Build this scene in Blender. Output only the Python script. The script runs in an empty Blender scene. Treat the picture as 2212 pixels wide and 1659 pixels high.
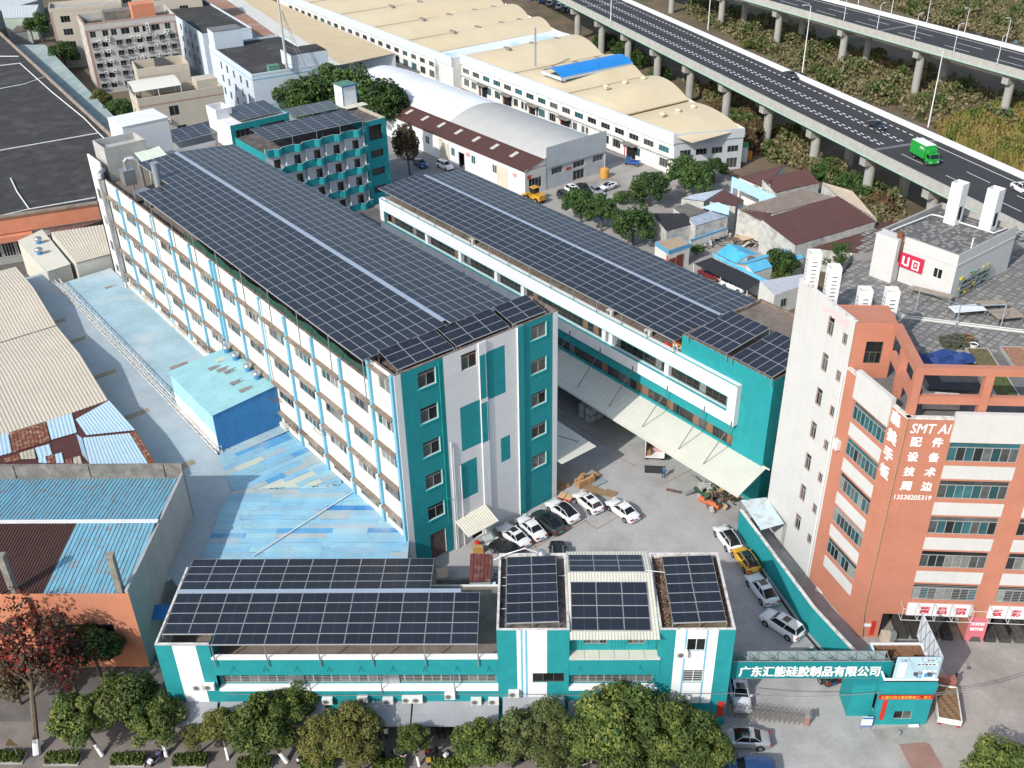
import bpy, bmesh, math, random
import numpy as np
from mathutils import Vector, Matrix
random.seed(7); RNG = np.random.default_rng(7)
SC = bpy.context.scene
COL = SC.collection
PI = math.pi
# ------------------------------------------------------------------ camera, sky, sun, exposure
F_, CX, CY, PITCH, ROLL, CAMH = 2196.89, 1106., 829.5, 0.5566795, -0.0204479, 78.0
cd = bpy.data.cameras.new('camera'); cam = bpy.data.objects.new('camera', cd); COL.objects.link(cam)
cd.sensor_fit = 'HORIZONTAL'; cd.sensor_width = 36.0; cd.lens = F_ / 2212.0 * 36.0
cd.clip_start = 0.5; cd.clip_end = 4000
_R = Matrix.Rotation(PI/2 - PITCH, 4, 'X') @ Matrix.Rotation(ROLL, 4, 'Z')
cam.matrix_world = Matrix.Translation((0, 0, CAMH)) @ _R
SC.camera = cam
SUN_AZ, SUN_EL = math.radians(42 + 180), math.radians(37)       # azimuth clockwise from +Y of the sun itself
w = bpy.data.worlds.new('World'); SC.world = w; w.use_nodes = True
nt = w.node_tree; bg = nt.nodes['Background']
sky = nt.nodes.new('ShaderNodeTexSky'); sky.sky_type = 'NISHITA'; sky.sun_disc = False
sky.sun_elevation = SUN_EL; sky.sun_rotation = SUN_AZ; sky.air_density = 1.2; sky.dust_density = 2.0
nt.links.new(sky.outputs[0], bg.inputs[0]); bg.inputs[1].default_value = 0.15
sl = bpy.data.lights.new('sun', 'SUN'); sl.energy = 3.3; sl.angle = math.radians(0.5); sl.color = (1.0, 0.965, 0.91)
so = bpy.data.objects.new('sun', sl); COL.objects.link(so)
_d = Vector((math.sin(SUN_AZ)*math.cos(SUN_EL), math.cos(SUN_AZ)*math.cos(SUN_EL), math.sin(SUN_EL)))
so.rotation_euler = (-_d).to_track_quat('-Z', 'Y').to_euler(); so.location = _d * 300
SC.view_settings.view_transform = 'Standard'; SC.view_settings.look = 'None'
SC.view_settings.exposure = 0.3; SC.view_settings.gamma = 1.0
try: SC.view_settings.use_curve_mapping = False
except Exception: pass
SC.cycles.max_bounces = 6; SC.cycles.use_denoising = True
# ------------------------------------------------------------------ surveying: where a sight line meets a plane of the site
def ray(px, py):
    a = (px-CX)/F_; b = (py-CY)/F_
    cr, sr = math.cos(ROLL), math.sin(ROLL)
    X = cr*a+sr*b; Y = -sr*a+cr*b
    cp, sp = math.cos(PITCH), math.sin(PITCH)
    return np.array([X, cp-Y*sp, -sp-Y*cp])
def at(p, z=0.0):
    d = ray(*p); t = (z-CAMH)/d[2]; q = d*t
    return np.array([q[0], q[1], z])
def T(ox, oy, x, y): return ox*.576+x/6, oy*.576+y/6
def Z(ox, oy, x, y): return ox*.576+x/3, oy*.576+y/3
def Z1(x, y): return Z(0, 0, x, y)
def Z2(x, y): return Z(1280, 0, x, y)
def Z3(x, y): return Z(2560, 0, x, y)
def Z4(x, y): return Z(0, 960, x, y)
def Z5(x, y): return Z(1280, 960, x, y)
def Z6(x, y): return Z(2560, 960, x, y)
def Z7(x, y): return Z(0, 1920, x, y)
def Z8(x, y): return Z(1280, 1920, x, y)
def Z9(x, y): return Z(2560, 1920, x, y)
class Fr:                                                        # a building's own plan axes: u to its right, v to its back
    def __init__(s, o, yaw):
        s.o = np.array(o[:2], float); s.yaw = yaw
        s.u = np.array([math.cos(yaw), -math.sin(yaw)]); s.v = np.array([math.sin(yaw), math.cos(yaw)])
    def loc(s, p): d = np.array(p[:2])-s.o; return np.array([d@s.u, d@s.v, p[2]])
    def w(s, u, v, z=0.0): q = s.o+s.u*u+s.v*v; return Vector((q[0], q[1], z))
    def G(s, p, z): return s.loc(at(p, z))
    def V(s, p, v):
        d = ray(*p); a = s.w(0, v); n = s.v; t = (n@np.array([a.x, a.y]))/(n@d[:2]); return s.loc(np.array([d[0]*t, d[1]*t, CAMH+d[2]*t]))
    def U(s, p, u):
        d = ray(*p); a = s.w(u, 0); n = s.u; t = (n@np.array([a.x, a.y]))/(n@d[:2]); return s.loc(np.array([d[0]*t, d[1]*t, CAMH+d[2]*t]))
MAIN = Fr((5.2094, 99.0378), math.radians(-37.879))
FRONT = Fr(at((1590.3, 1360), 12.4), math.radians(1.35))
LWALL = Fr(at((1854, 1375)), math.radians(-17.5))                 # tall orange building, long side
ORNG = Fr(at((1854, 1375)), math.radians(4.7))                    # tall orange building, street front
# ------------------------------------------------------------------ materials
_M = {}
def mat(name, col, rough=.75, var=.12, scale=1.2, dirt=None, dscale=.35, damt=.5, streak=0, scol=None, metal=0, rnd=0, bump=0, spec=.35, emit=0, fine=0, coat=0, stretch=None):
    if name in _M: return _M[name]
    m = bpy.data.materials.new(name); m.use_nodes = True; n = m.node_tree.nodes; L = m.node_tree.links
    b = n['Principled BSDF']; b.inputs['Roughness'].default_value = rough; b.inputs['Metallic'].default_value = metal
    b.inputs['Specular IOR Level'].default_value = spec
    if coat: b.inputs['Coat Weight'].default_value = coat; b.inputs['Coat Roughness'].default_value = .06
    if emit:
        b.inputs['Emission Color'].default_value = (*col, 1); b.inputs['Emission Strength'].default_value = emit
    tc = n.new('ShaderNodeTexCoord')
    src = tc.outputs['Object']
    def noise(sc, detail=4, stretchv=None, w=None):
        t = n.new('ShaderNodeTexNoise'); t.inputs['Scale'].default_value = sc; t.inputs['Detail'].default_value = detail
        t.inputs['Roughness'].default_value = .62
        mp = n.new('ShaderNodeMapping'); L.new(src, mp.inputs[0])
        if stretchv: mp.inputs['Scale'].default_value = stretchv
        if w: mp.inputs['Location'].default_value = (w, w*1.7, w*.6)
        L.new(mp.outputs[0], t.inputs['Vector']); return t.outputs['Fac']
    def mrange(x, a, bb, c, d):
        t = n.new('ShaderNodeMapRange'); t.inputs[1].default_value = a; t.inputs[2].default_value = bb; t.inputs[3].default_value = c; t.inputs[4].default_value = d
        L.new(x, t.inputs[0]); return t.outputs[0]
    def mixc(fac, A, B, mode='MIX'):
        t = n.new('ShaderNodeMix'); t.data_type = 'RGBA'; t.blend_type = mode; t.clamp_result = False
        if isinstance(fac, (int, float)): t.inputs[0].default_value = fac
        else: L.new(fac, t.inputs[0])
        for i, x in ((6, A), (7, B)):
            if isinstance(x, tuple): t.inputs[i].default_value = (*x[:3], 1)
            else: L.new(x, t.inputs[i])
        return t.outputs[2]
    def gray(x):
        t = n.new('ShaderNodeCombineColor')
        for i in range(3): L.new(x, t.inputs[i])
        return t.outputs[0]
    cur = tuple(col)
    if var:
        cur = mixc(1.0, cur, gray(mrange(noise(scale, 5, stretch), .3, .7, 1-var, 1+var)), 'MULTIPLY')
    if fine:
        cur = mixc(1.0, cur, gray(mrange(noise(scale*14, 3, None, 5), .3, .7, 1-fine, 1+fine)), 'MULTIPLY')
    if dirt:
        cur = mixc(mrange(noise(dscale, 6, None, 3.1), .5, .72, 0, damt), cur, tuple(dirt))
    if streak:
        cur = mixc(mrange(noise(1.0, 4, (2.2, 2.2, .12), 9.3), .52, .75, 0, streak), cur, tuple(scol or (.12, .1, .08)))
    if rnd:
        oi = n.new('ShaderNodeObjectInfo'); cur = mixc(1.0, cur, gray(mrange(oi.outputs['Random'], 0, 1, 1-rnd, 1+rnd)), 'MULTIPLY')
    if isinstance(cur, tuple): b.inputs['Base Color'].default_value = (*cur, 1)
    else: L.new(cur, b.inputs['Base Color'])
    if bump:
        bp = n.new('ShaderNodeBump'); bp.inputs['Strength'].default_value = bump; bp.inputs['Distance'].default_value = .05
        L.new(noise(scale*6, 4), bp.inputs['Height']); L.new(bp.outputs[0], b.inputs['Normal'])
    _M[name] = m; return m
# ------------------------------------------------------------------ mesh builder
class MB:
    def __init__(s): s.v = []; s.f = []; s.m = []
    def poly(s, pts, m=0):
        i = len(s.v); s.v += [tuple(p) for p in pts]; s.f.append(tuple(range(i, i+len(pts)))); s.m.append(m)
    def box(s, x0, x1, y0, y1, z0, z1, m=0, mt=None, skip=''):
        i = len(s.v)
        s.v += [(x0,y0,z0),(x1,y0,z0),(x1,y1,z0),(x0,y1,z0),(x0,y0,z1),(x1,y0,z1),(x1,y1,z1),(x0,y1,z1)]
        for k, f in zip('btfrkl', ((3,2,1,0),(4,5,6,7),(0,1,5,4),(1,2,6,5),(2,3,7,6),(3,0,4,7))):
            if k in skip: continue
            s.f.append(tuple(i+j for j in f)); s.m.append(mt if (mt is not None and k == 't') else m)
    def fbox(s, fc, s0, s1, d0, d1, z0, z1, m=0):                  # a box given along a face: s, out, z
        i = len(s.v)
        for z in (z0, z1):
            for (a, d) in ((s0,d1),(s1,d1),(s1,d0),(s0,d0)): s.v.append(tuple(fc.P(a, d, z)))
        for f in ((3,2,1,0),(4,5,6,7),(0,1,5,4),(1,2,6,5),(2,3,7,6),(3,0,4,7)): s.f.append(tuple(i+j for j in f)); s.m.append(m)
    def fquad(s, fc, s0, s1, z0, z1, d=0, m=0):
        s.poly([fc.P(s0,d,z0), fc.P(s1,d,z0), fc.P(s1,d,z1), fc.P(s0,d,z1)], m)
    def prism(s, pts, z0, z1, m=0, mt=None, bottom=True):
        n = len(pts); a = sum(pts[i][0]*pts[(i+1)%n][1]-pts[(i+1)%n][0]*pts[i][1] for i in range(n))
        if a < 0: pts = pts[::-1]
        i = len(s.v)
        s.v += [(p[0],p[1],z0) for p in pts]+[(p[0],p[1],z1) for p in pts]
        for k in range(n):
            j = (k+1) % n; s.f.append((i+k, i+j, i+n+j, i+n+k)); s.m.append(m)
        s.f.append(tuple(range(i+n, i+2*n))); s.m.append(m if mt is None else mt)
        if bottom: s.f.append(tuple(range(i+n-1, i-1, -1))); s.m.append(m)
    def tube(s, p0, p1, r, n=8, m=0, r1=None, caps=True):
        p0 = Vector(p0); p1 = Vector(p1); d = (p1-p0)
        if d.length < 1e-6: return
        d.normalize(); a = d.orthogonal().normalized(); b = d.cross(a); r1 = r if r1 is None else r1
        i = len(s.v)
        for q, rr in ((p0, r), (p1, r1)):
            for k in range(n):
                t = 2*PI*k/n; s.v.append(tuple(q+a*(rr*math.cos(t))+b*(rr*math.sin(t))))
        for k in range(n):
            j = (k+1) % n; s.f.append((i+k, i+j, i+n+j, i+n+k)); s.m.append(m)
        if caps:
            s.f.append(tuple(range(i+n-1, i-1, -1))); s.m.append(m); s.f.append(tuple(range(i+n, i+2*n))); s.m.append(m)
    def path(s, pts, r, n=6, m=0):
        for a, b in zip(pts[:-1], pts[1:]): s.tube(a, b, r, n, m)
    def disc(s, c, r, n=16, m=0):
        s.poly([(c[0]+r*math.cos(2*PI*k/n), c[1]+r*math.sin(2*PI*k/n), c[2]) for k in range(n)], m)
    def lathe(s, c, prof, n=14, m=0):
        i = len(s.v)
        for r, z in prof:
            for k in range(n): s.v.append((c[0]+r*math.cos(2*PI*k/n), c[1]+r*math.sin(2*PI*k/n), c[2]+z))
        for q in range(len(prof)-1):
            for k in range(n):
                j = (k+1) % n; s.f.append((i+q*n+k, i+q*n+j, i+q*n+n+j, i+q*n+n+k)); s.m.append(m)
        if prof[-1][0] > .001: s.f.append(tuple(range(i+(len(prof)-1)*n, i+len(prof)*n))); s.m.append(m)
    def corrug(s, a, b, c, d, pitch=.35, h=.06, m=0, thick=0):
        # ribbed sheet over the quad a-b (bottom/eave line) to d-c (top line); ribs run from a-b to d-c
        a, b, c, d = map(Vector, (a, b, c, d)); n = max(2, int(((b-a).length+(c-d).length)/2/pitch))
        up = (b-a).cross(d-a).normalized()
        if up.z < 0: up = -up
        i = len(s.v); k = 0
        for q in range(n):
            for t, e in ((q/n, 0), ((q+.45)/n, 0), ((q+.55)/n, h), ((q+.9)/n, h)):
                s.v.append(tuple(a.lerp(b, t)+up*e)); s.v.append(tuple(d.lerp(c, t)+up*e)); k += 1
        s.v.append(tuple(b)); s.v.append(tuple(c)); k += 1
        flip = (b-a).cross(d-a).z < 0
        for q in range(k-1):
            f = (i+2*q, i+2*q+2, i+2*q+3, i+2*q+1)
            s.f.append(f[::-1] if flip else f); s.m.append(m)
    def mesh(s, name, mats):
        me = bpy.data.meshes.new(name); me.from_pydata(s.v, [], s.f)
        mats = mats if isinstance(mats, (list, tuple)) else [mats]
        for m in mats: me.materials.append(m)
        if len(mats) > 1: me.polygons.foreach_set('material_index', s.m)
        me.update(); return me
    def build(s, name, mats, parent=None, smooth=False, **tags):
        me = s.mesh(name, mats)
        if smooth: me.polygons.foreach_set('use_smooth', [True]*len(me.polygons))
        return add(name, me, parent, **tags)
def add(name, me, parent=None, loc=None, rot=None, **tags):
    o = bpy.data.objects.new(name, me); COL.objects.link(o)
    if parent is not None: o.parent = parent
    if loc is not None: o.location = loc
    if rot is not None: o.rotation_euler = rot if isinstance(rot, tuple) else (0, 0, rot)
    for k, v in tags.items():
        if v: o[k] = v
    return o
def thing(name, label, category, loc=(0,0,0), rotz=0, group=None):
    o = bpy.data.objects.new(name, None); COL.objects.link(o); o.location = loc; o.rotation_euler = (0, 0, rotz); o.empty_display_size = .5
    o['label'] = label; o['category'] = category
    if group: o['group'] = group
    return o
def fthing(fr, name, label, category, u=0, v=0, z=0, group=None):
    return thing(name, label, category, fr.w(u, v, z), -fr.yaw, group)
def copy_thing(root, loc, rotz, label=None, sc=None, group=None):
    def rec(o, par):
        c = o.copy(); COL.objects.link(c)
        if par is not None: c.parent = par
        for ch in list(o.children): rec(ch, c)
        return c
    r = rec(root, None); r.location = loc; r.rotation_euler = (0, 0, rotz)
    if label: r['label'] = label
    if sc: r.scale = sc if isinstance(sc, tuple) else (sc, sc, sc)
    if group: r['group'] = group
    return r
class Face:                                                       # a vertical face; s runs left to right seen from outside, d is outwards
    def __init__(s, x, y, ang):
        s.x = x; s.y = y; s.ang = ang; s.ux = math.cos(ang); s.uy = math.sin(ang); s.nx = s.uy; s.ny = -s.ux
    def P(s, a, d, z): return (s.x+s.ux*a+s.nx*d, s.y+s.uy*a+s.ny*d, z)
def face2(p, q): return Face(p[0], p[1], math.atan2(q[1]-p[1], q[0]-p[0])), math.hypot(q[0]-p[0], q[1]-p[1])
def wall(mb, fc, s0, s1, z0, z1, openings=(), paint=(), m=0, depth=.22, mrev=None):
    ss = sorted({s0, s1, *[min(max(o[i], s0), s1) for o in openings for i in (0,1)], *[min(max(o[i], s0), s1) for o in paint for i in (0,1)]})
    zz = sorted({z0, z1, *[min(max(o[i], z0), z1) for o in openings for i in (2,3)], *[min(max(o[i], z0), z1) for o in paint for i in (2,3)]})
    for a, b in zip(ss[:-1], ss[1:]):
        for c, d in zip(zz[:-1], zz[1:]):
            x = (a+b)/2; y = (c+d)/2
            if any(o[0] < x < o[1] and o[2] < y < o[3] for o in openings): continue
            k = m
            for p in paint:
                if p[0] < x < p[1] and p[2] < y < p[3]: k = p[4]
            mb.fquad(fc, a, b, c, d, 0, k)
    r = m if mrev is None else mrev
    for o in openings:
        a, b, c, d = o[:4]
        mb.poly([fc.P(a,0,c), fc.P(b,0,c), fc.P(b,-depth,c), fc.P(a,-depth,c)], r)
        mb.poly([fc.P(a,-depth,d), fc.P(b,-depth,d), fc.P(b,0,d), fc.P(a,0,d)], r)
        mb.poly([fc.P(a,0,d), fc.P(a,0,c), fc.P(a,-depth,c), fc.P(a,-depth,d)], r)
        mb.poly([fc.P(b,0,c), fc.P(b,0,d), fc.P(b,-depth,d), fc.P(b,-depth,c)], r)
# ------------------------------------------------------------------ colours of the place
TEAL_C = (.013, .255, .28)
teal = mat('teal paint', TEAL_C, .8, .07, .5, dirt=(.03,.36,.36), dscale=.8, damt=.35, fine=.04)
white = mat('white paint', (.7,.71,.715), .8, .04, .6, fine=.03)
whited = mat('stained white paint', (.72,.71,.67), .85, .08, .6, streak=.5, scol=(.3,.27,.22), dirt=(.5,.46,.4), damt=.4)
bluep = mat('light blue paint', (.17,.44,.6), .7, .1, .8)
brownc = mat('weathered concrete ledge', (.2,.16,.13), .9, .25, 2, dirt=(.38,.34,.3), damt=.7)
conc = mat('grey concrete', (.36,.35,.33), .9, .12, .7, dirt=(.2,.19,.18), damt=.5, fine=.08)
concd = mat('dark weathered concrete', (.17,.16,.145), .95, .3, 1.0, dirt=(.36,.33,.29), dscale=.6, damt=.6, fine=.15)
roofbrown = mat('brown flat roof', (.2,.165,.14), .95, .2, .7, dirt=(.09,.08,.07), dscale=.4, damt=.7, fine=.1)
tar = mat('black tar roof', (.042,.041,.04), .95, .25, .5, dirt=(.11,.105,.1), dscale=.22, damt=.6, fine=.2)
frame_g = mat('grey window frame', (.32,.33,.32), .5, .05)
frame_w = mat('white window frame', (.75,.75,.74), .5, .03)
frame_d = mat('dark window frame', (.1,.095,.085), .5, .05)
glass_d = mat('dark window glass', (.016,.02,.022), .08, .3, .7, rnd=.5, spec=.6)
glass_g = mat('grey window glass', (.075,.085,.085), .1, .45, .9, rnd=.4, spec=.6)
glass_t = mat('teal window glass', (.02,.085,.1), .1, .3, .8, rnd=.5, spec=.6)
glass_c = mat('curtained window glass', (.2,.21,.2), .25, .3, 2.5, rnd=.3, spec=.5)
dark = mat('dark interior', (.012,.012,.012), .9, 0)
steel = mat('galvanised steel', (.42,.44,.46), .35, .1, 2, metal=.7)
steel_p = mat('painted grey steel', (.2,.22,.22), .55, .1)
rust = mat('rust', (.16,.055,.025), .9, .4, 3, dirt=(.3,.16,.09), damt=.6)
plastic_w = mat('white plastic casing', (.68,.68,.65), .5, .05, rnd=.06)
black = mat('black rubber', (.015,.015,.016), .8, .1)
# ------------------------------------------------------------------ windows (frame is a part, panes are its sub-parts)
_W = {}
def window(parent, fc, s0, s1, z0, z1, nx=2, tr=0.0, frame=frame_g, glass=(glass_d,glass_g), depth=.12, name='window', bars=0, solo=False):
    w_, h_ = round(s1-s0, 2), round(z1-z0, 2)
    key = (w_, h_, nx, tr, frame.name, bars)
    if key not in _W:
        mb = MB(); t = .06
        mb.box(0, w_, -.04, .03, 0, t); mb.box(0, w_, -.04, .03, h_-t, h_); mb.box(0, t, -.04, .03, t, h_-t); mb.box(w_-t, w_, -.04, .03, t, h_-t)
        zt = h_*(1-tr) if tr else h_-t
        if tr: mb.box(t, w_-t, -.035, .03, zt-.03, zt+.03)
        for k in range(1, nx):
            x = w_*k/nx; mb.box(x-.03, x+.03, -.03, .03, t, zt-(.03 if tr else 0))
        for k in range(bars):
            z = h_*(k+1)/(bars+1); mb.box(t, w_-t, -.06, -.042, z-.02, z+.02)
        panes = []
        xs = [t]+[w_*k/nx for k in range(1, nx)]+[w_-t]
        for k in range(nx):
            q = MB(); q.poly([(xs[k],.01,t), (xs[k+1],.01,t), (xs[k+1],.01,zt), (xs[k],.01,zt)]); panes.append(q)
        if tr:
            q = MB(); q.poly([(t,.01,zt), (w_-t,.01,zt), (w_-t,.01,h_-t), (t,.01,h_-t)]); panes.append(q)
        _W[key] = (mb.mesh('window', frame), panes, {})
    me, panes, cache = _W[key]
    o = add(name, me, parent, fc.P(s0, -depth, z0), fc.ang)
    for i, q in enumerate(panes):
        g = random.choice(glass)
        if (i, g.name) not in cache: cache[(i, g.name)] = q.mesh('pane', g)
        add('pane', cache[(i, g.name)], o)
    return o
def small_window(parent, fc, s0, s1, z0, z1, frame=frame_g, glass=(glass_d,), depth=.1, nx=2, name='window'):
    # far window: frame and glass in one small part
    w_, h_ = round(s1-s0, 2), round(z1-z0, 2); g = random.choice(glass); key = ('s', w_, h_, nx, frame.name, g.name)
    if key not in _W:
        mb = MB(); t = .06
        mb.poly([(0,0,0),(w_,0,0),(w_,0,h_),(0,0,h_)], 1)
        mb.box(0, w_, -.04, -.004, 0, t); mb.box(0, w_, -.04, -.004, h_-t, h_); mb.box(0, t, -.04, -.004, t, h_-t); mb.box(w_-t, w_, -.04, -.004, t, h_-t)
        for k in range(1, nx): x = w_*k/nx; mb.box(x-.03, x+.03, -.035, -.004, t, h_-t)
        _W[key] = mb.mesh('window', [frame, g])
    return add(name, _W[key], parent, fc.P(s0, -depth, z0), fc.ang)
# ------------------------------------------------------------------ solar panels and tables
cell = mat('solar cells', (.02,.0235,.033), .3, .05, 8, rnd=.16, spec=.5)
alu = mat('aluminium frame', (.33,.34,.35), .4, .03)
def panel_mesh(lx, ly, half):
    mb = MB(); t = .028; h = .035
    mb.box(0, lx, 0, ly, -h, 0, 1, skip='t')
    for (a, b, c, d) in ((0,lx,0,t), (0,lx,ly-t,ly), (0,t,t,ly-t), (lx-t,lx,t,ly-t)): mb.poly([(a,c,0),(b,c,0),(b,d,0),(a,d,0)], 1)
    g = .012
    if half == 'x':
        m = lx/2; mb.poly([(m-g,t,0),(m+g,t,0),(m+g,ly-t,0),(m-g,ly-t,0)], 2)
        for a, b in ((t, m-g), (m+g, lx-t)): mb.poly([(a,t,0),(b,t,0),(b,ly-t,0),(a,ly-t,0)], 0)
    else:
        m = ly/2; mb.poly([(t,m-g,0),(lx-t,m-g,0),(lx-t,m+g,0),(t,m+g,0)], 2)
        for a, b in ((t, m-g), (m+g, ly-t)): mb.poly([(t,a,0),(lx-t,a,0),(lx-t,b,0),(t,b,0)], 0)
    return mb.mesh('solar_panel', [cell, alu, mat('panel centre seam', (.09,.1,.12), .4, 0)])
PLX, PSX = 2.28, 1.134
PM_V = panel_mesh(PSX, PLX, 'y')                                   # long side along local y
PM_U = panel_mesh(PLX, PSX, 'x')
def solar_table(fr, label, corners, nu, nv, longaxis='v', skip=None, legs=None, base=0, group='solar arrays', gap=None, rail=True):
    # corners: (u,v,z) of front-left, front-right, back-left, in the frame fr; panels laid nu x nv
    A, B, C = [Vector(c) for c in corners]
    org = fr.w(A.x, A.y, A.z)
    root = thing('solar_array', label, 'solar array', org, -fr.yaw, group)
    U = (B-A)/nu; Vv = (C-A)/nv
    ux = U.normalized(); n = ux.cross(Vv).normalized(); vy = n.cross(ux)
    rot = Matrix((ux, vy, n)).transposed().to_euler()
    me = PM_V if longaxis == 'v' else PM_U
    px, py = (PSX, PLX) if longaxis == 'v' else (PLX, PSX)
    sx, sy = (U.length-.03)/px, (Vv.length-.03)/py
    for i in range(nu):
        for j in range(nv):
            if skip and skip(i, j): continue
            p = U*i+Vv*j+(ux+vy)*.015
            o = add('solar_panel', me, root, p, tuple(rot)); o.scale = (sx, sy, 1)
    mb = MB()
    if rail:
        for j in range(nv+1) if longaxis == 'u' else range(nu+1):
            if longaxis == 'u': a = Vv*j; b = a+U*nu
            else: a = U*j; b = a+Vv*nv
            off = n*(-.07); jj = [a+off, b+off]
            if skip and longaxis == 'v' and skip(min(j, nu-1), nv-1): 
                k = max(q for q in range(nv) if not skip(min(j, nu-1), q))+1; jj[1] = a+Vv*k+off
            if skip and longaxis == 'v' and j > 0 and skip(j-1, nv-1) and j < nu and not skip(j, nv-1): pass
            mb.tube(jj[0], jj[1], .04, 4)
        mb.build('mounting_rails', alu, root)
    if legs:
        lg = MB()
        for (i, j) in legs:
            p = U*i+Vv*j-n*.08; lg.tube(p, (p.x, p.y, base-A.z), .06, 6)
        lg.build('support_posts', steel_p, root)
    return root
# ================================================================== GROUND
def sheet(name, pts, z, m):
    mb = MB(); mb.poly([(p[0], p[1], z) for p in pts]); o = mb.build(name, m); o['kind'] = 'structure'; return o
m_earth = mat('dry earth and scrub', (.15,.115,.075), .97, .25, .12, dirt=(.07,.075,.03), dscale=.09, damt=.85, fine=.25, bump=.4)
m_yard = mat('worn concrete yard', (.36,.355,.35), .92, .1, .3, dirt=(.14,.135,.13), dscale=.16, damt=.5, fine=.07)
m_lot = mat('dusty concrete lot', (.33,.31,.285), .95, .14, .2, dirt=(.13,.12,.105), dscale=.13, damt=.6, fine=.08)
m_walk = mat('dusty paved pavement', (.2,.175,.16), .95, .16, .5, dirt=(.1,.088,.078), dscale=.3, damt=.6, fine=.14)
m_alley = mat('dark alley concrete', (.12,.115,.11), .95, .2, .4, dirt=(.2,.19,.18), dscale=.3, damt=.5)
m_asph = mat('dark asphalt', (.04,.041,.043), .9, .12, .25, dirt=(.06,.06,.06), dscale=.1, damt=.5, fine=.1)
sheet('ground', [(-1500,-300),(1500,-300),(1500,2200),(-1500,2200)], -.03, m_earth)
def px_poly(lst, z=0): return [at(p, z) for p in lst]
w_ = MAIN.w
sheet('alley', [w_(-75,-60), w_(60,-60), w_(60,200), w_(-75,200)], -.02, m_alley)
sheet('yard', [w_(-22,-45), w_(34,-60), w_(34,75), w_(-22,75)], -.012, m_yard)
sheet('road', [w_(33,60), w_(92,60), w_(92,230), w_(33,230)], -.012, mat('grey lane concrete', (.26,.255,.25), .95, .12, .2, dirt=(.1,.1,.1), dscale=.15, damt=.5))
sheet('parking_lot', [w_(34,20), w_(100,20), w_(100,82), w_(34,82)], -.008, m_lot)
f_ = FRONT.w
sheet('pavement', [f_(-90,-30), f_(-.2,-30), f_(-.2,.5), f_(-90,.5)], -.004, m_walk)
sheet('driveway', [f_(-.2,-30), f_(15,-30), f_(15,3), f_(-.2,12)], -.004, mat('pale concrete driveway', (.37,.365,.355), .92, .1, .3, dirt=(.17,.165,.16), dscale=.2, damt=.5, fine=.07))
sheet('forecourt', [f_(15,-30), f_(60,-30), f_(60,14), f_(15,14)], -.004, m_lot)
mb = MB(); pk = [at(Z9(*p)) for p in ((1400,1505),(1560,1490),(1600,1500),(1690,1659),(1480,1659))]
o = sheet('ramp_patch', pk, .002, mat('red dusty paving', (.28,.17,.14), .95, .15, .5, fine=.1))
o = sheet('guardhouse_apron', [at(Z9(*p)) for p in ((1225,1410),(1560,1375),(1620,1490),(1280,1505))], .004, mat('pale apron concrete', (.3,.29,.27), .95, .18, .6, dirt=(.16,.15,.14), damt=.6))
# painted lines in the yard
ln = MB()
m_line = mat('worn orange line paint', (.3,.19,.09), .9, .3, 2, dirt=(.25,.24,.23), dscale=1.2, damt=.9)
def gline(a, b, wd=.12, z=.004):
    a = Vector(at(a)); b = Vector(at(b)); d = (b-a).normalized(); n = Vector((-d.y, d.x, 0))*wd/2
    ln.poly([(p.x, p.y, z) for p in (a-n, b-n, b+n, a+n)])
for a, b in ((T(2000,1200,300,1200),T(2000,1200,980,1640)),(T(1960,1660,30,1420),T(1960,1660,830,1010)),(T(1960,1660,800,1000),T(1960,1660,960,1120)),(T(1960,1660,960,1120),T(1960,1660,1250,950)),(T(1960,1660,1260,200),T(1960,1660,1460,300)),(T(1960,1660,1850,520),T(1960,1660,2200,345)),(T(1960,1660,140,1330),T(1960,1660,200,1390))):
    gline(a, b)
o = ln.build('lane_marking', m_line); o['kind'] = 'structure'
# ================================================================== MAIN BUILDING (long five-storey block with solar roof)
B1 = fthing(MAIN, 'factory_building', 'tall white and teal factory block under the largest solar roof', 'building')
W1 = 21.4
fF = Face(-W1, 0, 0)                                              # street-side end wall, s = u + W1
fL = Face(-W1, 89, -PI/2)                                         # long side, s = 89 - v
fR = Face(0, 0, PI/2)                                             # yard side, s = v
fB = Face(0, 89, PI)
S = lambda u: u+W1
op = []
lz = [23.05-4.31*k for k in range(5)]
for z in lz: op.append((S(-18.65), S(-16.5), z, z+1.9))
rz = [23.29-4.36*k for k in range(5)]
for z in rz: op.append((S(-3.86), S(-1.7), z, z+1.75))
op.append((S(-13.23), S(-11.22), 23.08, 25.02))
op.append((S(-18.63), S(-16.56), .1, 3.8)); op.append((S(-12.9), S(-11.3), 0, 2.7))
TL, WH = 1, 0
pa = [(S(-20.63), S(-15.48), 0, 30, 1), (S(-5.82), S(-.74), 0, 30, 1), (S(-10.94), S(-7.49), 18.2, 24.18, 1), (S(-13.7), S(-9.95), 13.02, 18.73, 1), (S(-8.37), S(-7.03), 9.02, 12.33, 1), (S(-14.17), S(-11.79), 6.48, 11.42, 1)]
mb = MB(); wall(mb, fF, 0, W1, -1, 25.7, op, pa, 0)
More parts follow.
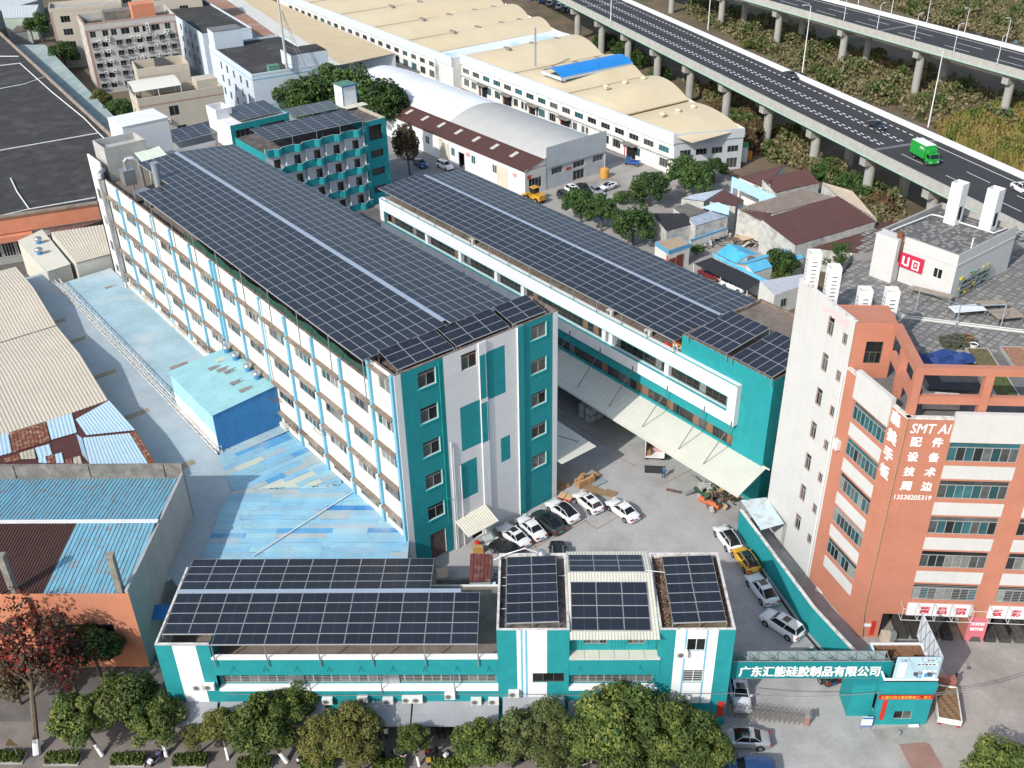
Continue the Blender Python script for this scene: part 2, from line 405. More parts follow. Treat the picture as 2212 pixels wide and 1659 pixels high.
# shallow pilasters with their own paint
def pil(u0, u1, segs):
    for z0, z1, m in segs:
        mb.fbox(fF, S(u0), S(u1), -.02, .18, z0, z1, m)
    mb.fbox(fF, S(u0)-.03, S(u0), 0, .182, -1, 25.7, 0)
pil(-5.8, -5.0, [(-1, 25.7, 1)])
pil(-11.0, -10.05, [(-1, 13.02, 0), (13.02, 18.2, 1), (18.2, 18.73, 0), (18.73, 24.18, 1), (24.18, 25.7, 0)])
mb.fbox(fF, S(-15.5), S(-11.0), -.02, .06, -1, 25.7, 0) if False else None
mb.build('front_wall', [white, teal], B1)
for z in lz: window(B1, fF, S(-18.65), S(-16.5), z, z+1.9, 2, .22, frame_g, (glass_d, glass_g, glass_g))
for z in rz: window(B1, fF, S(-3.86), S(-1.7), z, z+1.75, 2, .2, frame_g, (glass_d, glass_g, glass_g))
window(B1, fF, S(-13.23), S(-11.22), 23.08, 25.02, 2, .2)
sh = MB()
for k in range(12): sh.fbox(fF, S(-18.6)+k*.17, S(-18.6)+k*.17+.13, -.16, -.1, .1, 3.75)
sh.build('roller_shutter', mat('brown shutter', (.13,.1,.085), .6, .2, 3), B1)
mb = MB(); mb.fquad(fF, S(-12.9), S(-11.3), 0, 2.7, -.2); mb.build('doorway', dark, B1)
# teal edge trims of windows on the teal strips
mb = MB()
for a, b, zl, h in ((-18.65, -16.5, lz, 1.9), (-3.86, -1.7, rz, 1.75)):
    for z in zl:
        mb.fbox(fF, S(a)-.1, S(b)+.1, 0, .08, z-.14, z); mb.fbox(fF, S(b), S(b)+.1, 0, .07, z, z+h)
mb.build('window_sill', mat('bright teal trim', (.03,.42,.4), .8, .05), B1)
# long side: bays, ledges, blue strips
vb = [83.1, 77.25, 70.66, 63.97, 57.29, 50.66, 43.4, 36.94, 30.16, 23.68, 17.24, 11.1, 4.7, .3]
Q = lambda v: 89-v
op = []; wz = [(18.05, 19.9), (13.55, 15.35), (9.1, 10.95), (5.2, 6.6)]
wins = []
for a, b in zip(vb[:-1], vb[1:]):
    c = (a+b)/2; hw = min(1.95, (a-b)/2-.55)
    for k, (z0, z1) in enumerate(wz):
        if b < 50 or z0 > 4: wins.append((Q(c+hw), Q(c-hw), z0, z1))
wins.append((Q(3.2), Q(.9), 22.9, 24.75))
for a, b in ((88.2,86.6),(86,84)):
    for z0, z1 in wz: wins.append((Q(a), Q(b), z0, z1))
mb = MB(); wall(mb, fL, 0, 89-4.7, -1, 22.7, [w for w in wins if w[1] < 84.3 and w[3] < 22], (), 0)
wall(mb, fL, 84.3, 89, -1, 25.7, [w for w in wins if w[0] > 84.3], (), 0)
mb.fbox(fL, 0, 5.6, -.25, 0, 22.7, 25.2)
mb.build('long_wall', [whited], B1)
for w in wins:
    wd = w[1]-w[0]; window(B1, fL, *w, 4 if wd > 3 else 2, .25 if wd > 3 else 0, frame_w if random.random() < .5 else frame_g, (glass_g, glass_g, glass_d, glass_t, glass_c))
for v in vb:
    for dv in ((0,) if abs(v-43.4) > .1 else (-.55, .55)):
        mb = MB(); top = 22.75 if v > 5 else 25.7
        mb.fbox(fL, Q(v+dv)-.22, Q(v+dv)+.22, 0, .3, 3.6, top); mb.build('pilaster', bluep, B1)
for a, b in zip(vb[:-1], vb[1:]):
    for z in (20.05, 15.55, 11.1, 6.75):
        mb = MB(); mb.fbox(fL, Q(a)+.23, Q(b)-.23, 0, .55, z, z+.22); mb.build('ledge', brownc, B1)
mb = MB(); mb.fbox(fL, Q(4.4), Q(.5), 0, .5, 25.0, 25.22)
mb.build('ledge', brownc, B1)
# the rest of the shell
mb = MB()
wall(mb, fR, 0, 4.7, -1, 25.7, (), (), 0)
rop = [(8+6.6*k, 12+6.6*k, z0, z1) for k in range(11) for z0, z1 in wz]
wall(mb, fR, 4.7, 89, -1, 22.4, rop, (), 0); wall(mb, fB, 0, W1, -1, 22.7, (), (), 0)
mb.build('rear_wall', white, B1)
for r in rop: small_window(B1, fR, *r, nx=4)
mb = MB(); mb.box(-W1+.2, -.2, 4.9, 88.8, 21.5, 21.8); mb.build('roof', roofbrown, B1)
mb = MB(); mb.box(-W1+.25, -.2, .2, 4.7, 25.0, 25.25)
mb.build('roof', mat('dirty tower roof', (.11,.09,.08), .95, .35, 1.2, dirt=(.3,.22,.17), dscale=.8, damt=.8), B1)
mb = MB()                                                        # parapets, soot-stained copings
for x0, x1, y0, y1, z1 in ((-W1, 0, 0, .25, 25.76), (-W1, -W1+.25, .25, 4.7, 25.76), (-.25, 0, .25, 4.7, 25.76), (-W1+.25, -.25, 4.45, 4.7, 25.76)):
    mb.box(x0+.002, x1-.002, y0+.002, y1, 25.2, z1)
for x0, x1, y0, y1, z1 in ((-W1, -W1+.25, 4.7, 83.4, 22.78), (-.25, 0, 4.7, 89, 22.5)):
    mb.box(x0+.002, x1-.002, y0, y1, 21.8, z1)
mb.build('parapet', mat('sooty coping', (.16,.125,.11), .95, .4, 2.2, dirt=(.38,.3,.26), dscale=1.1, damt=.8), B1)
# awning over the entrance and drain pipes
mb = MB(); mb.corrug(fF.P(S(-15.3), 2.7, 3.45), fF.P(S(-10.9), 2.6, 3.45), fF.P(S(-10.9), .02, 4.3), fF.P(S(-15.3), .02, 4.1), .3, .05)
mb.build('awning', mat('cream ribbed awning', (.62,.6,.5), .6, .08, 2), B1)
mb = MB()
for u, z in ((-15.2, 15.0), (-14.95, 14.2), (-14.1, 11.4), (-10.2, 25.4)): mb.tube(fF.P(S(u), .12, 0), fF.P(S(u), .12, z), .07, 6)
mb.build('drain_pipes', white, B1)
mb = MB(); mb.tube(fF.P(S(-16.1), .06, 5), fF.P(S(-16.1), .06, 25.5), .035, 5); mb.path([fF.P(S(-16.1),.06,7.9), fF.P(S(-15.4),.5,7.4)], .03, 5)
mb.build('downpipe', mat('teal pipe', (.01,.42,.33), .6, .05), B1)
# wall fixtures on the long side: pipes, drying racks, condensers
mb = MB()
for v in (43.4, 30.4, 64.2): mb.tube(fL.P(Q(v)+.5, .12, 4), fL.P(Q(v)+.5, .12, 22.5), .08, 6)
mb.build('drain_pipes', white, B1)
for v, z in ((50, 7.4), (30, 9.0), (24, 7.2), (17.5, 10.6)):
    mb = MB()
    for k in range(5): mb.tube(fL.P(Q(v)+k*.5, .1, z), fL.P(Q(v)+k*.5, 1.3, z+.25), .03, 4)
    mb.tube(fL.P(Q(v), 1.3, z+.25), fL.P(Q(v)+2, 1.3, z+.25), .03, 4); mb.tube(fL.P(Q(v), .7, z+.12), fL.P(Q(v)+2, .7, z+.12), .03, 4)
    mb.tube(fL.P(Q(v), 1.2, z+.25), fL.P(Q(v), .05, z+1.2), .025, 4)
    mb.build('drying_rack', rust, B1)
# --- metal flues at the far corner
fl = fthing(MAIN, 'exhaust_duct', 'tall silver duct running down the far corner of the long factory wall', 'duct', -W1-.5, 82.9)
o_ = (-W1-.5, 82.9)
mb = MB(); mb.tube((0,0,5), (0,0,22.8), .42, 12); mb.path([(0,0,22.8),(.25,.3,23.6),(.9,.9,23.9),(1.5,1.5,23.6)], .42, 12); mb.path([(0,0,5.2),(-.3,-1.3,4.2),(-.6,-2.6,3.9)], .42, 12)
for z in (8,11,14,17,20): mb.tube((0,0,z),(0,0,z+.12),.46,12)
mb.build('duct', steel, fl)
st = fthing(MAIN, 'chimney', 'plain grey steel chimney rising beside the near left edge of the big solar roof', 'chimney', -18.6, 66.5, 21.8)
mb = MB(); mb.tube((0,0,0), (0,0,7.2), .55, 14); mb.tube((0,0,7.2),(0,0,7.35),.62,14); mb.build('flue', mat('grey flue steel', (.3,.34,.38), .45, .12, 1.5, metal=.3), st)
fu = fthing(MAIN, 'fume_scrubber', 'silver rooftop fume box on legs with a bent silver pipe', 'machine', -19.6, 76.5, 21.8)
mb = MB(); mb.box(-.9,.9,-.9,.9,1.6,3.9); 
for x in (-.8,.8):
    for y in (-.8,.8): mb.tube((x,y,0),(x,y,1.6),.07,5)
mb.build('tank', steel, fu)
mb = MB(); mb.path([(0,.2,3.9),(0,.3,4.9),(.5,0,5.5),(1.3,-.6,5.5),(1.7,-.9,5.0),(1.8,-1,1.0)], .3, 10); mb.build('bent_pipe', steel, fu)
for i, (u, v, s) in enumerate(((-19.4,72.4,1.3),(-19,69.6,1.2))):
    d = fthing(MAIN, 'duct_box', ('silver duct box nearer the bent pipe on the factory roof','silver duct box nearer the grey chimney on the factory roof')[i], 'duct', u, v, 21.8)
    mb = MB(); mb.prism([(-s,-s*.7),(s,-s*.7),(s*.8,s*.7),(-s*.8,s*.7)], .5, 1.7); mb.box(-s,-s+.15,-.6,-.45,0,.5); mb.box(s-.15,s,-.6,-.45,0,.5); mb.build('casing', steel, d)
# stair heads at the far end of the roof
for nm, lab, u0, u1, v0, v1, z0, z1, mt_ in (('roof_stairhead', 'open topped grey concrete stair head at the far left of the factory roof', -20.2, -13.6, 83.5, 88.6, 21.8, 27.2, 0), ('roof_tank_room', 'pale grey box room with white roof behind the open stair head', -14.5, -6.8, 91, 97.5, 0, 27.6, 1)):
    t = fthing(MAIN, nm, lab, 'rooftop room', u0, v0, z0)
    mb = MB()
    if mt_ == 0:
        a, b, h = u1-u0, v1-v0, z1-z0
        for x0, x1, y0, y1 in ((0,a,0,.2),(0,a,b-.2,b),(0,.2,.2,b-.2),(a-.2,a,.2,b-.2)): mb.box(x0,x1,y0,y1,0,h)
        mb.box(.2,a-.2,.2,b-.2,h-1.3,h-1.1)
    else:
        a, b, h = u1-u0, v1-v0, z1-z0; mb.box(0,a,0,b,0,h-.1); mb.box(-.1,a+.1,-.1,b+.1,h-.1,h); mb.box(-.05,a+.05,b*.45,b*.45+.25,h,h+.06,0)
    mb.build('walls', mat('pale rendered wall', (.42,.42,.4), .9, .12, .8, dirt=(.28,.27,.25), damt=.5) if mt_ == 0 else white, t)
lr = fthing(MAIN, 'lean_to_roof', 'pale green ribbed lean-to roof beside the big solar roof far end', 'roof', -17, 79, 0)
mb = MB(); mb.corrug((1.2,-1,24.2),(5.4,-1,24.2),(5.4,5,25.6),(1.2,5,25.6),.3,.05); mb.box(1.2,1.4,-.9,-.7,21.8,24.1); mb.box(5.2,5.4,-.9,-.7,21.8,24.1); mb.build('sheet', mat('pale green sheet', (.6,.66,.56), .6, .06), lr)
# clutter strip along the parapet: green net, boxes
gn = fthing(MAIN, 'safety_net', 'green mesh safety net strung along the roof edge beside the solar panels', 'net', -W1+.1, 5, 22.8)
mb = MB()
for k in range(30): 
    y0, y1 = k*1.6, k*1.6+1.6; h0 = .7+.2*math.sin(k*1.7); h1 = .7+.2*math.sin((k+1)*1.7)
    mb.poly([(0,y0,-.6),(0,y1,-.6),(.35,y1,h1),(.35,y0,h0)])
mb.build('net', mat('green netting', (.012,.06,.045), .9, .5, 3, dirt=(.05,.05,.04), damt=.9), gn)
m_card = mat('brown cardboard', (.33,.2,.1), .9, .12, 3, rnd=.25)
def carton(fr, u, v, z, w, d, h, rot, label, group):
    t = fthing(fr, 'cardboard_box', label, 'box', u, v, z, group); t.rotation_euler.z += rot
    mb = MB(); mb.box(-w/2,w/2,-d/2,d/2,0,h); mb.build('carton', m_card, t)
    mb = MB(); mb.box(-w/2-.004,w/2+.004,-.05,.05,h*.5,h+.004); mb.build('tape', mat('packing tape', (.5,.36,.2), .5, .1), t)
    return t
for k, (v, lab) in enumerate(((56.5,'scattered brown carton on the roof edge under the solar panels'),(55.4,'scattered brown carton on the roof edge under the solar panels'),(54.3,'scattered brown carton on the roof edge under the solar panels'),(52.9,'scattered brown carton on the roof edge under the solar panels'))):
    carton(MAIN, -20.8, v, 21.8, .6, .7, .5, k, lab, 'cartons on the factory roof edge')
# --- solar tables on the main roof
RZ, EL, ER = 26.9, 26.45, 26.1
leftskip = lambda i, j: (i < 4 and j >= 26)
solar_table(MAIN, 'largest solar array, left half of the long factory roof, stepped at its far left corner', ((-22.75,3.55,EL), (-12.45,3.55,RZ), (-22.75,75.3,EL)), 9, 31, 'v', leftskip, [(i,j) for i in (0,5,9) for j in range(0,27,3)], 21.8, 'solar arrays on the roofs')
solar_table(MAIN, 'right half of the long factory roof solar array, beyond the pale walkway strip', ((-11.85,3.55,RZ), (-2.7,3.55,ER), (-11.85,75.3,RZ)), 8, 31, 'v', None, [(i,j) for i in (3,8) for j in range(0,32,4)], 21.8, 'solar arrays on the roofs')
def walkway(fr, a, b, wd, z, label, side='u'):
    t = fthing(fr, 'walkway_strip', label, 'walkway', a[0], a[1], z); mb = MB()
    if side == 'u': mb.box(-wd/2, wd/2, 0, b[1]-a[1], -.04, .02)
    else: mb.box(0, b[0]-a[0], -wd/2, wd/2, -.04, .02)
    mb.build('strip', mat('pale blue grey metal strip', (.3,.37,.46), .5, .06, .6), t)
walkway(MAIN, (-12.15,4.4), (-12.15,75.3), .5, RZ+.02, 'pale grey walkway strip down the middle of the biggest solar roof')
for lab, u0, n in (('leftmost of the three small tilted arrays on the factory end roof', -20.75, 3), ('middle of the three small tilted arrays on the factory end roof', -13.5, 3), ('rightmost small tilted array on the factory end roof, two panels wide', -6.1, 2)):
    wdt = 2.32*n; solar_table(MAIN, lab, ((u0,.35,26.05), (u0+wdt,.35,26.05), (u0,3.75,26.75)), n, 3, 'u', None, [(0,0),(n,0),(0,3),(n,3)], 25.25, 'solar arrays on the roofs')
# ================================================================== SECOND BUILDING with ribbon windows
B2 = fthing(MAIN, 'workshop_building', 'long low teal workshop with a projecting white ribbon window box and canopy', 'building')
fW = Face(16.8, 64.5, -PI/2); Q2 = lambda v: 64.5-v
mb = MB()
wall(mb, fW, 0, Q2(-3.45), -1, 15.2, [(Q2(63.5), Q2(-13), 6.55, 8.15)] if False else [(Q2(63.5), Q2(-3.45), 6.6, 8.15), (Q2(63.2), Q2(-3.45), 11.6, 13.8)], (), 1, .3)
wall(mb, fW, Q2(-3.45), Q2(-17.3), -1, 18.15, [(Q2(-3.45), Q2(-12.6), 6.6, 8.15), (Q2(-3.45), Q2(-11.85), 11.6, 13.8)], (), 1, .3)
fE = Face(16.8, -17.3, 0); wall(mb, fE, 0, 14.4, -1, 18.15, [(5.0, 6.6, 9.8, 11.6)], (), 1, .2)
wall(mb, Face(31.2, -17.3, PI/2), 0, 13.85, -1, 18.15, (), (), 0); wall(mb, Face(31.2, -3.45, PI/2), 0, 67.95, -1, 15.2, (), (), 0); wall(mb, Face(31.2, 64.5, PI), 0, 14.4, -1, 15.2, (), (), 0)
wall(mb, Face(31.2, -3.45, PI), 0, 14.4, 14, 18.15, (), (), 1)
mb.build('wall', [white, teal], B2)
small_window(B2, fE, 5.0, 6.6, 9.8, 11.6)
mb = MB()                                                        # projecting ribbon box
fX = Face(16.0, 63.9, -PI/2); L2 = 63.9+13.06
wall(mb, fX, 0, L2, 10.08, 15.65, [(1.2, L2-1.2, 11.68, 13.75)], (), 0, .78, 0)
mb.box(16.0, 16.8, -13.06, 63.9, 15.6, 15.64); mb.box(16.0, 16.8, -13.06, 63.9, 10.08, 10.12)
mb.poly([(16,-13.06,10.08),(16.8,-13.06,10.08),(16.8,-13.06,15.65),(16,-13.06,15.65)]); mb.poly([(16.8,63.9,10.08),(16,63.9,10.08),(16,63.9,15.65),(16.8,63.9,15.65)])
mb.build('ribbon_box', white, B2)
mb = MB()
t_ = .09
for z in (11.68, 13.75-t_): mb.fbox(fX, 1.2, L2-1.2, -.3, .02, z, z+t_)
for s in (1.2, L2-1.2-t_): mb.fbox(fX, s, s+t_, -.3, .02, 11.68+t_, 13.75-t_)
mb.fbox(fX, 0, L2, -.1, .04, 15.62, 15.7)
mb.build('trim', mat('teal blue trim', (.05,.33,.36), .7, .06), B2)
# ribbon glazing: individual lights
brn = mat('brown tinted glass', (.03,.024,.02), .12, .3, .6, rnd=.4, spec=.5); brn2 = mat('wooden screen', (.2,.12,.07), .7, .2)
_rc = {}
def ribbon(parent, fc, s0, s1, z0, z1, d, step, gl, fr=frame_d, name='window'):
    n = int((s1-s0)/step); st_ = (s1-s0)/n; k = (round(st_,3), round(z1-z0,2), fr.name)
    if k not in _rc:
        mb = MB(); h = z1-z0
        mb.box(0,.06,-.05,.03,0,h); mb.box(.06,st_,-.04,.03,0,.06); mb.box(.06,st_,-.04,.03,h-.06,h); _rc[k] = (mb.mesh('window', fr), {})
    for i in range(n):
        o = add(name, _rc[k][0], parent, fc.P(s0+i*st_, d, z0), fc.ang); g = random.choice(gl)
        if g.name not in _rc[k][1]:
            q = MB(); q.poly([(.06,0,.06),(st_,0,.06),(st_,0,z1-z0-.06),(.06,0,z1-z0-.06)]); _rc[k][1][g.name] = q.mesh('pane', g)
        add('pane', _rc[k][1][g.name], o)
ribbon(B2, fW, Q2(63.2), Q2(-11.85), 11.6, 13.8, -.28, 1.05, (brn,brn,brn,glass_d,brn,glass_d,glass_c,brn2))
ribbon(B2, fW, Q2(63.5), Q2(-12.6), 6.6, 8.15, -.28, 1.1, (brn,glass_d,brn,glass_d,glass_g,brn2))
mb = MB()
for v in (51,26.8,9.8,8.5,-1.6,33,42): mb.fbox(fW, Q2(v)-.35, Q2(v)+.35, -.25, .35, 11.6, 13.8)
mb.build('column', white, B2)
mb = MB(); mb.box(16.9, 31.1, -3.3, 64.4, 14.6, 14.85); mb.build('roof', roofbrown, B2)
mb = MB(); mb.box(17.0, 31.0, -17.1, -3.6, 17.6, 17.75); mb.build('roof', roofbrown, B2)
mb = MB()
for x0,x1,y0,y1 in ((16.8,31.2,-17.3,-17.05),(16.8,17.05,-17.05,-3.45),(30.95,31.2,-17.05,-3.45),(17.05,30.95,-3.7,-3.45)): mb.box(x0+.003,x1-.003,y0+.003,y1-.003,17.7,18.2)
mb.build('parapet', mat('rubbly coping', (.17,.13,.11), .95, .5, 2.5, dirt=(.36,.28,.24), dscale=1.5, damt=.9), B2)
# rubble on the coping
# canopy over the loading side, with tie rods
cp = MB(); cp.box(16.85, 17.0, -18.3, 60, 6.3, 6.45); 
cp.corrug((11.2,-18.6,5.55),(11.2,60,5.55),(16.9,60,6.3),(16.9,-17.8,6.3), .8, .025)
cp.box(11.15, 11.3, -18.6, 60, 5.35, 5.53)
cp.build('canopy', mat('cream canopy sheet', (.62,.61,.53), .6, .05, .3, dirt=(.5,.49,.44), dscale=.15, damt=.5), B2)
for v0, v1 in ((15.94,16.5),(9.83,10.3),(3.71,4.23),(-2.45,-1.9),(-8.58,-8.1),(-12.81,-12.1),(22.1,22.6),(28.2,28.7),(34.3,34.8),(40.4,40.9)):
    mb = MB(); mb.tube((16.0,v0,10.35),(12.45,v1,5.82),.06,6); mb.tube((15.98,v0,10.0),(15.98,v0,10.75),.1,6); mb.build('tie_rod', mat('dark grey rod', (.13,.14,.15), .5, .05), B2)
# air conditioners helper
def aircon(parent_or_fr, u, v, z, ang, label, group, fr=None, s=1.0):
    t = fthing(fr, 'air_conditioner', label, 'air conditioner', u, v, z, group); t.rotation_euler.z += ang; t.scale = (s,s,s)
    mb = MB(); mb.box(-.42,.42,-.17,.17,0,.62); mb.build('casing', plastic_w, t)
    mb = MB()
    for k in range(18):
        a, b = 2*PI*k/18, 2*PI*(k+1)/18; mb.poly([(-.12+.23*math.cos(a),-.175,.31+.23*math.sin(a)),(-.12+.27*math.cos(a),-.175,.31+.27*math.sin(a)),(-.12+.27*math.cos(b),-.175,.31+.27*math.sin(b)),(-.12+.23*math.cos(b),-.175,.31+.23*math.sin(b))])
    mb.poly([(-.12+.2*math.cos(2*PI*k/14),-.174,.31+.2*math.sin(2*PI*k/14)) for k in range(14)]); mb.build('fan_grille', mat('grey fan grille', (.12,.125,.13), .6, .1), t)
    return t
solar_table(MAIN, 'left half of the long array on the ribbon-windowed workshop', ((16.15,-2.9,17.25), (24.45,-2.9,17.75), (16.15,64.1,17.25)), 7, 29, 'v', None, [(0,j) for j in range(0,30,2)]+[(7,j) for j in range(0,30,4)], 14.85, 'solar arrays on the roofs')
solar_table(MAIN, 'right half of the long array on the ribbon-windowed workshop', ((24.95,-7.2,17.75), (31.8,-7.2,17.3), (24.95,62.2,17.75)), 6, 30, 'v', None, [(6,j) for j in range(0,31,3)], 14.85, 'solar arrays on the roofs')
walkway(MAIN, (24.7,-2.5), (24.7,63), .42, 17.76, 'pale grey walkway strip along the workshop solar roof')
solar_table(MAIN, 'tilted array of fifteen panels at the near end of the workshop roof', ((16.45,-10.6,18.85), (24.1,-10.55,19.45), (16.4,-4.7,18.85)), 3, 5, 'u', None, [(0,0),(3,0),(0,5),(3,5)], 17.75, 'solar arrays on the roofs')
solar_table(MAIN, 'last array on the workshop end roof, half hidden by the white wall', ((16.3,-17.3,18.8), (24.0,-17.2,19.4), (16.5,-11.45,18.8)), 3, 5, 'u', None, [(0,0),(3,0),(0,5),(3,5)], 17.75, 'solar arrays on the roofs')
for i, (u, v) in enumerate(((30.2,-13.0),(30.6,-15.2))):
    t = fthing(MAIN, 'vent_pipe', ('bent white vent cylinder behind the workshop end arrays, nearer the long array','bent white vent cylinder next to the white windowed wall')[i], 'vent', u, v, 17.75)
    mb = MB(); mb.tube((0,0,0),(0,0,2.4),.62,14); mb.lathe((0,0,2.4), ((.62,0),(.5,.35),(.25,.6),(0,.7)), 14); mb.path([(0,0,2.9),(.3,0,3.3),(.8,0,3.3),(1.05,0,2.9),(1.05,0,0)], .3, 10); mb.build('pipe', white, t, True)
for i, (u, v, lab) in enumerate(((17.9,10.2,'air conditioner on the workshop roof, near its middle'),(17.8,3.1,'air conditioner lying low by the workshop parapet'),(17.8,-1.9,'air conditioner on the workshop roof behind the red cloth'),(17.8,-2.6,'air conditioner nearest the teal end block on the workshop roof'),(17.8,40.5,'air conditioner on the workshop roof, farthest from the street'))):
    aircon(None, u, v, 14.85, -PI/2, lab, 'air conditioners', MAIN, 1.25)
t = fthing(MAIN, 'orange_tank', 'orange plastic tank standing under the workshop solar panels', 'tank', 18.6, -2.4, 14.85); mb = MB(); mb.box(-.8,.8,-1.3,1.3,0,1.2); mb.build('tank', mat('orange plastic', (.5,.2,.05), .6, .1), t)
t = fthing(MAIN, 'red_cloth', 'crumpled red cloth on the workshop roof edge', 'cloth', 17.6, -.2, 14.85); mb = MB()
mb.poly([(-.6,-.5,.05),(.5,-.6,.1),(.2,0,.55)]); mb.poly([(.5,-.6,.1),(.6,.6,.05),(.2,0,.55)]); mb.poly([(.6,.6,.05),(-.5,.5,.08),(.2,0,.55)]); mb.poly([(-.5,.5,.08),(-.6,-.5,.05),(.2,0,.55)]); mb.build('cloth', mat('red cloth', (.5,.05,.03), .9, .15), t)
# small canopy on the yard side of the main block
c2 = fthing(MAIN, 'loading_canopy', 'pale sheet canopy on the yard side wall of the tall factory block', 'canopy', 0, 0, 0)
g = [MAIN.G(p, 4.8) for p in (T(2000,1200,820,1635), T(1960,1660,440,255))]
mb = MB(); vv = g[0][1]
mb.corrug((g[0][0], vv, 4.75), (g[0][0], 60, 4.75), (0.03, 60, 5.3), (0.03, vv-.6, 5.3), .8, .025); mb.build('sheet', mat('cream canopy sheet', (.62,.61,.53)), c2)
mb = MB()
for v in (vv+2, vv+8, vv+14): mb.tube((0,v,8.5),(g[0][0]-1.2,v,4.95),.06,6)
mb.build('tie_rod', mat('dark grey rod', (.13,.14,.15)), c2)
# ================================================================== LETTERING
def lettering(parent, body, fc, s0, s1, z0, z1, d, m, name='lettering', bold=.02, shear=0.0):
    c = bpy.data.curves.new('lettering', 'FONT'); c.body = body; c.size = 1; c.resolution_u = 2
    o = bpy.data.objects.new('lettering', c); COL.objects.link(o)
    dg = bpy.context.evaluated_depsgraph_get(); me = bpy.data.meshes.new_from_object(o.evaluated_get(dg))
    bpy.data.objects.remove(o); bpy.data.curves.remove(c)
    n = len(me.vertices); co = np.zeros(n*3); me.vertices.foreach_get('co', co); co = co.reshape(-1, 3)
    fs = [tuple(p.vertices) for p in me.polygons]; bpy.data.meshes.remove(me)
    mn, mx = co.min(0), co.max(0); w_ = s1-s0; h_ = z1-z0
    v = []; f = []
    for i, (dx, dz) in enumerate(((0,0), (bold,0), (0,bold), (bold,bold))):
        b = len(v)
        for p in co:
            a = (p[0]-mn[0])/(mx[0]-mn[0]); e = (p[1]-mn[1])/(mx[1]-mn[1])
            v.append((a*w_*(1-bold)+dx*w_/max(1,len(body))*1.6+shear*e*h_, -d-.002*i, e*h_*(1-bold)+dz*h_))
        f += [tuple(q+b for q in t) for t in fs]
    me = bpy.data.meshes.new(name); me.from_pydata(v, [], f); me.materials.append(m); me.update()
    return add(name, me, parent, fc.P(s0, 0, z0), fc.ang)
text_w = mat('white lettering', (.85,.85,.85), .6, .02)
text_r = mat('red lettering', (.55,.02,.05), .6, .05)
text_y = mat('yellow lettering', (.75,.5,.05), .6, .05)
# ================================================================== STREET BUILDING
FV = lambda p, v=0: FRONT.V(p, v)
B3 = fthing(FRONT, 'street_building', 'low teal and white street building with grey awnings and solar arrays on top', 'building')
fS = Face(0, 0, 0)                                                # s = u
XL, XP, XM0, XM1, XR0 = -51.65, -46.75, -21.0, -14.56, -6.65
m_fwhite = mat('fresh white render', (.79,.8,.8), .8, .03, .5)
mb = MB()
def block(fc_list, z1, openings, paint, z0=-1):
    pass
# end pier
wall(mb, fS, XL, XP, -1, 10.7, (), [(-50.1, -47.97, -1, 12, 0)], 1)
wall(mb, Face(XL, 10.2, -PI/2), 0, 10.2, -1, 10.7, (), (), 1); wall(mb, Face(XP, 0, PI/2), 0, 3, 8, 10.7, (), (), 1)
# low wing
strip = (5.18, 6.72)
wall(mb, fS, XP, XM0, -1, 4.95, (), (), 1)
wall(mb, Face(0, .55, 0), XP, XM0, 4.95, 6.85, [(XP+.25, XM0-.2, *strip)], (), 1, .15)
mb.fbox(fS, XP, XM0, -.35, 0.02, 6.82, 8.85, 1); mb.fbox(fS, XP-.05, XM0+.05, -.35, .06, 8.85, 9.15, 0); mb.fbox(fS, XP, XM0, -.6, .08, 4.78, 5.1, 0)
wall(mb, Face(XM0, 0, 0), 0, .02, 0, 1)
# middle block and right block
mids = [(-19.23,-18.89,0),(-18.69,-18.49,0),(-18.28,-16.55,0)]
wall(mb, fS, XM0, XM1, -1, 12.4, [(-17.84,-14.97,5.8,7.0)], [(a,b,3.9,13,m) for a,b,m in mids]+[(-18.89,-18.69,3.9,13,2),(-18.49,-18.28,3.9,13,2)], 1)
wall(mb, Face(XM0, 10.1, -PI/2), 0, 10.1, -1, 12.4, (), (), 1); wall(mb, Face(XM1, 0, PI/2), 0, 10.1, -1, 12.4, (), (), 1); wall(mb, Face(XM1, 10.1, PI), 0, XM1-XM0, -1, 12.4, (), (), 0)
rop = [(-4.15,-2.5,9.75,11.28), (-4.2,-2.42,5.74,7.35)]
wall(mb, fS, XR0, 0, -1, 12.38, rop, [(-5.21,-1.5,3.0,13,0),(-4.36,-4.2,3.0,13,2),(-2.51,-2.34,3.0,13,2)], 1)
wall(mb, Face(0, 0, PI/2), 0, 10.1, -1, 12.38, (), (), 1); wall(mb, Face(XR0, 10.1, -PI/2), 0, 10.1, -1, 12.38, (), (), 1); wall(mb, Face(0, 10.1, PI), 0, -XR0, -1, 12.38, (), (), 0)
# centre bay
wall(mb, fS, XM1, XR0, -1, 4.95, (), (), 1); wall(mb, Face(0, .5, 0), XM1, XR0, 4.95, 6.85, [(XM1+.3, XR0-.25, *strip)], (), 1, .15)
mb.fbox(fS, XM1+.02, XR0+.25, -.35, .05, 6.8, 8.75, 1); mb.fbox(fS, XM1+.02, XR0+.25, -.35, .08, 8.75, 9.0, 0); mb.fbox(fS, XM1+.02, XR0+.2, -.6, .08, 4.78, 5.1, 0)
wall(mb, Face(XL, 10.2, 0), 0, 0.01, 0, 1)
wall(mb, Face(XM0, 10.2, PI), 0, XM0-XL, -1, 8.3, (), (), 0)
mb.build('wall', [m_fwhite, teal, bluep], B3)
mb = MB()                                                         # ribbed upper wall of the centre bay
fC = Face(0, .85, 0); cw = [(-13.25,-11.15,9.75,10.75), (-9.35,-7.75,9.75,10.8)]
wall(mb, fC, XM1+.05, XR0-.05, 8.9, 12.0, cw, (), 0)
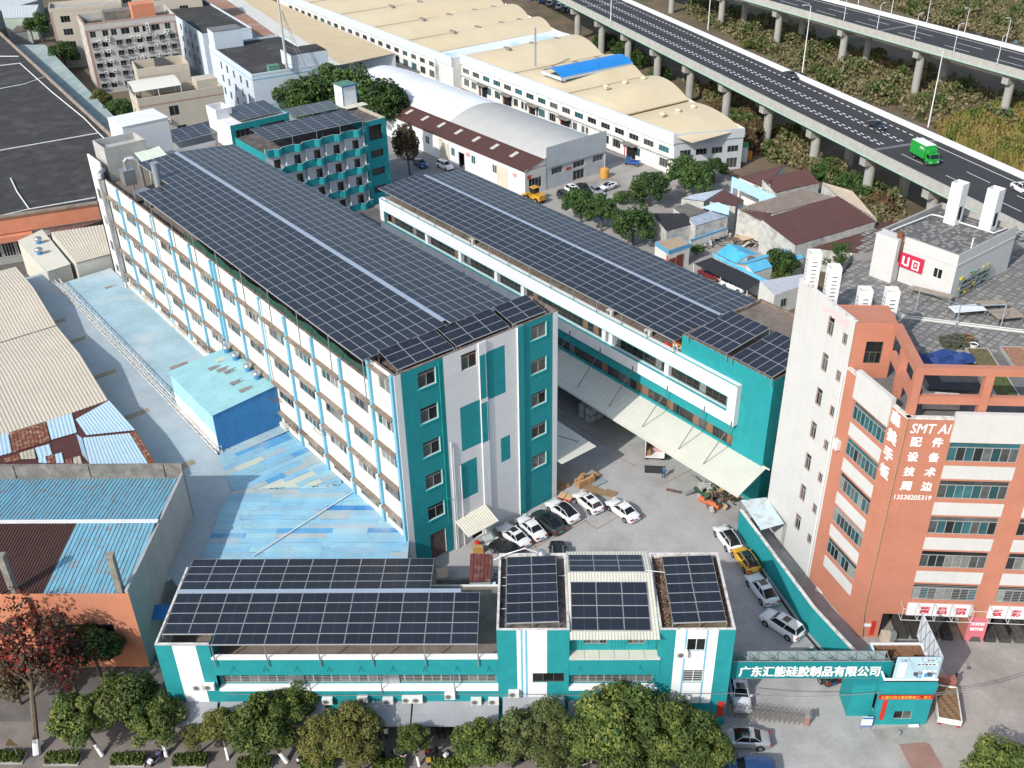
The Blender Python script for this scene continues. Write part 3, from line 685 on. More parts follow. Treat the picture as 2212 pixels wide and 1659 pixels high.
for k in range(26):
    s = XM1+.15+k*.3
    if not any(a-.1 < s < b+.1 for a,b,_,_ in cw): mb.fbox(fC, s, s+.07, 0, .04, 8.95, 12.0)
    else: mb.fbox(fC, s, s+.07, 0, .04, 10.85, 12.0)
mb.build('ribbed_wall', teal, B3)
for w in cw: window(B3, fC, *w, 3, 0, frame_g, (glass_c, glass_d, glass_g))
window(B3, fS, -17.84,-14.97,5.8,7.0, 3, 0, frame_d, (glass_d, glass_g)); window(B3, fS, *rop[0], 2, 0, frame_w, (glass_d,)); window(B3, fS, *rop[1], 2, 0, frame_w, (glass_d,), bars=6)
fst = Face(0, .55, 0)
def barred(s0, s1, n, fc):
    st_ = (s1-s0)/n
    for i in range(n): window(B3, fc, s0+i*st_, s0+(i+1)*st_, *strip, 2, 0, frame_g, (glass_d, glass_g, glass_d), depth=.12, bars=7)
barred(XP+.25, XM0-.2, 15, fst); barred(XM1+.3, XR0-.25, 5, Face(0, .5, 0))
for a in (-31.6, -40.4):
    mb = MB(); mb.fbox(fst, a, a+1.5, -.04, .05, *strip); mb.build('shutter_panel', steel, B3)
# roofs and parapets
mb = MB(); mb.box(XL+.2, XM0-.1, .36, 10.1, 7.9, 8.1); mb.build('roof', roofbrown, B3)
mb = MB(); mb.box(XM0+.2, XM1-.2, .2, 9.9, 11.7, 11.9); mb.build('roof', mat('dark stained roof', (.1,.09,.085), .95, .35, 1, dirt=(.25,.22,.2), dscale=.7, damt=.8, fine=.15), B3)
mb = MB(); mb.box(XR0+.2, -.2, .2, 9.9, 11.7, 11.85); mb.build('roof', mat('dirt roof', (.15,.115,.08), .95, .4, 1.4, fine=.3), B3)
m_cop = mat('peeling white coping', (.62,.6,.57), .9, .25, 2, dirt=(.16,.13,.11), dscale=1.4, damt=.8)
mb = MB()
for x0,x1,z in ((XM0,XM1,12.42),(XR0,0,12.4)):
    for a,b,c,d in ((x0,x1,.003,.25),(x0,x1,9.85,10.1),(x0,x0+.22,.25,9.85),(x1-.22,x1,.25,9.85)): mb.box(a+.003,b-.003,c,d,11.8,z)
for a,b,c,d in ((XL,XP,.003,.25),(XL,XL+.2,.25,10.2)): mb.box(a+.003,b-.003,c,d,8.1,10.75)
mb.build('parapet', m_cop, B3)
# fallen leaves and rubble on the right block roof
mb = MB()
for k in range(900):
    x = random.choice((random.uniform(-6.35,-5.5), random.uniform(-.75,-.25), random.uniform(-6.3,-.3))); y = random.uniform(.3,9.8) if not -5.6<x<-.7 else random.choice((random.uniform(.27,.62), random.uniform(9.2,9.8)))
    a = random.uniform(0,PI); s = random.uniform(.06,.17); dx, dy = s*math.cos(a), s*math.sin(a); h = 11.86+random.uniform(.02,.2)
    mb.poly([(x-dx,y-dy,h),(x+dy*.6,y-dx*.6,h+random.uniform(-.05,.06)),(x+dx,y+dy,h),(x-dy*.6,y+dx*.6,h+random.uniform(-.05,.06))], k%3)
o = mb.build('leaf_litter', [mat('red brown leaves', (.22,.085,.05), .9, .3, 4), mat('tan leaves', (.3,.2,.13), .9, .3, 4), mat('dark leaves', (.06,.05,.03), .9, .3, 4)], B3); o['kind'] = 'stuff'
m_cream = mat('cream roof sheet', (.6,.59,.5), .6, .07, .5, dirt=(.45,.43,.38), damt=.4)
mb = MB(); mb.corrug((XM1+.02,-.75,11.95),(XR0-.02,-.75,11.95),(XR0-.02,6.7,13.0),(XM1+.02,6.7,13.0),.28,.05); mb.corrug((XR0-.02,10.4,12.3),(XM1+.02,10.4,12.3),(XM1+.02,6.72,13.0),(XR0-.02,6.72,13.0),.28,.05); mb.build('sheet_roof', m_cream, B3)
mb = MB()
for k in range(6): a = XM1+.05+k*1.34; mb.box(a, a+1.3, -.3, .84, 9.02, 9.06)
mb.build('ledge_cover', m_cream, B3)
# awnings
m_awn = mat('grey fabric awning', (.3,.31,.33), .85, .06, .5, dirt=(.22,.22,.22), damt=.5)
for pa_, pb_ in ((Z7(1095,1200),Z7(1405,1200)), (Z8(135,1228),Z8(455,1228)), (Z8(466,1228),Z8(1020,1228)), (Z8(1046,1190),Z8(1446,1190)), (Z8(1470,1228),Z8(2100,1228)), (Z7(1430,1228),Z7(2110,1228))):
    a = FV(pa_)[0]; b = FV(pb_)[0]; zt = 3.3 if pa_ != Z8(1046,1190) else 3.9
    mb = MB(); n = 10
    for k in range(n):
        for j in range(4):
            f0 = (j/4, (j+1)/4); sg = lambda q: -.12*math.sin(PI*q)
            mb.poly([(a+(b-a)*k/n, -2.2*f0[1], zt-.62*f0[1]+sg(f0[1])), (a+(b-a)*(k+1)/n, -2.2*f0[1], zt-.62*f0[1]+sg(f0[1])), (a+(b-a)*(k+1)/n, -2.2*f0[0], zt-.62*f0[0]+sg(f0[0])), (a+(b-a)*k/n, -2.2*f0[0], zt-.62*f0[0]+sg(f0[0]))])
        mb.poly([(a+(b-a)*k/n, -2.2, zt-.85), (a+(b-a)*(k+1)/n, -2.2, zt-.85), (a+(b-a)*(k+1)/n, -2.2, zt-.62), (a+(b-a)*k/n, -2.2, zt-.62)])
    mb.build('awning', m_awn, B3)
mb = MB()                                                          # little flagpole brackets on the bands
for k in range(9): s = -45+k*2.9; mb.tube((s,-.03,8.0),(s-.1,-.5,7.75),.03,5); mb.tube((s,-.03,7.6),(s-.1,-.5,7.75),.02,5)
for s in (-13.6,-8.2): mb.tube((s,-.06,8.0),(s-.1,-.5,7.75),.03,5)
mb.build('brackets', mat('teal iron', (.01,.16,.17)), B3)
mb = MB(); mb.path([(-46,-.25,4.6),(-35,-.3,4.45),(-25,-.3,4.6),(-14,-.3,4.45),(-5,-.3,4.6),(0,-.3,4.6)], .03, 5)
for a in (-38.3,-31.7,-25): mb.tube((a,-.12,4.5),(a,-.12,6.9),.05,5)
mb.build('cable', mat('grey cable', (.2,.2,.2), .7, .1), B3)
t = MB(); t.fbox(fS, -.75, -.15, .01, .05, 1.2, 3.2); t.build('red_couplet', mat('red banner paper', (.5,.03,.02), .7, .1), B3)
acs = [(Z8(140,1228),'air conditioner over the gap left of the second grey awning'),(Z8(305,1240),'air conditioner centred over the second grey awning'),(Z8(430,1230),'left one of two close air conditioners between the two middle awnings'),(Z8(495,1230),'right one of two close air conditioners between the two middle awnings'),(Z8(705,1207),'air conditioner set higher than its neighbours above the widest awning'),(Z8(875,1242),'air conditioner above the widest awning, second from its right end'),(Z8(988,1242),'air conditioner at the right end of the widest awning'),(Z8(1118,1194),'air conditioner above the awning of the striped white and teal block'),(Z7(1290,1150),'air conditioner at the foot of the white stripe at the building left end'),(Z7(1362,1148),'air conditioner just right of the white stripe at the building left end'),(Z7(2125,1240),'air conditioner half behind the street trees, left of the middle'),(T(2340,2040,750,1462),'air conditioner beside the window of the right block with white stripes')]
for p, lab in acs:
    q = FV(p, -.25); aircon(None, q[0], -.25, max(q[2],3.0), 0, lab, 'air conditioners', FRONT, 1.15)
# arrays
SG = 'solar arrays on the roofs'
solar_table(FRONT, 'front strip of the widest street building array, lower left corner cut out', ((-51.2,-.2,10.95), (-22.7,-.2,10.95), (-51.2,6.0,11.25)), 12, 5, 'u', lambda i, j: j == 0 and i < 2, [(i,0) for i in range(2,13,2)]+[(0,1),(0,5),(12,5)], 8.1, SG)
solar_table(FRONT, 'rear strip of the widest street building array, behind its pale walkway', ((-51.2,6.5,11.25), (-27.4,6.5,11.25), (-51.2,11.1,10.95)), 10, 4, 'u', None, [(i,4) for i in range(0,11,2)], 8.1, SG)
walkway(FRONT, (-51.2,6.25), (-24.5,6.25), .45, 11.27, 'pale grey walkway strip between the widest street building arrays', 'v')
solar_table(FRONT, 'two panel wide array on the striped block with the round roof tank', ((-20.15,.5,12.75), (-15.47,.72,12.75), (-20.2,8.95,12.95)), 2, 7, 'u', None, [(0,0),(1,0),(2,0),(0,7),(2,7)], 11.9, SG)
solar_table(FRONT, 'two panel wide array over the leaf-strewn roof nearest the gate', ((-5.48,.48,12.75), (-.72,.68,12.75), (-5.52,8.92,12.95)), 2, 7, 'u', None, [(0,0),(1,0),(2,0),(0,7),(2,7)], 11.85, SG)
solar_table(FRONT, 'rear array of nine panels on the cream sheet roof', ((-14.35,6.75,13.1), (-7.35,6.7,13.1), (-14.38,9.7,12.55)), 3, 3, 'u', None, None, 0, SG)
solar_table(FRONT, 'front array of twelve panels on the cream sheet roof', ((-14.4,.15,12.22), (-7.4,.1,12.22), (-14.3,5.5,12.98)), 3, 4, 'u', None, None, 0, SG)
t = fthing(FRONT, 'water_tank', 'small round steel water tank on the roof corner behind the two panel array', 'tank', -16.9, 9.55, 11.9)
mb = MB(); mb.lathe((0,0,0), ((.45,0),(.48,.1),(.48,1.0),(.3,1.25),(.08,1.35)), 16); mb.build('drum', steel, t, True)
mb = MB(); mb.path([(-.4,.1,1.0),(-1.6,.1,1.5),(-3.4,.0,.9),(-4.6,-.4,.5)], .05, 6); mb.build('pipe', white, t)
mb = MB(); mb.path([(-20.8,7.0,12.15),(-20.2,7.0,12.15)], .03); mb.path([(-15.4,7.2,12.15),(-14.4,7.2,12.15)], .03); mb.path([(-20.8,5.9,12.15),(-20.2,5.9,12.15)], .03); mb.path([(-20.8,2.9,12.15),(-20.2,2.9,12.15)], .03); mb.path([(-7.3,6.8,13.15),(-5.5,6.8,12.9)], .04); mb.build('conduit', white, B3)
# ================================================================== GATE SIGN
SGN = fthing(FRONT, 'gate_sign', 'long teal company sign with big white characters spanning the gateway on a truss', 'sign', 0, 1, 0)
fG = Face(.28, 0, 0); gw = 14.65
m_sign = mat('deep teal sign sheet', (.004,.2,.22), .6, .06, .5)
mb = MB(); mb.fbox(fG, 0, gw, -.06, 0, 5.12, 7.32); mb.build('sign_face', m_sign, SGN)
mb = MB(); mb.fbox(fG, .1, gw-.3, -1.3, -1.24, 5.2, 7.25); mb.build('back_sheet', mat('grey sign back', (.33,.42,.43), .6, .08), SGN)
a0 = FRONT.V(Z9(365,1035), 1)[0]-.28; a1 = FRONT.V(Z9(1315,1035), 1)[0]-.28; zt = FRONT.V(Z9(840,998),1)[2]; zb = FRONT.V(Z9(840,1066),1)[2]
lettering(SGN, '广东汇能硅胶制品有限公司', fG, a0, a1, zb, zt, .02, text_w, bold=.045)
mb = MB()
for d in (-.05, -1.25):
    mb.tube(fG.P(0,d,7.3), fG.P(gw-.2,d,7.3), .06, 5); mb.tube(fG.P(0,d,5.15), fG.P(gw-.2,d,5.15), .06, 5)
n = 8
for k in range(n+1): s = k*(gw-.3)/n; mb.tube(fG.P(s,-.05,7.28), fG.P(s,-1.25,7.28), .035, 5); mb.tube(fG.P(s,-.6,5.2), fG.P(s,-.6,7.2), .035, 5)
for k in range(n): s = k*(gw-.3)/n; s2 = (k+.5)*(gw-.3)/n; s3 = (k+1)*(gw-.3)/n; mb.tube(fG.P(s,-.05,7.28), fG.P(s2,-1.25,7.28), .03, 5); mb.tube(fG.P(s3,-.05,7.28), fG.P(s2,-1.25,7.28), .03, 5); mb.tube(fG.P(s,-.6,5.2), fG.P(s3,-.6,7.2), .03, 5)
mb.build('truss', steel_p, SGN)
mb = MB(); mb.tube(fG.P(gw-.5,-.6,0), fG.P(gw-.5,-.6,5.2), .1, 8); mb.build('post', steel_p, SGN)
# ================================================================== GUARD HOUSE with rooftop billboards
GH = fthing(FRONT, 'guard_house', 'small teal guard house with red banner at the gateway, open walled roof', 'building')
x0, x1, yb_ = 13.95, 18.85, 4.5
fg = Face(x0, 0, 0); fgl = Face(x0, yb_, -PI/2)
mb = MB(); gwn = (1.72, 3.4, .72, 1.85)
wall(mb, fg, 0, x1-x0, -.5, 5.75, [gwn], (), 0); wall(mb, fgl, 0, yb_, -.5, 5.95, [(2.9,4.0,1.0,3.4)], (), 0); wall(mb, Face(x1, 0, PI/2), 0, yb_, -.5, 5.75, (), (), 0); wall(mb, Face(x1, yb_, PI), 0, x1-x0, -.5, 6.0, (), (), 0)
mb.fbox(fg, -.25, x1-x0+.05, -.05, .14, 4.75, 5.6, 0)
mb.box(x0-2.2, x0-.02, 1.0, 3.6, 0, 4.2)
mb.build('wall', teal, GH)
window(GH, fg, *gwn, 2, 0, frame_g, (glass_g, glass_d)); window(GH, fgl, 2.9,4.0,1.0,3.4, 1, 0, frame_g, (glass_d,))
mb = MB(); mb.box(x0+.2, x1-.2, .2, yb_-.2, 4.3, 4.45); mb.build('roof', mat('dark dirty roof', (.09,.085,.075), .95, .3, 1.2), GH)
mb = MB()
for a,b,c,d,m in ((x0,x1,yb_-.2,yb_,0),(x0,x0+.2,.2,yb_-.2,0),(x1-.2,x1,.2,yb_-.2,0),(x0,x1,.0,.2,0)): mb.box(a+.003,b-.003,c+.003,d-.003,5.9,6.06)
mb.build('coping', white, GH)
mb = MB(); mb.box(x0+.2,x1-.2,yb_-.23,yb_-.2,4.45,5.9); mb.box(x0+.2,x0+.23,.2,yb_-.23,4.45,5.9); mb.box(x1-.23,x1-.2,.2,yb_-.23,4.45,5.9); mb.build('brick_lining', mat('bare red brick', (.24,.13,.08), .95, .3, 3, dirt=(.12,.08,.05), damt=.6), GH)
bt = MB(); bt.fbox(fg, -.15, 4.85, .145, .165, 3.62, 4.2); bt.build('red_banner', mat('red banner cloth', (.45,.015,.015), .7, .1), GH)
lettering(GH, '汇能公司大量招聘普工、技工', fg, .1, 4.7, 3.7, 4.12, .17, text_y, bold=.02)
bt = MB(); bt.fbox(fg, .42, .86, .01, .03, .7, 3.35); bt.build('red_couplet', mat('red banner paper', (.5,.03,.02)), GH)
# hoardings on its roof
HB = fthing(FRONT, 'billboard', 'pale blue company hoarding with product pictures on the guard house roof', 'billboard', 14.7, .05, 0)
fh = Face(0, 0, 0); hw = 3.95; z0, z1 = 5.85, 8.85
mb = MB(); mb.fbox(fh, 0, hw, -.06, 0, z0, z1); mb.build('board', mat('pale blue print', (.42,.58,.66), .5, .05, .6), HB)
lettering(HB, '汇能', fh, .35, .95, z1-.52, z1-.26, .004, mat('blue print', (.03,.12,.35), .6), bold=.03)
mb = MB(); mp = [mat('white print', (.78,.8,.82), .5, 0), mat('dark print', (.03,.03,.035), .5, .2), mat('sky blue print', (.08,.3,.6), .5, .1), mat('pink print', (.55,.12,.25), .5, .1), mat('green print', (.03,.4,.15), .5, .1)]
q = lambda a,b,c,d,m: mb.fquad(fh, a, b, c, d, .004, m)
q(.3,1.0,z0+.45,z1-.75,0); q(2.0,3.7,z1-1.05,z1-.8,0)
for k in range(5): mb.fbox(fh, 1.95+k*.33, 2.2+k*.33, .005, .012, z1-1.0+.02*(k%2), z1-.86, 1)
q(2.6,3.75,z0+.3,z0+1.35,0); mb.fquad(fh, 2.75,3.55,z0+.45,z0+1.0,.008,2)
for k, m in enumerate((0,3,4,0)): mb.poly([fh.P(2.5+k*.35+.13*math.cos(2*PI*j/12), .005, z1-.4+.13*math.sin(2*PI*j/12)) for j in range(12)], m)
for k, m in enumerate((3,2,2)): mb.poly([fh.P(1.95+k*.25+.14*math.cos(2*PI*j/10), .005, z0+.5+.2*(k==0)+.12*math.sin(2*PI*j/10)) for j in range(10)], m)
for k in range(6): mb.fquad(fh, .38, .92, z0+.6+k*.26, z0+.66+k*.26, .006, 2)
mb.build('print', mp, HB)
mb = MB()
for s in (.3, 2.0, 3.7): mb.tube(fh.P(s,-.1,z1-.6), fh.P(s,-2.2,5.0), .03, 5)
mb.build('brace', steel_p, HB)
for i, s in enumerate((1.4, 2.6, 3.85)):
    fl_ = thing('floodlight', 'floodlight on a long arm in front of the pale blue hoarding', 'lamp', FRONT.w(14.7+s, .05, 0), -FRONT.yaw, 'hoarding floodlights'); mb = MB(); mb.tube((-.5,0,z1),(0,-1.1,z1-.9),.02,5); mb.build('arm', steel_p, fl_)
    mb = MB(); mb.box(-.16,.16,-1.25,-1.0,z1-1.02,z1-.8); mb.build('lamp_head', mat('dark lamp housing', (.08,.085,.09)), fl_)
HS = fthing(FRONT, 'hoarding', 'white hoarding seen from behind with diamond bracing, along the guard house side', 'billboard', 18.75, 0, 0)
tp = FRONT.U(Z9(1548,683), 18.75); bt_ = FRONT.U(Z9(1510,835), 18.75); v1_ = tp[1]
mb = MB(); mb.poly([(0,.05,5.9),(0,v1_,5.9),(0,v1_,8.85),(0,.05,8.85)]); mb.box(-.03,-.001,.05,v1_,5.88,5.96); mb.box(-.03,-.001,.05,v1_,8.8,8.88); mb.build('board', mat('white board back', (.62,.66,.7), .6, .05), HS)
mb = MB(); n = 5
for k in range(n):
    y0 = .1+(v1_-.2)*k/n; y1 = .1+(v1_-.2)*(k+1)/n
    mb.tube((-.06,y0,5.95),(-.06,y1,8.8),.025,4); mb.tube((-.06,y1,5.95),(-.06,y0,8.8),.025,4)
mb.build('lattice', steel_p, HS)
# ================================================================== YARD WALL (teal)
pts = [at(T(2500,1900,960,40),3.2), at(T(2900,2280,530,0),3.4), at(T(2900,2280,1090,600),3.6)]
YW = thing('boundary_wall', 'long teal boundary wall running along the parked cars to the gateway', 'wall', (pts[0][0], pts[0][1], 0))
mb = MB(); mc = MB()
for a, b in zip(pts[:-1], pts[1:]):
    a = Vector(a); b = Vector(b); d = (b-a); d.z = 0; d.normalize(); n = Vector((d.y, -d.x, 0))*-.12
    o_ = Vector((pts[0][0], pts[0][1], 0)); q = [a-n, b-n, b+n, a+n]; i = len(mb.v)
    mb.v += [tuple(Vector((p.x,p.y,0))-o_) for p in q]+[tuple(p-o_) for p in q]
    for f in ((0,1,5,4),(1,2,6,5),(2,3,7,6),(3,0,4,7),(4,5,6,7)): mb.f.append(tuple(i+k for k in f)); mb.m.append(0)
    j = len(mc.v); q = [a-n*1.4, b-n*1.4, b+n*1.4, a+n*1.4]
    mc.v += [tuple(p-o_+Vector((0,0,.003))) for p in q]+[tuple(p-o_+Vector((0,0,.1))) for p in q]
    for f in ((0,1,5,4),(1,2,6,5),(2,3,7,6),(3,0,4,7),(4,5,6,7),(3,2,1,0)): mc.f.append(tuple(j+k for k in f)); mc.m.append(0)
mb.build('wall_body', teal, YW); mc.build('coping', m_cop, YW)
dr = MB(); off = Vector((-.75, -.1, 0))
for a, b in zip(pts[:-1], pts[1:]):
    a = Vector((a[0],a[1],0))+off*.55; b = Vector((b[0],b[1],0))+off*.55; dr.poly([tuple(a+off*.4+Vector((0,0,.004))), tuple(b+off*.4+Vector((0,0,.004))), tuple(b+Vector((0,0,.004))), tuple(a+Vector((0,0,.004)))])
o = dr.build('drain_channel', mat('dark drain', (.035,.035,.035), .95, .2)); o['kind'] = 'structure'
# ================================================================== SLIDING GATE
gA = FRONT.w(.3, 1.2); gB = FRONT.w(8.0, .05); gd = (gB-gA); gl = gd.length; ga = math.atan2(gd.y, gd.x)
GT = thing('sliding_gate', 'silver concertina gate half drawn across the driveway', 'gate', gA, ga)
mb = MB()
for x in (0, .33):
    for y in (-.28, .28): pass
N = 16; st_ = (gl-.5)/N
unit = MB()
for y in (-.28, .28): unit.tube((0,y,.05),(0,y,1.3),.03,6); unit.path([(0,y,1.3),(st_*.25,y,1.5),(st_*.5,y,1.3)],.025,5)
unit.tube((0,-.28,1.3),(0,.28,1.3),.025,5); unit.tube((0,-.28,.3),(0,.28,.3),.025,5)
for y in (-.28, .28):
    for z in (.25,.6,.95): unit.tube((0,y,z),(st_,y,z+.3),.02,5); unit.tube((st_,y,z),(0,y,z+.3),.02,5)
me = unit.mesh('lattice_unit', mat('stainless lattice', (.36,.33,.29), .35, .1, metal=.6))
for k in range(N): add('lattice_unit', me, GT, (k*st_,0,0))
mb = MB(); mb.box(gl-.5,gl-.05,-.34,.34,.12,1.45); mb.build('drive_head', mat('grey gate motor box', (.25,.24,.22), .5, .1), GT)
mb = MB()
for k in range(4): mb.poly([(gl-.045,-.3,.2+k*.26),(gl-.045,.3,.3+k*.26),(gl-.045,.3,.42+k*.26),(gl-.045,-.3,.32+k*.26)]); mb.poly([(gl-.48+k*.0,-.345,.2+k*.26),(gl-.08,-.345,.3+k*.26),(gl-.08,-.345,.42+k*.26),(gl-.48,-.345,.32+k*.26)])
mb.build('red_stripes', mat('red gate stripe', (.45,.06,.04), .6), GT)
mb = MB(); mb.box(gl+.0,gl+.06,-.5,.5,1.3,1.5); mb.build('bumper', steel_p, GT)
# notice stand
ns = thing('notice_stand', 'blue and white notice board on a stand at the foot of the guard house', 'sign', at(Z9(1185,1400)), -FRONT.yaw)
mb = MB(); mb.box(-.5,.5,-.04,.04,.25,1.5); mb.build('board', mat('white print', (.78,.8,.82)), ns)
mb = MB(); mb.box(-.5,.5,-.05,-.042,1.25,1.5); mb.box(-.5,.5,-.05,-.042,.25,.42); mb.build('blue_band', mat('blue sign band', (.04,.15,.5)), ns)
mb = MB()
for x in (-.45,.45): mb.tube((x,0,0),(x,0,1.4),.03,5); mb.tube((x,-.3,0),(x,.3,0),.03,5)
mb.build('stand', steel_p, ns)
# ================================================================== TALL ORANGE AND WHITE BUILDING
m_or = mat('orange render', (.46,.19,.125), .85, .06, .5, dirt=(.42,.15,.09), dscale=.4, damt=.5, fine=.04, streak=.25, scol=(.36,.16,.1))
m_ow = mat('off white tiles', (.56,.56,.55), .7, .04, .5, streak=.22, scol=(.42,.4,.36), fine=.03)
OB = fthing(ORNG, 'office_tower', 'tall orange and white corner building with big white lettering and rows of teal windows', 'building')
OG = lambda p, z: ORNG.G(p, z)
OV = lambda p, v=0: ORNG.V(p, v)
def l2o(u, v): q = LWALL.w(u, v); r = ORNG.loc((q.x, q.y, 0)); return (r[0], r[1])
c0 = l2o(0, 0); c9 = l2o(0, 9.2); c19 = l2o(0, 19.0); c36 = l2o(0, 36)
fOL, _ = face2(c19, c0); LQ = lambda v: 19.0-v                    # long side, s = 19 - v
fOF = Face(0, 0, 0)
zr = [22.43-4.25*k for k in range(5)]
mb = MB(); op = []
for z in zr: op.append((LQ(7.4), LQ(2.4), z, z+2.05))
tall = [(LQ(13.3), LQ(12.35), 28.75-4.1*k, 30.75-4.1*k) for k in range(7)]; sm = [(LQ(10.75), LQ(10.05), 29.0-4.15*k, 30.2-4.15*k) for k in range(7)]
pa = [(LQ(19), LQ(9.25), -1, 33, 1)]
for z in zr: pa.append((LQ(7.4), LQ(2.4), z-1.95, z-.45, 1))
pa.append((LQ(7.4), LQ(2.4), 24.6, 28, 1))
wall(mb, fOL, 0, LQ(9.25), -1, 32.0, tall+sm, pa, 0); wall(mb, fOL, LQ(9.25), 19.0, -1, 27.0, op, pa, 0)
# front
op2 = [(a, b, z, z+2.1) for z in zr for a, b in ((4.2,10.45),(12.35,18.6),(20.4,26.6))]
pa2 = [(a, b, z-1.95, z-.45, 1) for z in zr for a, b in ((4.15,10.5),(12.3,18.65),(20.35,26.65))]+[(a, b, 24.6, 28, 1) for a, b in ((4.15,10.5),(12.3,18.65),(20.35,26.65))]
wall(mb, fOF, 0, 30, 3.35, 27.0, op2, pa2, 0)
wall(mb, fOF, -.05, 1.9, -1, 3.35, (), (), 0); wall(mb, fOF, 10.5, 12.4, -1, 3.35, (), (), 0); wall(mb, fOF, 18.6, 20.4, -1, 3.35, (), (), 0)
wall(mb, Face(1.9, 0, PI/2), 0, 2, -1, 3.35, (), (), 0); wall(mb, Face(12.4, 0, PI/2), 0, 2, -1, 3.35, (), (), 0); wall(mb, Face(10.5, 2, -PI/2), 0, 2, -1, 3.35, (), (), 0)
mb.poly([(1.9,0,3.35),(30,0,3.35),(30,9,3.35),(1.9,9,3.35)], 1)
mb.build('wall', [m_or, m_ow], OB)
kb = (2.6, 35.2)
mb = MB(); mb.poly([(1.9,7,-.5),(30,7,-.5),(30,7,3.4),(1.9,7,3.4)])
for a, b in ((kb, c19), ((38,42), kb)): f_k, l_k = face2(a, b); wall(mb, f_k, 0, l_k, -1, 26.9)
mb.build('rear_wall', mat('grey rear wall', (.3,.3,.29), .95, .15), OB)  # one plain grey for the rear walls and the shop back
gl = (glass_t, glass_t, glass_d, glass_t, glass_g); gl2 = (glass_g, glass_d, glass_c, glass_t)
for i, w in enumerate(op): window(OB, fOL, *w, 8, .28, frame_g, gl if i < 2 else gl2)
for w in tall: window(OB, fOL, *w, 2, .3, frame_g, (glass_d, glass_g))
for w in sm: window(OB, fOL, *w, 2, 0, frame_g, (glass_g,))
for w in op2:
    if w[0] > 20: continue
    r = round((22.43-w[2])/4.25); window(OB, fOF, *w, 8, .27, frame_g, gl if r < 3 else gl2, bars=9 if r == 4 else 0)
mb = MB()
for k in range(2):                                                # white raised spandrels at the parapet
    mb.fbox(fOL, LQ(7.6), LQ(2.2), -.3, .15, 24.7, 27.75) if k == 0 else [mb.fbox(fOF, a, b, -.3, .15, 24.65, 27.7) for a, b in ((4.1,10.55),(12.25,18.7),(20.3,26.7))]
mb.build('parapet_panel', m_ow, OB)
mb = MB()
for fc, a, b, z in ((fOL, LQ(9.2), LQ(7.65), 27.0), (fOL, LQ(2.15), 19.1, 27.0), (fOF, -.1, 4.05, 27.0), (fOF, 10.6, 12.2, 27.0), (fOF, 18.75, 20.2, 27.0)): mb.fbox(fc, a, b, -.35, .1, z, z+.16)
mb.fbox(fOL, 0, LQ(9.25), -.3, .05, 32.0, 32.12)
mb.build('coping', m_cop, OB)
# tower behind the long side
mb = MB(); ot = Face(c9[0], c9[1], 0); wt = .35-c9[0]
wall(mb, ot, 0, wt, 25, 32, [(1.3,2.9,27.6,30.0)], (), 0); wall(mb, Face(.35, c9[1], PI/2), 0, 3.6, 25, 32, (), (), 0); wall(mb, Face(.35, c9[1]+3.6, PI), 0, wt+1.2, 25, 32, (), (), 0)
mb.poly([(c9[0],c9[1],31.9),(.35,c9[1],31.9),(.35,c9[1]+3.6,31.9),(c9[0]-1.2,c9[1]+3.6,31.9)])
mb.build('roof_tower', m_or, OB); window(OB, ot, 1.3,2.9,27.6,30.0, 3, .5, frame_d, (glass_d,))
mb = MB(); fq, _ = face2(l2o(.3,9.3), l2o(.3,19.0)); mb.fbox(fq, 3.4, 9.7, 0, .02, 26, 32); mb.build('tall_parapet', m_ow, OB)
# pergola
mb = MB()
mb.box(.0,.75,.5,c9[1],31.25,32.0); mb.box(.75,30,.5,1.15,31.25,32.0); mb.box(.1,.7,1.2,c9[1],28.4,29.1); mb.box(.7,30,.6,1.1,28.2,29.0)
mb.build('beam', m_or, OB)
for x in (.02, 6.05, 12.3, 18.5):
    mb = MB(); mb.box(x, x+.72, .49, 1.16, 26.0, 31.24); mb.build('column', m_or, OB)
mb = MB(); mb.box(.02,.74,4.9,5.5,26,31.24); mb.build('column', m_or, OB)
# roof terrace of square slabs
m_slab = mat('grey roof slabs', (.23,.225,.215), .95, .22, 2.5, dirt=(.12,.115,.105), dscale=.25, damt=.7, fine=.15)
mb = MB(); mb.prism([(c0[0]+.3,.25),(38,.25),(38,42),(2.8,35),(c19[0]+.3,c19[1]-.2),(c9[0]+.3,c9[1])], 25.6, 26.0); mb.build('roof', mat('dark slab joints', (.15,.147,.138), .95, .2, 1), OB)
sl = MB(); ps = .8
a_ = math.radians(-42); ca, sa = math.cos(a_), math.sin(a_)
for i in range(-70, 70):
    for j in range(-70, 70):
        cx, cy = (i+.5)*ps, (j+.5)*ps; x = 14+cx*ca-cy*sa; y = 24+cx*sa+cy*ca
        if not (c9[0]+1.6 < x < 37.4 and 12.6 < y < 45): continue
        if y < 13.3 or x < -4.2+(y-17)*.38: continue
        h = ps*.44*random.uniform(.8,1); z = 26.004+random.uniform(.01,.05); pts_ = [(x+h*(ca*s-sa*t_), y+h*(sa*s+ca*t_), z) for s, t_ in ((-1,-1),(1,-1),(1,1),(-1,1))]
        sl.poly(pts_, random.choice((0,0,0,1,1,2)))
o = sl.build('roof_slabs', [m_slab, mat('pale roof slabs', (.28,.272,.26), .95, .18, 2), mat('dark roof slabs', (.19,.185,.175), .95, .2, 2)], OB); o['kind'] = 'stuff'
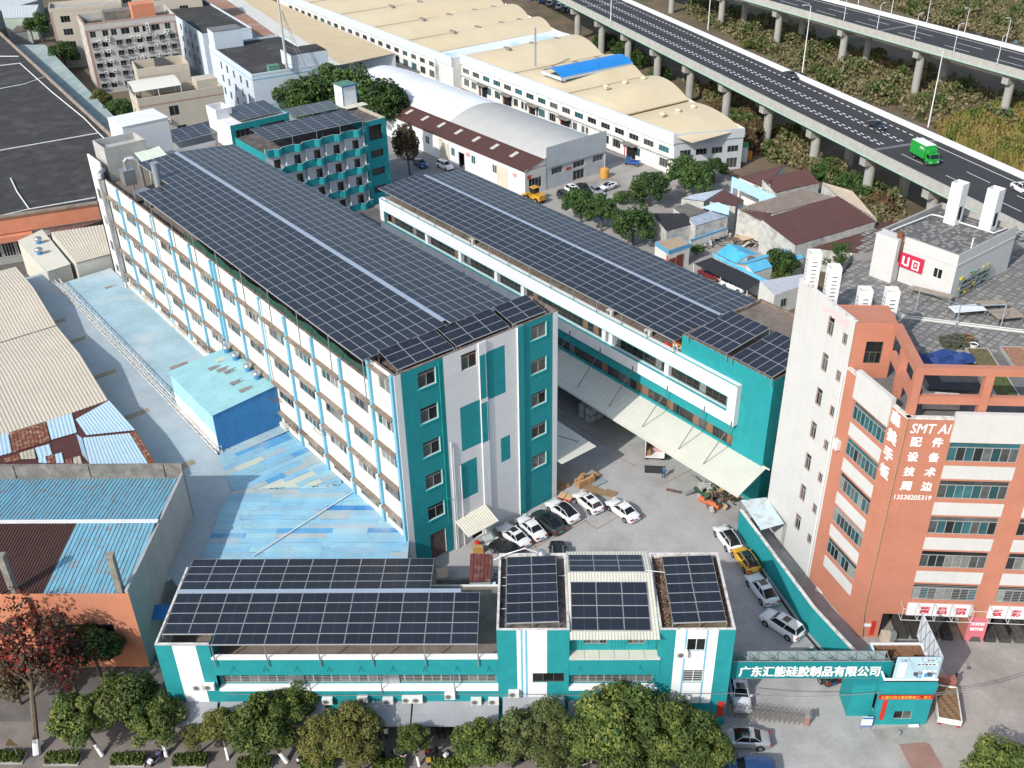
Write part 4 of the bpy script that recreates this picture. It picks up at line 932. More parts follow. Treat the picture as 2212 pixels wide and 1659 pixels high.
# lettering
ch = '森美手板'
for k, c in enumerate(ch): lettering(OB, c, fOL, LQ(2.05), LQ(.75), 25.4-1.97*k, 26.85-1.97*k, .02, text_w, bold=.08, shear=-.05)
lettering(OB, 'SMT AI', fOF, .45, 3.92, 25.45, 26.5, .02, text_w, bold=.03, shear=.12)
for k, (a, b) in enumerate(('配件','设备','技术','周边')):
    z = 24.0-1.66*k
    for c, x in ((a,.72),(b,2.6)): lettering(OB, c, fOF, x, x+.95, z, z+1.05, .02, text_w, bold=.06)
lettering(OB, '13538205319', fOF, .4, 3.88, 17.95, 18.5, .02, text_w, bold=.04)
lettering(OB, 'SMT配件', fOL, LQ(14.6), LQ(9.9), 30.6, 31.6, .015, mat('faded pink paint', (.66,.5,.52), .8, .1), bold=.05)
# shop signs
for xa, xb, c in ((4.08,4.95,''),(5.0,6.6,'顺'),(6.68,8.3,'昌'),(8.4,10.15,'钢'),(12.0,13.75,'板'),(13.85,15.55,'彩'),(15.65,17.3,'钢')):
    mb = MB(); mb.fbox(fOF, xa, xb, .02, .2, 3.45, 4.95); o = mb.build('sign_panel', mat('white sign panel', (.75,.74,.74), .6, .04), OB)
    if c: lettering(OB, c, fOF, xa+(xb-xa)*.22, xb-(xb-xa)*.22, 3.75, 4.7, .21, text_r, bold=.05)
mb = MB()
for z in (3.5,5.0): mb.tube((3.4,-.95,z),(18,-.95,z),.035,5)
for x in (3.4,5.0,6.65,8.35,10.2,12.0,13.8,15.6): mb.tube((x,-.95,3.5),(x,-.95,5.0),.03,5); mb.tube((x,-.95,5.0),(x,0,5.05),.03,5); mb.tube((x,-.95,3.5),(x,0,3.5),.03,5)
mb.build('sign_frame', mat('pale steel', (.55,.56,.57), .5, .05), OB)
mb = MB(); mb.fbox(fOF, 10.52, 12.38, .02, .05, .1, 3.34); mb.build('pink_banner', mat('pink banner', (.6,.16,.2), .6, .06), OB)
for k, s in enumerate(('花纹板','镀锌板')): lettering(OB, s, fOF, 10.75, 12.15, 2.25-.72*k, 2.7-.72*k, .06, text_w, bold=.04)
mb = MB(); mb.path([(-.02,-.12,27),(-.03,-.12,10),(-.04,-.12,4),(.3,-.3,0)], .045, 5); mb.build('cable', mat('tan cable', (.42,.28,.16), .7, .1), OB)
mb = MB()
for v in (9.55,): mb.tube(fOL.P(LQ(v),.12,0), fOL.P(LQ(v),.12,26), .07, 6)
mb.build('drain_pipe', white, OB)
mb = MB(); mb.fbox(fOL, LQ(8.9), LQ(8.1), .02, .5, 18.1, 19.1); mb.build('condenser', plastic_w, OB)
mb = MB(); mb.fbox(fOF, 1.0, 1.45, .02, .05, .3, 2.3); mb.build('red_couplet', mat('red banner paper', (.5,.03,.02)), OB)
mb = MB(); mb.fbox(fOF, .2, 1.0, .02, .06, 1.5, 1.9); mb.build('notice', white, OB)
# roof chimneys (white louvred shafts)
m_shaft = mat('white shaft tiles', (.74,.75,.76), .6, .04, .7)
def shaft(u, v, z, w, h, lab, slits, fr, ang=0, open_=False):
    t = fthing(fr, 'vent_shaft', lab, 'chimney', u, v, z, 'white roof shafts'); t.rotation_euler.z += ang
    mb = MB(); wl = .08
    for a,b,c,d in ((-w,w,-w,-w+wl),(-w,w,w-wl,w),(-w,-w+wl,-w+wl,w-wl),(w-wl,w,-w+wl,w-wl)): mb.box(a,b,c,d,0,h)
    mb.build('shaft', m_shaft, t)
    mb = MB(); mb.box(-w+wl,w-wl,-w+wl,w-wl,h-.5,h-.45); mb.build('lining', mat('yellow lining', (.5,.38,.14), .8, .1), t)
    mb = MB()
    for k in range(slits):
        zz = h-1.0-.42*k; mb.box(-.35*w,.45*w,-w-.006,-w-.001,zz,zz+.09); mb.box(-w-.006,-w-.001,-.35*w,.45*w,zz,zz+.09)
    if open_: mb.box(-.55*w,.3*w,-w-.006,-w-.001,.6,2.2)
    mb.build('louvres', dark, t)
    mb = MB(); mb.box(w,w+.5,-.4,.4,.3,1.2); mb.build('fan_unit', mat('grey fan casing', (.25,.27,.29), .5, .2), t)
    return t
for p, v, lab, n in ((Z6(858,-30),17.5,'white louvred shaft farthest left, standing behind the white windowed wall',7),(T(2900,960,800,130),16.2,'white shaft with yellow lining just behind the faded pink lettering',7),(T(2900,960,1200,420),14.5,'left one of two white shafts above the orange tower top',6),(T(2900,960,1550,430),14.5,'right one of two white shafts above the orange tower top, yellow lined',6)):
    q = OV(p, v); shaft(q[0], v, 26.0, .62, q[2]-26.0, lab, n, ORNG)
# roof hut with red sign
hz = 26.0; HK = MAIN.G(Z6(1725,290), hz)
HU = fthing(MAIN, 'roof_hut', 'white flat roofed hut on the tall building terrace with a red sign and grey roof', 'building', HK[0], HK[1], hz)
hh = 5.4; hw, hd = 9.2, 13.5
r0 = MAIN.G(T(3200,640,2080,780), hz+hh); r1 = MAIN.G(T(3200,640,790,870), hz+hh); hd_ = r0[1]-HK[1]; 
hR = abs(MAIN.G(T(3200,640,2080,780), hz+hh)[0]-HK[0]); hL = abs(MAIN.G(T(3200,640,790,870), hz+hh)[1]-HK[1])
mb = MB(); fa = Face(0, 6.5, -PI/2); fb = Face(0, 0, 0)
wall(mb, fa, 0, 6.5, 0, hh, [(4.0,5.1,2.0,3.2)], (), 0, .12); wall(mb, fb, 0, 12, 0, hh, (), (), 0); wall(mb, Face(12,0,PI/2), 0, 9.5, 0, hh, (), (), 0); wall(mb, Face(12,9.5,PI), 0, 12, 0, hh, (), (), 0)
mb.box(-.06,-.0,0,6.5,hh-1.3,hh-1.15); mb.box(0,12,-.06,0,hh-1.3,hh-1.15)
mb.box(-1.2,.0,6.6,9.4,-.5,hh-.1)
mb.build('wall', m_ow, HU); window(HU, fa, 4.0,5.1,2.0,3.2, 2, 0, frame_w, (glass_d,), .06)
mb = MB(); mb.box(.25,11.75,.25,9.25,hh-.8,hh-.6); mb.build('roof', mat('dark grey hut roof', (.12,.12,.115), .95, .3, 1.5), HU)
sb = MB()
for i in range(24):
    for j in range(19):
        if random.random() < .4: sb.poly([(.5+i*.47,.5+j*.47,hh-.59),(.5+i*.47+.36,.5+j*.47,hh-.59),(.5+i*.47+.36,.5+j*.47+.36,hh-.585),(.5+i*.47,.5+j*.47+.36,hh-.585)])
o = sb.build('roof_slabs', mat('pale roof slabs', (.28,.272,.26)), HU); o['kind'] = 'stuff'
mb = MB()
for a,b,c,d in ((0,12,0,.22),(0,.22,.22,9.5),(11.78,12,.22,9.5),(.22,11.78,9.28,9.5)): mb.box(a+.002,b-.002,c+.002,d-.002,hh-.6,hh+.03)
mb.build('parapet', conc, HU)
mb = MB(); mb.fbox(fa, -.2, 2.8, .02, .2, 1.9, 3.6); mb.build('red_sign', mat('crimson sign', (.5,.02,.06), .6, .05), HU)
mb = MB()
mb.fbox(fa, .25,.5,.2,.22,2.3,3.3); mb.fbox(fa, .5,.9,.2,.22,2.2,2.42); mb.fbox(fa,.9,1.12,.2,.22,2.2,3.3); mb.fbox(fa,1.5,1.68,.2,.22,2.1,3.2); mb.fbox(fa,1.68,2.2,.2,.22,3.02,3.2); mb.fbox(fa,2.2,2.38,.2,.22,2.1,3.2); mb.fbox(fa,1.68,2.2,.2,.22,2.1,2.26); mb.fbox(fa,1.85,2.03,.2,.22,2.5,2.8)
mb.build('sign_glyphs', white, HU)
mb = MB(); mb.path([(.5,8.9,hh-.3),(2,8.8,hh-.2),(8.5,8.6,hh-.3),(9,8,hh-.4),(9.2,1.2,hh-.4),(11.5,1.0,hh-.4)], .09, 6); mb.path([(3.0,.4,hh-.5),(3.05,.4,hh+1.0)],.08,6); mb.build('pipes', white, HU)
mb = MB(); mb.tube((-.4,6.9,2.5),(-.4,6.9,hh+.5),.38,10); mb.build('rusty_flue', rust, HU)
for i, p in enumerate((T(3200,640,1330,690), T(3200,640,1785,775))):
    q = MAIN.G(p, hz+hh-.6); shaft(q[0], q[1]+.5, hz+hh-.6, .7, 4.9, ('left white shaft with a dark slot on the hut roof','right white shaft with a dark slot on the hut roof')[i], 0, MAIN, 0, True)
# terrace furniture
m_pot = [mat('green glazed pot', (.08,.1,.06), .4, .2), mat('brown clay pot', (.25,.13,.06), .6, .2)]
px = [(1168,1130),(1255,1115),(1355,1100),(1205,1180),(1312,1190),(1410,1140),(1468,1100),(1505,1145),(1440,1200),(1548,1205)]
pl = ['green planting tub at the left end of the cluster of tubs','green planting tub at the back left of the cluster','large green planting tub at the back middle of the cluster','large dark green tub at the front left of the cluster','wide green tub at the front middle of the cluster','tall dark pot in the middle of the cluster','brown clay tub at the back right of the cluster','orange brown tub at the right of the cluster','small green bowl at the front right of the cluster','small white bowl at the far right of the cluster']
for i, (p, lab) in enumerate(zip(px, pl)):
    q = at(T(3200,960,*p), 26.05); t = thing('plant_tub', lab, 'pot', q, 0, 'tubs on the roof terrace'); r = .55 if i not in (8,9) else .42
    mm = white if i == 9 else m_pot[1 if i in (6,7) else 0]
    mb = MB(); mb.lathe((0,0,0), ((r*.7,0),(r,.55),(r*1.06,.6),(r*.9,.6),(r*.85,.5)), 16); mb.build('tub', mm, t, True)
    mb = MB(); mb.disc((0,0,.52), r*.86); mb.build('soil', mat('dark soil', (.06,.05,.035), .95, .3), t)
def table(p, z, w, d, h, ang, lab, m, name='table', cat='table'):
    q = at(p, z); t = thing(name, lab, cat, q, ang); mb = MB(); mb.box(-w/2,w/2,-d/2,d/2,h-.06,h); mb.build('table_top', m, t)
    for a in (-1,1):
        for b in (-1,1):
            g = MB(); g.box(a*(w/2-.1)-.05,a*(w/2-.1)+.05,b*(d/2-.1)-.05,b*(d/2-.1)+.05,0,h-.06); g.build('leg', steel_p, t)
    return t
m_wood = mat('grey weathered wood', (.3,.25,.2), .9, .25, 3)
table(T(3200,960,1460,760), 26, 3.6, 1.5, .8, .12, 'white topped work table on the roof terrace', mat('white table top', (.7,.72,.76), .4, .1))
table(T(3200,960,1760,690), 26, 3.4, 1.2, .8, .1, 'long dusty table behind the white topped one on the terrace', m_wood)
table(T(3200,960,1960,830), 26, 3.0, 2.0, .8, .15, 'square weathered table at the right of the terrace', m_wood)
table(T(3200,960,1000,560), 26, 4.4, 1.0, .9, -.62, 'long workbench against the hut wall with bright pots', m_wood, 'workbench', 'workbench')
t = thing('shelf_rack', 'open metal rack full of bowls along the hut side wall', 'shelf', at(T(3200,960,1520,430), 26), -MAIN.yaw)
mb = MB()
for z in (.15,.8,1.4,2.0): mb.box(-3.2,3.2,-.35,.35,z,z+.05)
mb.build('shelf', steel_p, t); mb = MB()
for x in (-3.15,0,3.15):
    for y in (-.33,.33): mb.tube((x,y,0),(x,y,2.1),.04,5)
mb.build('post', steel_p, t); mb = MB()
for k in range(40): x = random.uniform(-3,3); z = random.choice((.2,.85,1.45,2.05)); mb.lathe((x,random.uniform(-.2,.2),z),((.06,0),(.2,.16),(.2,.3)),8,k%4)
o = mb.build('bowls', [steel, mat('yellow plastic', (.6,.5,.03)), mat('green plastic', (.03,.3,.1)), mat('brown pots', (.15,.1,.06))], t); o['kind'] = 'stuff'
t = thing('drain_pipe', 'long pale pipe lying across the roof terrace', 'pipe', at(T(3200,960,620,810), 26)); a = Vector(at(T(3200,960,620,810), 26)); b = Vector(at(T(3200,960,2400,1030), 26)); mb = MB(); mb.tube((0,0,.15), b-a+Vector((0,0,.15)), .12, 6); mb.tube((.2,.5,.12), b-a+Vector((.2,.5,.12)), .08, 6); mb.build('pipe', mat('pale pipe', (.55,.55,.52), .6, .1), t)
t = thing('drying_frame', 'pale blue steel pipe frame standing over the terrace tables', 'frame', at(T(3200,960,1325,925), 26)); o_ = Vector(at(T(3200,960,1325,925), 26)); e_ = Vector(at(T(3200,960,1910,920), 26))-o_; g_ = Vector(at(T(3200,960,805,715), 26))-o_
mb = MB()
for p in (Vector((0,0,0)), e_, g_): mb.tube(p, p+Vector((0,0,2.6)), .06, 6)
mb.tube((0,0,2.6), e_+Vector((0,0,2.6)), .05, 5); mb.tube((0,0,2.6), g_+Vector((0,0,2.6)), .02, 4); mb.build('pipes', mat('pale blue pipe', (.3,.38,.43), .5, .08), t)
t = thing('tarpaulin', 'blue tarpaulin heap under the orange terrace beams', 'tarpaulin', at(T(3200,960,1150,1390), 26)); mb = MB()
for i in range(7):
    for j in range(4):
        def hh_(i, j): return .5+.35*math.sin(i*1.3+j*2.1)
        mb.poly([(-3.3+i*.9,-1.4+j*.7,hh_(i,j)),(-2.4+i*.9,-1.4+j*.7,hh_(i+1,j)),(-2.4+i*.9,-.7+j*.7,hh_(i+1,j+1)),(-3.3+i*.9,-.7+j*.7,hh_(i,j+1))])
mb.build('sheet', mat('navy tarpaulin', (.02,.05,.17), .6, .2, 2), t)
for i, (p, lab, m) in enumerate(((T(3200,960,1690,1390),'narrow planting bed with dry plants and a pale cloth on the terrace',mat('dry green bed', (.13,.11,.05), .95, .4, 3)),(T(3200,960,2150,1370),'bare red soil planting bed at the terrace right edge',mat('red soil', (.3,.16,.1), .95, .3, 3)),(Z6(2050,840),'long green planting bed behind the front terrace beam',mat('green bed', (.08,.1,.03), .95, .4, 3)))):
    t = thing('planting_bed', lab, 'planting bed', at(p, 26), -ORNG.yaw, 'terrace planting beds'); mb = MB(); mb.box(-1,1,-2.4,2.4,0,.3); mb.build('soil', m, t); mb = MB()
    for a,b,c,d in ((-1.12,-1.0,-2.5,2.5),(1.0,1.12,-2.5,2.5),(-1,1,-2.5,-2.4),(-1,1,2.4,2.5)): mb.box(a,b,c,d,0,.36)
    mb.build('kerb', conc, t)
t = thing('shade_cloth', 'dark shade cloth with maroon edge inside the orange pergola', 'cloth', at(Z6(1720,880), 26), -ORNG.yaw); mb = MB(); mb.box(-2.6,2.6,-1.3,1.3,1.0,1.06); mb.build('cloth', mat('dark shade cloth', (.05,.05,.055), .95, .2), t); mb = MB(); mb.box(-2.6,2.6,1.3,1.7,1.0,1.2); mb.build('edge', mat('maroon cloth', (.2,.01,.04), .9, .2), t)
t = thing('tin_cover', 'crumpled pale tin cover on the terrace behind the parapet', 'cover', at(Z6(1660,985), 26.1), -ORNG.yaw); mb = MB(); mb.poly([(-1.7,-.5,.9),(1.6,-.6,.8),(1.8,.7,1.2),(-1.5,.8,1.3)]); mb.poly([(-1.7,-.5,.9),(-1.7,-.5,.2),(1.6,-.6,.2),(1.6,-.6,.8)]); mb.build('sheet', mat('pale tin', (.45,.44,.42), .5, .2, 2), t)
# foot of the long side: lean-to and loose sheets
ln_p = [T(2700,1580,265,1020), T(2700,1580,530,1410), T(2700,1580,835,1325), T(2700,1580,600,985)]
t = thing('lean_to', 'pale blue sheet lean-to roof between the teal wall and the white wall foot', 'roof', at(ln_p[0], 3.2)); o_ = Vector(at(ln_p[0], 3.2)); v4 = [Vector(at(p, z))-o_ for p, z in zip(ln_p, (3.2,3.2,3.7,3.7))]
mb = MB(); mb.corrug(v4[0], v4[1], v4[2], v4[3], .3, .04); mb.build('sheet', mat('pale blue roof sheet', (.45,.55,.6), .55, .1, .8, dirt=(.3,.2,.12), dscale=1.2, damt=.6), t)
mb = MB()
for q in v4: mb.tube((q.x,q.y,-3.3),(q.x,q.y,q.z-.05),.06,5)
mb.build('post', steel_p, t)
for p, w, d, a, lab in ((Z9(915,510),1.7,1.2,-.6,'pale board lying by the orange wall foot, upper one'),(Z9(1020,615),2.6,.8,-1.1,'pile of long white boards beside the corner of the orange wall'),):
    t = thing('board', lab, 'board', at(p), a); mb = MB(); mb.box(-w/2,w/2,-d/2,d/2,.02,.1); mb.box(-w/2+.2,w/2+.3,-d/2+.1,d/2-.1,.1,.16); mb.build('sheet', mat('pale board', (.6,.6,.58), .7, .1), t)
# stock inside the ground floor shop
for i in range(9):
    t = fthing(ORNG, 'steel_plate_stack', ('stack of dark steel sheets lying under the red lettered shop sign, row nearest the orange column','stack of dark steel sheets in the open shop below the sign')[min(i,1)], 'steel stack', 4.4+i*1.5+(1.2 if i > 3 else 0), 2.5, 0, 'steel stock in the shop')
    mb = MB()
    for k in range(3): mb.box(-.55+.05*k,.55-.06*k,-2.6,3.2,.02+k*.22,.2+k*.22)
    mb.build('sheets', mat('dark steel stock', (.07,.068,.065), .5, .3, 2, rnd=.4), t)
t = fthing(ORNG, 'machine', 'cream and grey machine beside the red couplet on the orange column', 'machine', 2.7, -.3, 0); mb = MB(); mb.box(-.6,.3,-.3,.3,0,1.1); mb.build('body', mat('cream enamel', (.55,.47,.36), .5, .1), t); mb = MB(); mb.box(.31,.9,-.25,.25,.2,1.1); mb.build('panel', steel_p, t)
# ================================================================== SHEDS AND ROOFS TO THE LEFT
def clip(poly, a, b):
    out = []
    for i in range(len(poly)):
        p, q = poly[i], poly[(i+1) % len(poly)]
        sp = (b[0]-a[0])*(p[1]-a[1])-(b[1]-a[1])*(p[0]-a[0]); sq = (b[0]-a[0])*(q[1]-a[1])-(b[1]-a[1])*(q[0]-a[0])
        if sp >= 0: out.append(p)
        if sp*sq < 0:
            t = sp/(sp-sq); out.append((p[0]+(q[0]-p[0])*t, p[1]+(q[1]-p[1])*t))
    return out
def clip_poly(poly, reg):
    a = sum(reg[i][0]*reg[(i+1)%len(reg)][1]-reg[(i+1)%len(reg)][0]*reg[i][1] for i in range(len(reg)))
    if a < 0: reg = reg[::-1]
    for i in range(len(reg)):
        poly = clip(poly, reg[i], reg[(i+1) % len(reg)])
        if len(poly) < 3: return None
    return poly
def shed(name, label, px, zs, roofm, wallm, pitch=.35, h=.05, cat='shed', group=None, base=0, over=.15, gable=None, walls=True):
    # a roof sheet over four surveyed corners (eave a-b, top d-c) on plain walls
    W = [Vector(at(p, z)) for p, z in zip(px, zs)]; o_ = Vector((W[0].x, W[0].y, base)); v4 = [p-o_ for p in W]
    t = thing(name, label, cat, o_, 0, group)
    mb = MB(); mb.corrug(*v4, pitch, h); mb.build('roof', roofm, t)
    if walls:
        mb = MB(); c = sum(v4, Vector())/4; q = [c+(p-c)*.985 for p in v4]
        for a, b in zip(q, q[1:]+q[:1]):
            mb.poly([(a.x,a.y,0),(b.x,b.y,0),(b.x,b.y,b.z-.12),(a.x,a.y,a.z-.12)])
        mb.build('wall', wallm, t)
    return t
m_lblue = mat('pale blue roof sheet long', (.29,.42,.48), .6, .14, .25, dirt=(.47,.5,.5), dscale=.12, damt=.9, fine=.06, streak=0)
m_gblue = mat('grey blue roof sheet', (.33,.4,.44), .6, .1, .3, dirt=(.42,.43,.42), dscale=.12, damt=.8, fine=.06)
m_creamr = mat('cream ribbed roof', (.52,.47,.38), .6, .06, .2, dirt=(.46,.41,.34), dscale=.3, damt=.4)
m_shedw = mat('grey shed wall', (.3,.31,.31), .9, .15, .5)
L = fthing(MAIN, 'blue_roof_annex', 'long pale blue sheet roof lying along the foot of the tall factory wall', 'shed', -30.3, 24)
mb = MB(); mb.corrug((0,3.5,4.45),(0,67,4.45),(8.7,67,4.75),(8.7,3.5,4.75), .75, .03); mb.build('roof', m_lblue, L)
mb = MB(); mb.box(0,8.6,66.8,67,0,4.4); mb.box(0,.2,4,66.8,0,4.4); mb.build('wall', m_shedw, L)
mb = MB(); mb.box(8.45,8.88,3.5,60,4.7,5.3); mb.build('flashing', mat('rust stained flashing', (.6,.6,.56), .8, .2, .8, dirt=(.45,.27,.1), dscale=.35, damt=.8), L)
for u, v, s in ((4.6,28.5,1),(6.6,60,0),):
    mb = MB(); mb.box(u-1.3,u+1.3,v-.35,v+.35,4.66,4.7); mb.build('skylight', mat('brown skylight', (.25,.2,.18), .7, .2), L)
G2 = fthing(MAIN, 'grey_roof_shed', 'grey blue sheet roof between the cream sheds and the white lattice walkway', 'shed', -44, 20)
mb = MB(); mb.corrug((0,-14,4.2),(0,77.5,4.2),(13.4,77.5,4.4),(13.4,-14,4.4), .75, .03); mb.build('roof', m_gblue, G2)
mb = MB(); mb.box(.1,13.3,77.2,77.4,0,4.1); mb.build('wall', m_shedw, G2)
for v, u in ((9.5,8.2),(24.5,8.3),(37.5,8.7),(50,8.6),(58,8.2)):
    mb = MB(); mb.box(u-2.3,u+2.3,v-.5,v+.5,4.36,4.42); mb.build('skylight', mat('yellowed skylight', (.26,.24,.16), .6, .25, 2), G2)
for i, (a, b) in enumerate(((15.5,16.0),)):
    pass
LT = fthing(MAIN, 'lattice_walkway', 'white steel lattice gangway running along the pale blue roof', 'walkway', -30.35, 28.8)
mb = MB(); n = 44; ln_ = 62.5
for u in (-.35,.35):
    for z in (4.6,5.3): mb.tube((u,0,z),(u,ln_,z),.06,5)
for k in range(n):
    y0, y1 = ln_*k/n, ln_*(k+1)/n
    for u in (-.35,.35): mb.tube((u,y0,4.6),(u,y1,5.3),.03,4); mb.tube((u,y0,4.6),(u,y0,5.3),.03,4)
    mb.tube((-.35,y0,5.3),(.35,y0 if k%2 else y1,5.3),.03,4)
mb.build('lattice', mat('white painted steel', (.62,.62,.6), .6, .1, 1, dirt=(.3,.2,.15), dscale=.8, damt=.6), LT)
# patchwork sheets
P1 = [MAIN.G(p, 4.5)[:2] for p in (Z4(1415,1290), Z4(1815,1090), Z4(2212,1450), Z4(2212,1490), Z4(1505,1520))]
pool = [mat('patch sheet %d' % i, c, .6, .12, .4, dirt=(.42,.5,.54), dscale=.25, damt=.55, fine=.05) for i, c in enumerate(((.25,.47,.6),(.21,.44,.6),(.28,.49,.58),(.23,.42,.55),(.1,.32,.56),(.05,.23,.52),(.33,.43,.48),(.36,.42,.44)))]
poolw = [0,0,0,1,1,1,2,2,2,3,3,4,4,6,7]
m_palepatch = mat('pale cream patch sheet', (.5,.54,.46), .6, .08, .5)
PW = fthing(MAIN, 'patchwork_roof', 'patchwork sheet roof in many blues beside the blue box shed', 'shed', -31, 10)
def lay(root, fr, off, region, z, x0, x1, y0, y1, sw, along='u', lens=(2.2,6), pal=poolw, pale=None, zr=lambda u, v: 0):
    y = y0; k = 0
    while y < y1:
        x = x0-random.uniform(0,3)
        while x < x1:
            ln = random.uniform(*lens); rows = 1
            rect = [(x,y),(x+ln,y),(x+ln,y+sw*1.04),(x,y+sw*1.04)]
            q = clip_poly(rect, region)
            if q and len(q) >= 3:
                zz = z+.012*(k % 3)+zr(x, y); mb = MB()
                cx_ = (x+ln/2, y+sw/2)
                m = pool[random.choice(pal)]
                if pale and pale(*cx_): m = m_palepatch
                a = [(p[0]-off[0], p[1]-off[1], zz) for p in q]
                mb.prism([(p[0],p[1]) for p in a], zz-.02, zz, bottom=False)
                # two raised ribs on each sheet
                for f in (.3,.75):
                    r = clip_poly([(x,y+sw*f-.04),(x+ln,y+sw*f-.04),(x+ln,y+sw*f+.04),(x,y+sw*f+.04)], region)
                    if r and len(r) >= 3: mb.prism([(p[0]-off[0], p[1]-off[1]) for p in r], zz, zz+.035, bottom=False)
                mb.build('roof_sheet', m, root)
            x += ln; k += 1
        y += sw
lay(PW, MAIN, (-31,10), [tuple(p) for p in P1], 4.5, -32, -20, 5, 30, .95, pale=lambda u, v: (8.5 < v < 18 and -28.2+.0*v < u < -24.2) or random.random() < .02)
mb = MB(); pts_ = [(p[0]+31, p[1]-10) for p in P1]; mb.prism(pts_, .1, 4.42); mb.build('wall', m_shedw, PW)
P2w = [at(p, 4.5) for p in ((501.7,1059.7), (748,1044), (824,1108), (884,1164), (880,1212), Z7(1300,330), Z7(1425,0))]
P2 = [FRONT.loc(p)[:2] for p in P2w]
PX = fthing(FRONT, 'patchwork_roof', 'wide striped patchwork roof in blues just behind the street building array', 'shed', -48, 14)
regs = [tuple(p) for p in P2]
lay(PX, FRONT, (-48,14), regs, 4.5, min(p[0] for p in P2), max(p[0] for p in P2), min(p[1] for p in P2), max(p[1] for p in P2), .8, lens=(3,9), pal=[0,0,0,0,1,1,1,2,2,2,3,3,4,7,6,5])
mb = MB(); mb.prism([(p[0]+48, p[1]-14) for p in P2], .1, 4.42); mb.build('wall', m_shedw, PX)
t = thing('conduit_pipe', 'long white pipe lying diagonally across the striped blue roof', 'pipe', at(Z7(1640,290), 4.6)); a = Vector(at(Z7(1640,290), 4.6)); b = Vector(at(Z7(2300,-135), 4.6)); mb = MB(); mb.tube((0,0,.1), b-a+Vector((0,0,.1)), .07, 6); mb.build('pipe', white, t)
# blue box shed against the tall wall
BX = fthing(MAIN, 'blue_shed', 'blue ribbed box shed standing against the tall factory wall, four roof fans on top', 'shed', -30.2, 29.3)
m_bl = mat('bright blue ribbed sheet', (.06,.25,.52), .55, .1, .6); m_bp = mat('pale blue wall panel', (.33,.6,.72), .7, .08, .6)
mb = MB()
n = 30
for k in range(n):
    u0, u1 = 8.7*k/n, 8.7*(k+1)/n; mb.box(u0, u0+(u1-u0)*.55, -.06, .0, 4.5, 9.9+.8*(u0/8.7)); 
mb.poly([(0,0,4.5),(8.7,0,4.5),(8.7,0,10.7),(0,0,9.9)]); mb.build('front_sheet', m_bl, BX)
mb = MB(); mb.poly([(0,13,0),(0,0,0),(0,0,9.9),(0,13,9.9)]); mb.poly([(8.7,13,4),(0,13,4),(0,13,9.9),(8.7,13,10.7)]); mb.build('side_wall', [m_bp], BX)
mb = MB(); mb.fbox(Face(0,13,-PI/2), 0, 13, 0, .03, 4.4, 6.9); mb.build('render_band', whited, BX)
window(BX, Face(0,13,-PI/2), 5.5, 6.6, 7.2, 8.6, 1, 0, frame_w, (glass_c,), .02); window(BX, Face(0,13,-PI/2), 10.5, 11.4, 7.2, 8.6, 1, 0, frame_w, (glass_c,), .02)
mb = MB(); mb.corrug((-.2,-.2,9.95),(-.2,13.2,9.95),(8.75,13.2,10.75),(8.75,-.2,10.75), .9, .04); mb.build('roof', mat('aqua roof sheet', (.27,.5,.54), .6, .09, .3, dirt=(.2,.36,.4), dscale=.5, damt=.5), BX)
for (u, v, w, m) in ((4.8,9.6,1.7,0),(5.5,8.4,1.8,1),(6.0,7.3,1.8,0),(5.5,4.3,1.9,0),(5.6,1.9,1.9,0),(6.2,10.8,1.2,2)):
    mb = MB(); z = 9.98+.8*u/8.7+.05; mb.box(u-w/2,u+w/2,v-.38,v+.38,z-.05,z); mb.build('skylight', (mat('grey skylight', (.22,.21,.2), .6, .3, 2), mat('brown skylight', (.25,.2,.18)), m_palepatch)[m], BX)
fan_l = ['roof fan farthest from the street on the blue box shed','second roof fan from the far end of the blue box shed','third roof fan from the far end of the blue box shed','roof fan nearest the street on the blue box shed']
def roof_fan(fr, u, v, z, lab, grp, s=1):
    t = fthing(fr, 'roof_fan', lab, 'roof fan', u, v, z, grp); t.scale = (s,s,s)
    mb = MB(); mb.lathe((0,0,0), ((.34,0),(.34,.35)), 14); mb.build('base', mat('blue fan base', (.05,.22,.5), .5, .1), t)
    mb = MB(); mb.lathe((0,0,.35), ((.36,0),(.5,.18),(.46,.36),(.2,.52),(0,.56)), 14); mb.build('turbine', steel, t, True)
for k, v in enumerate((11.9, 9.3, 5.6, 3.1)): roof_fan(MAIN, -30.2+7.7, 29.3+v, 10.72, fan_l[k], 'roof fans on the blue box shed', 1.2)
# cream saw-tooth sheds
grp = 'cream sheds'
def strip(z_e, pts): return pts
e = [(T(0,860,205,485),7.3),(T(0,860,430,748),8.4),(T(0,860,735,1250),7.3),(Z4(515,632),8.4),(Z4(700,935),7.3)]
ends = [(T(0,860,-900,760),7.3),(T(0,860,-900,1090),8.4),(T(0,860,-900,1760),7.3),(Z4(-700,1020),8.4),(Z4(-700,1470),7.3)]
CS = thing('cream_shed', 'big cream ribbed roof shed with low ridges at the left edge', 'shed', at(e[2][0], 0)); o_ = Vector(at(e[2][0], 0))
for k in range(4):
    a, b = Vector(at(*e[k])), Vector(at(*e[k+1])); du = Vector((MAIN.u[0], MAIN.u[1], 0))*-62
    mb = MB(); mb.corrug(*(p-o_ for p in ((a+du), a, b, (b+du))), .45, .05) if e[k][1] < e[k+1][1] else mb.corrug(*(p-o_ for p in ((b+du), b, a, (a+du))), .45, .05)
    mb.build('roof', m_creamr, CS)
mb = MB()
for k in range(4):
    a, b = Vector(at(*e[k]))-o_, Vector(at(*e[k+1]))-o_; mb.poly([(a.x,a.y,0),(b.x,b.y,0),(b.x,b.y,b.z-.05),(a.x,a.y,a.z-.05)])
mb.build('wall', m_shedw, CS)
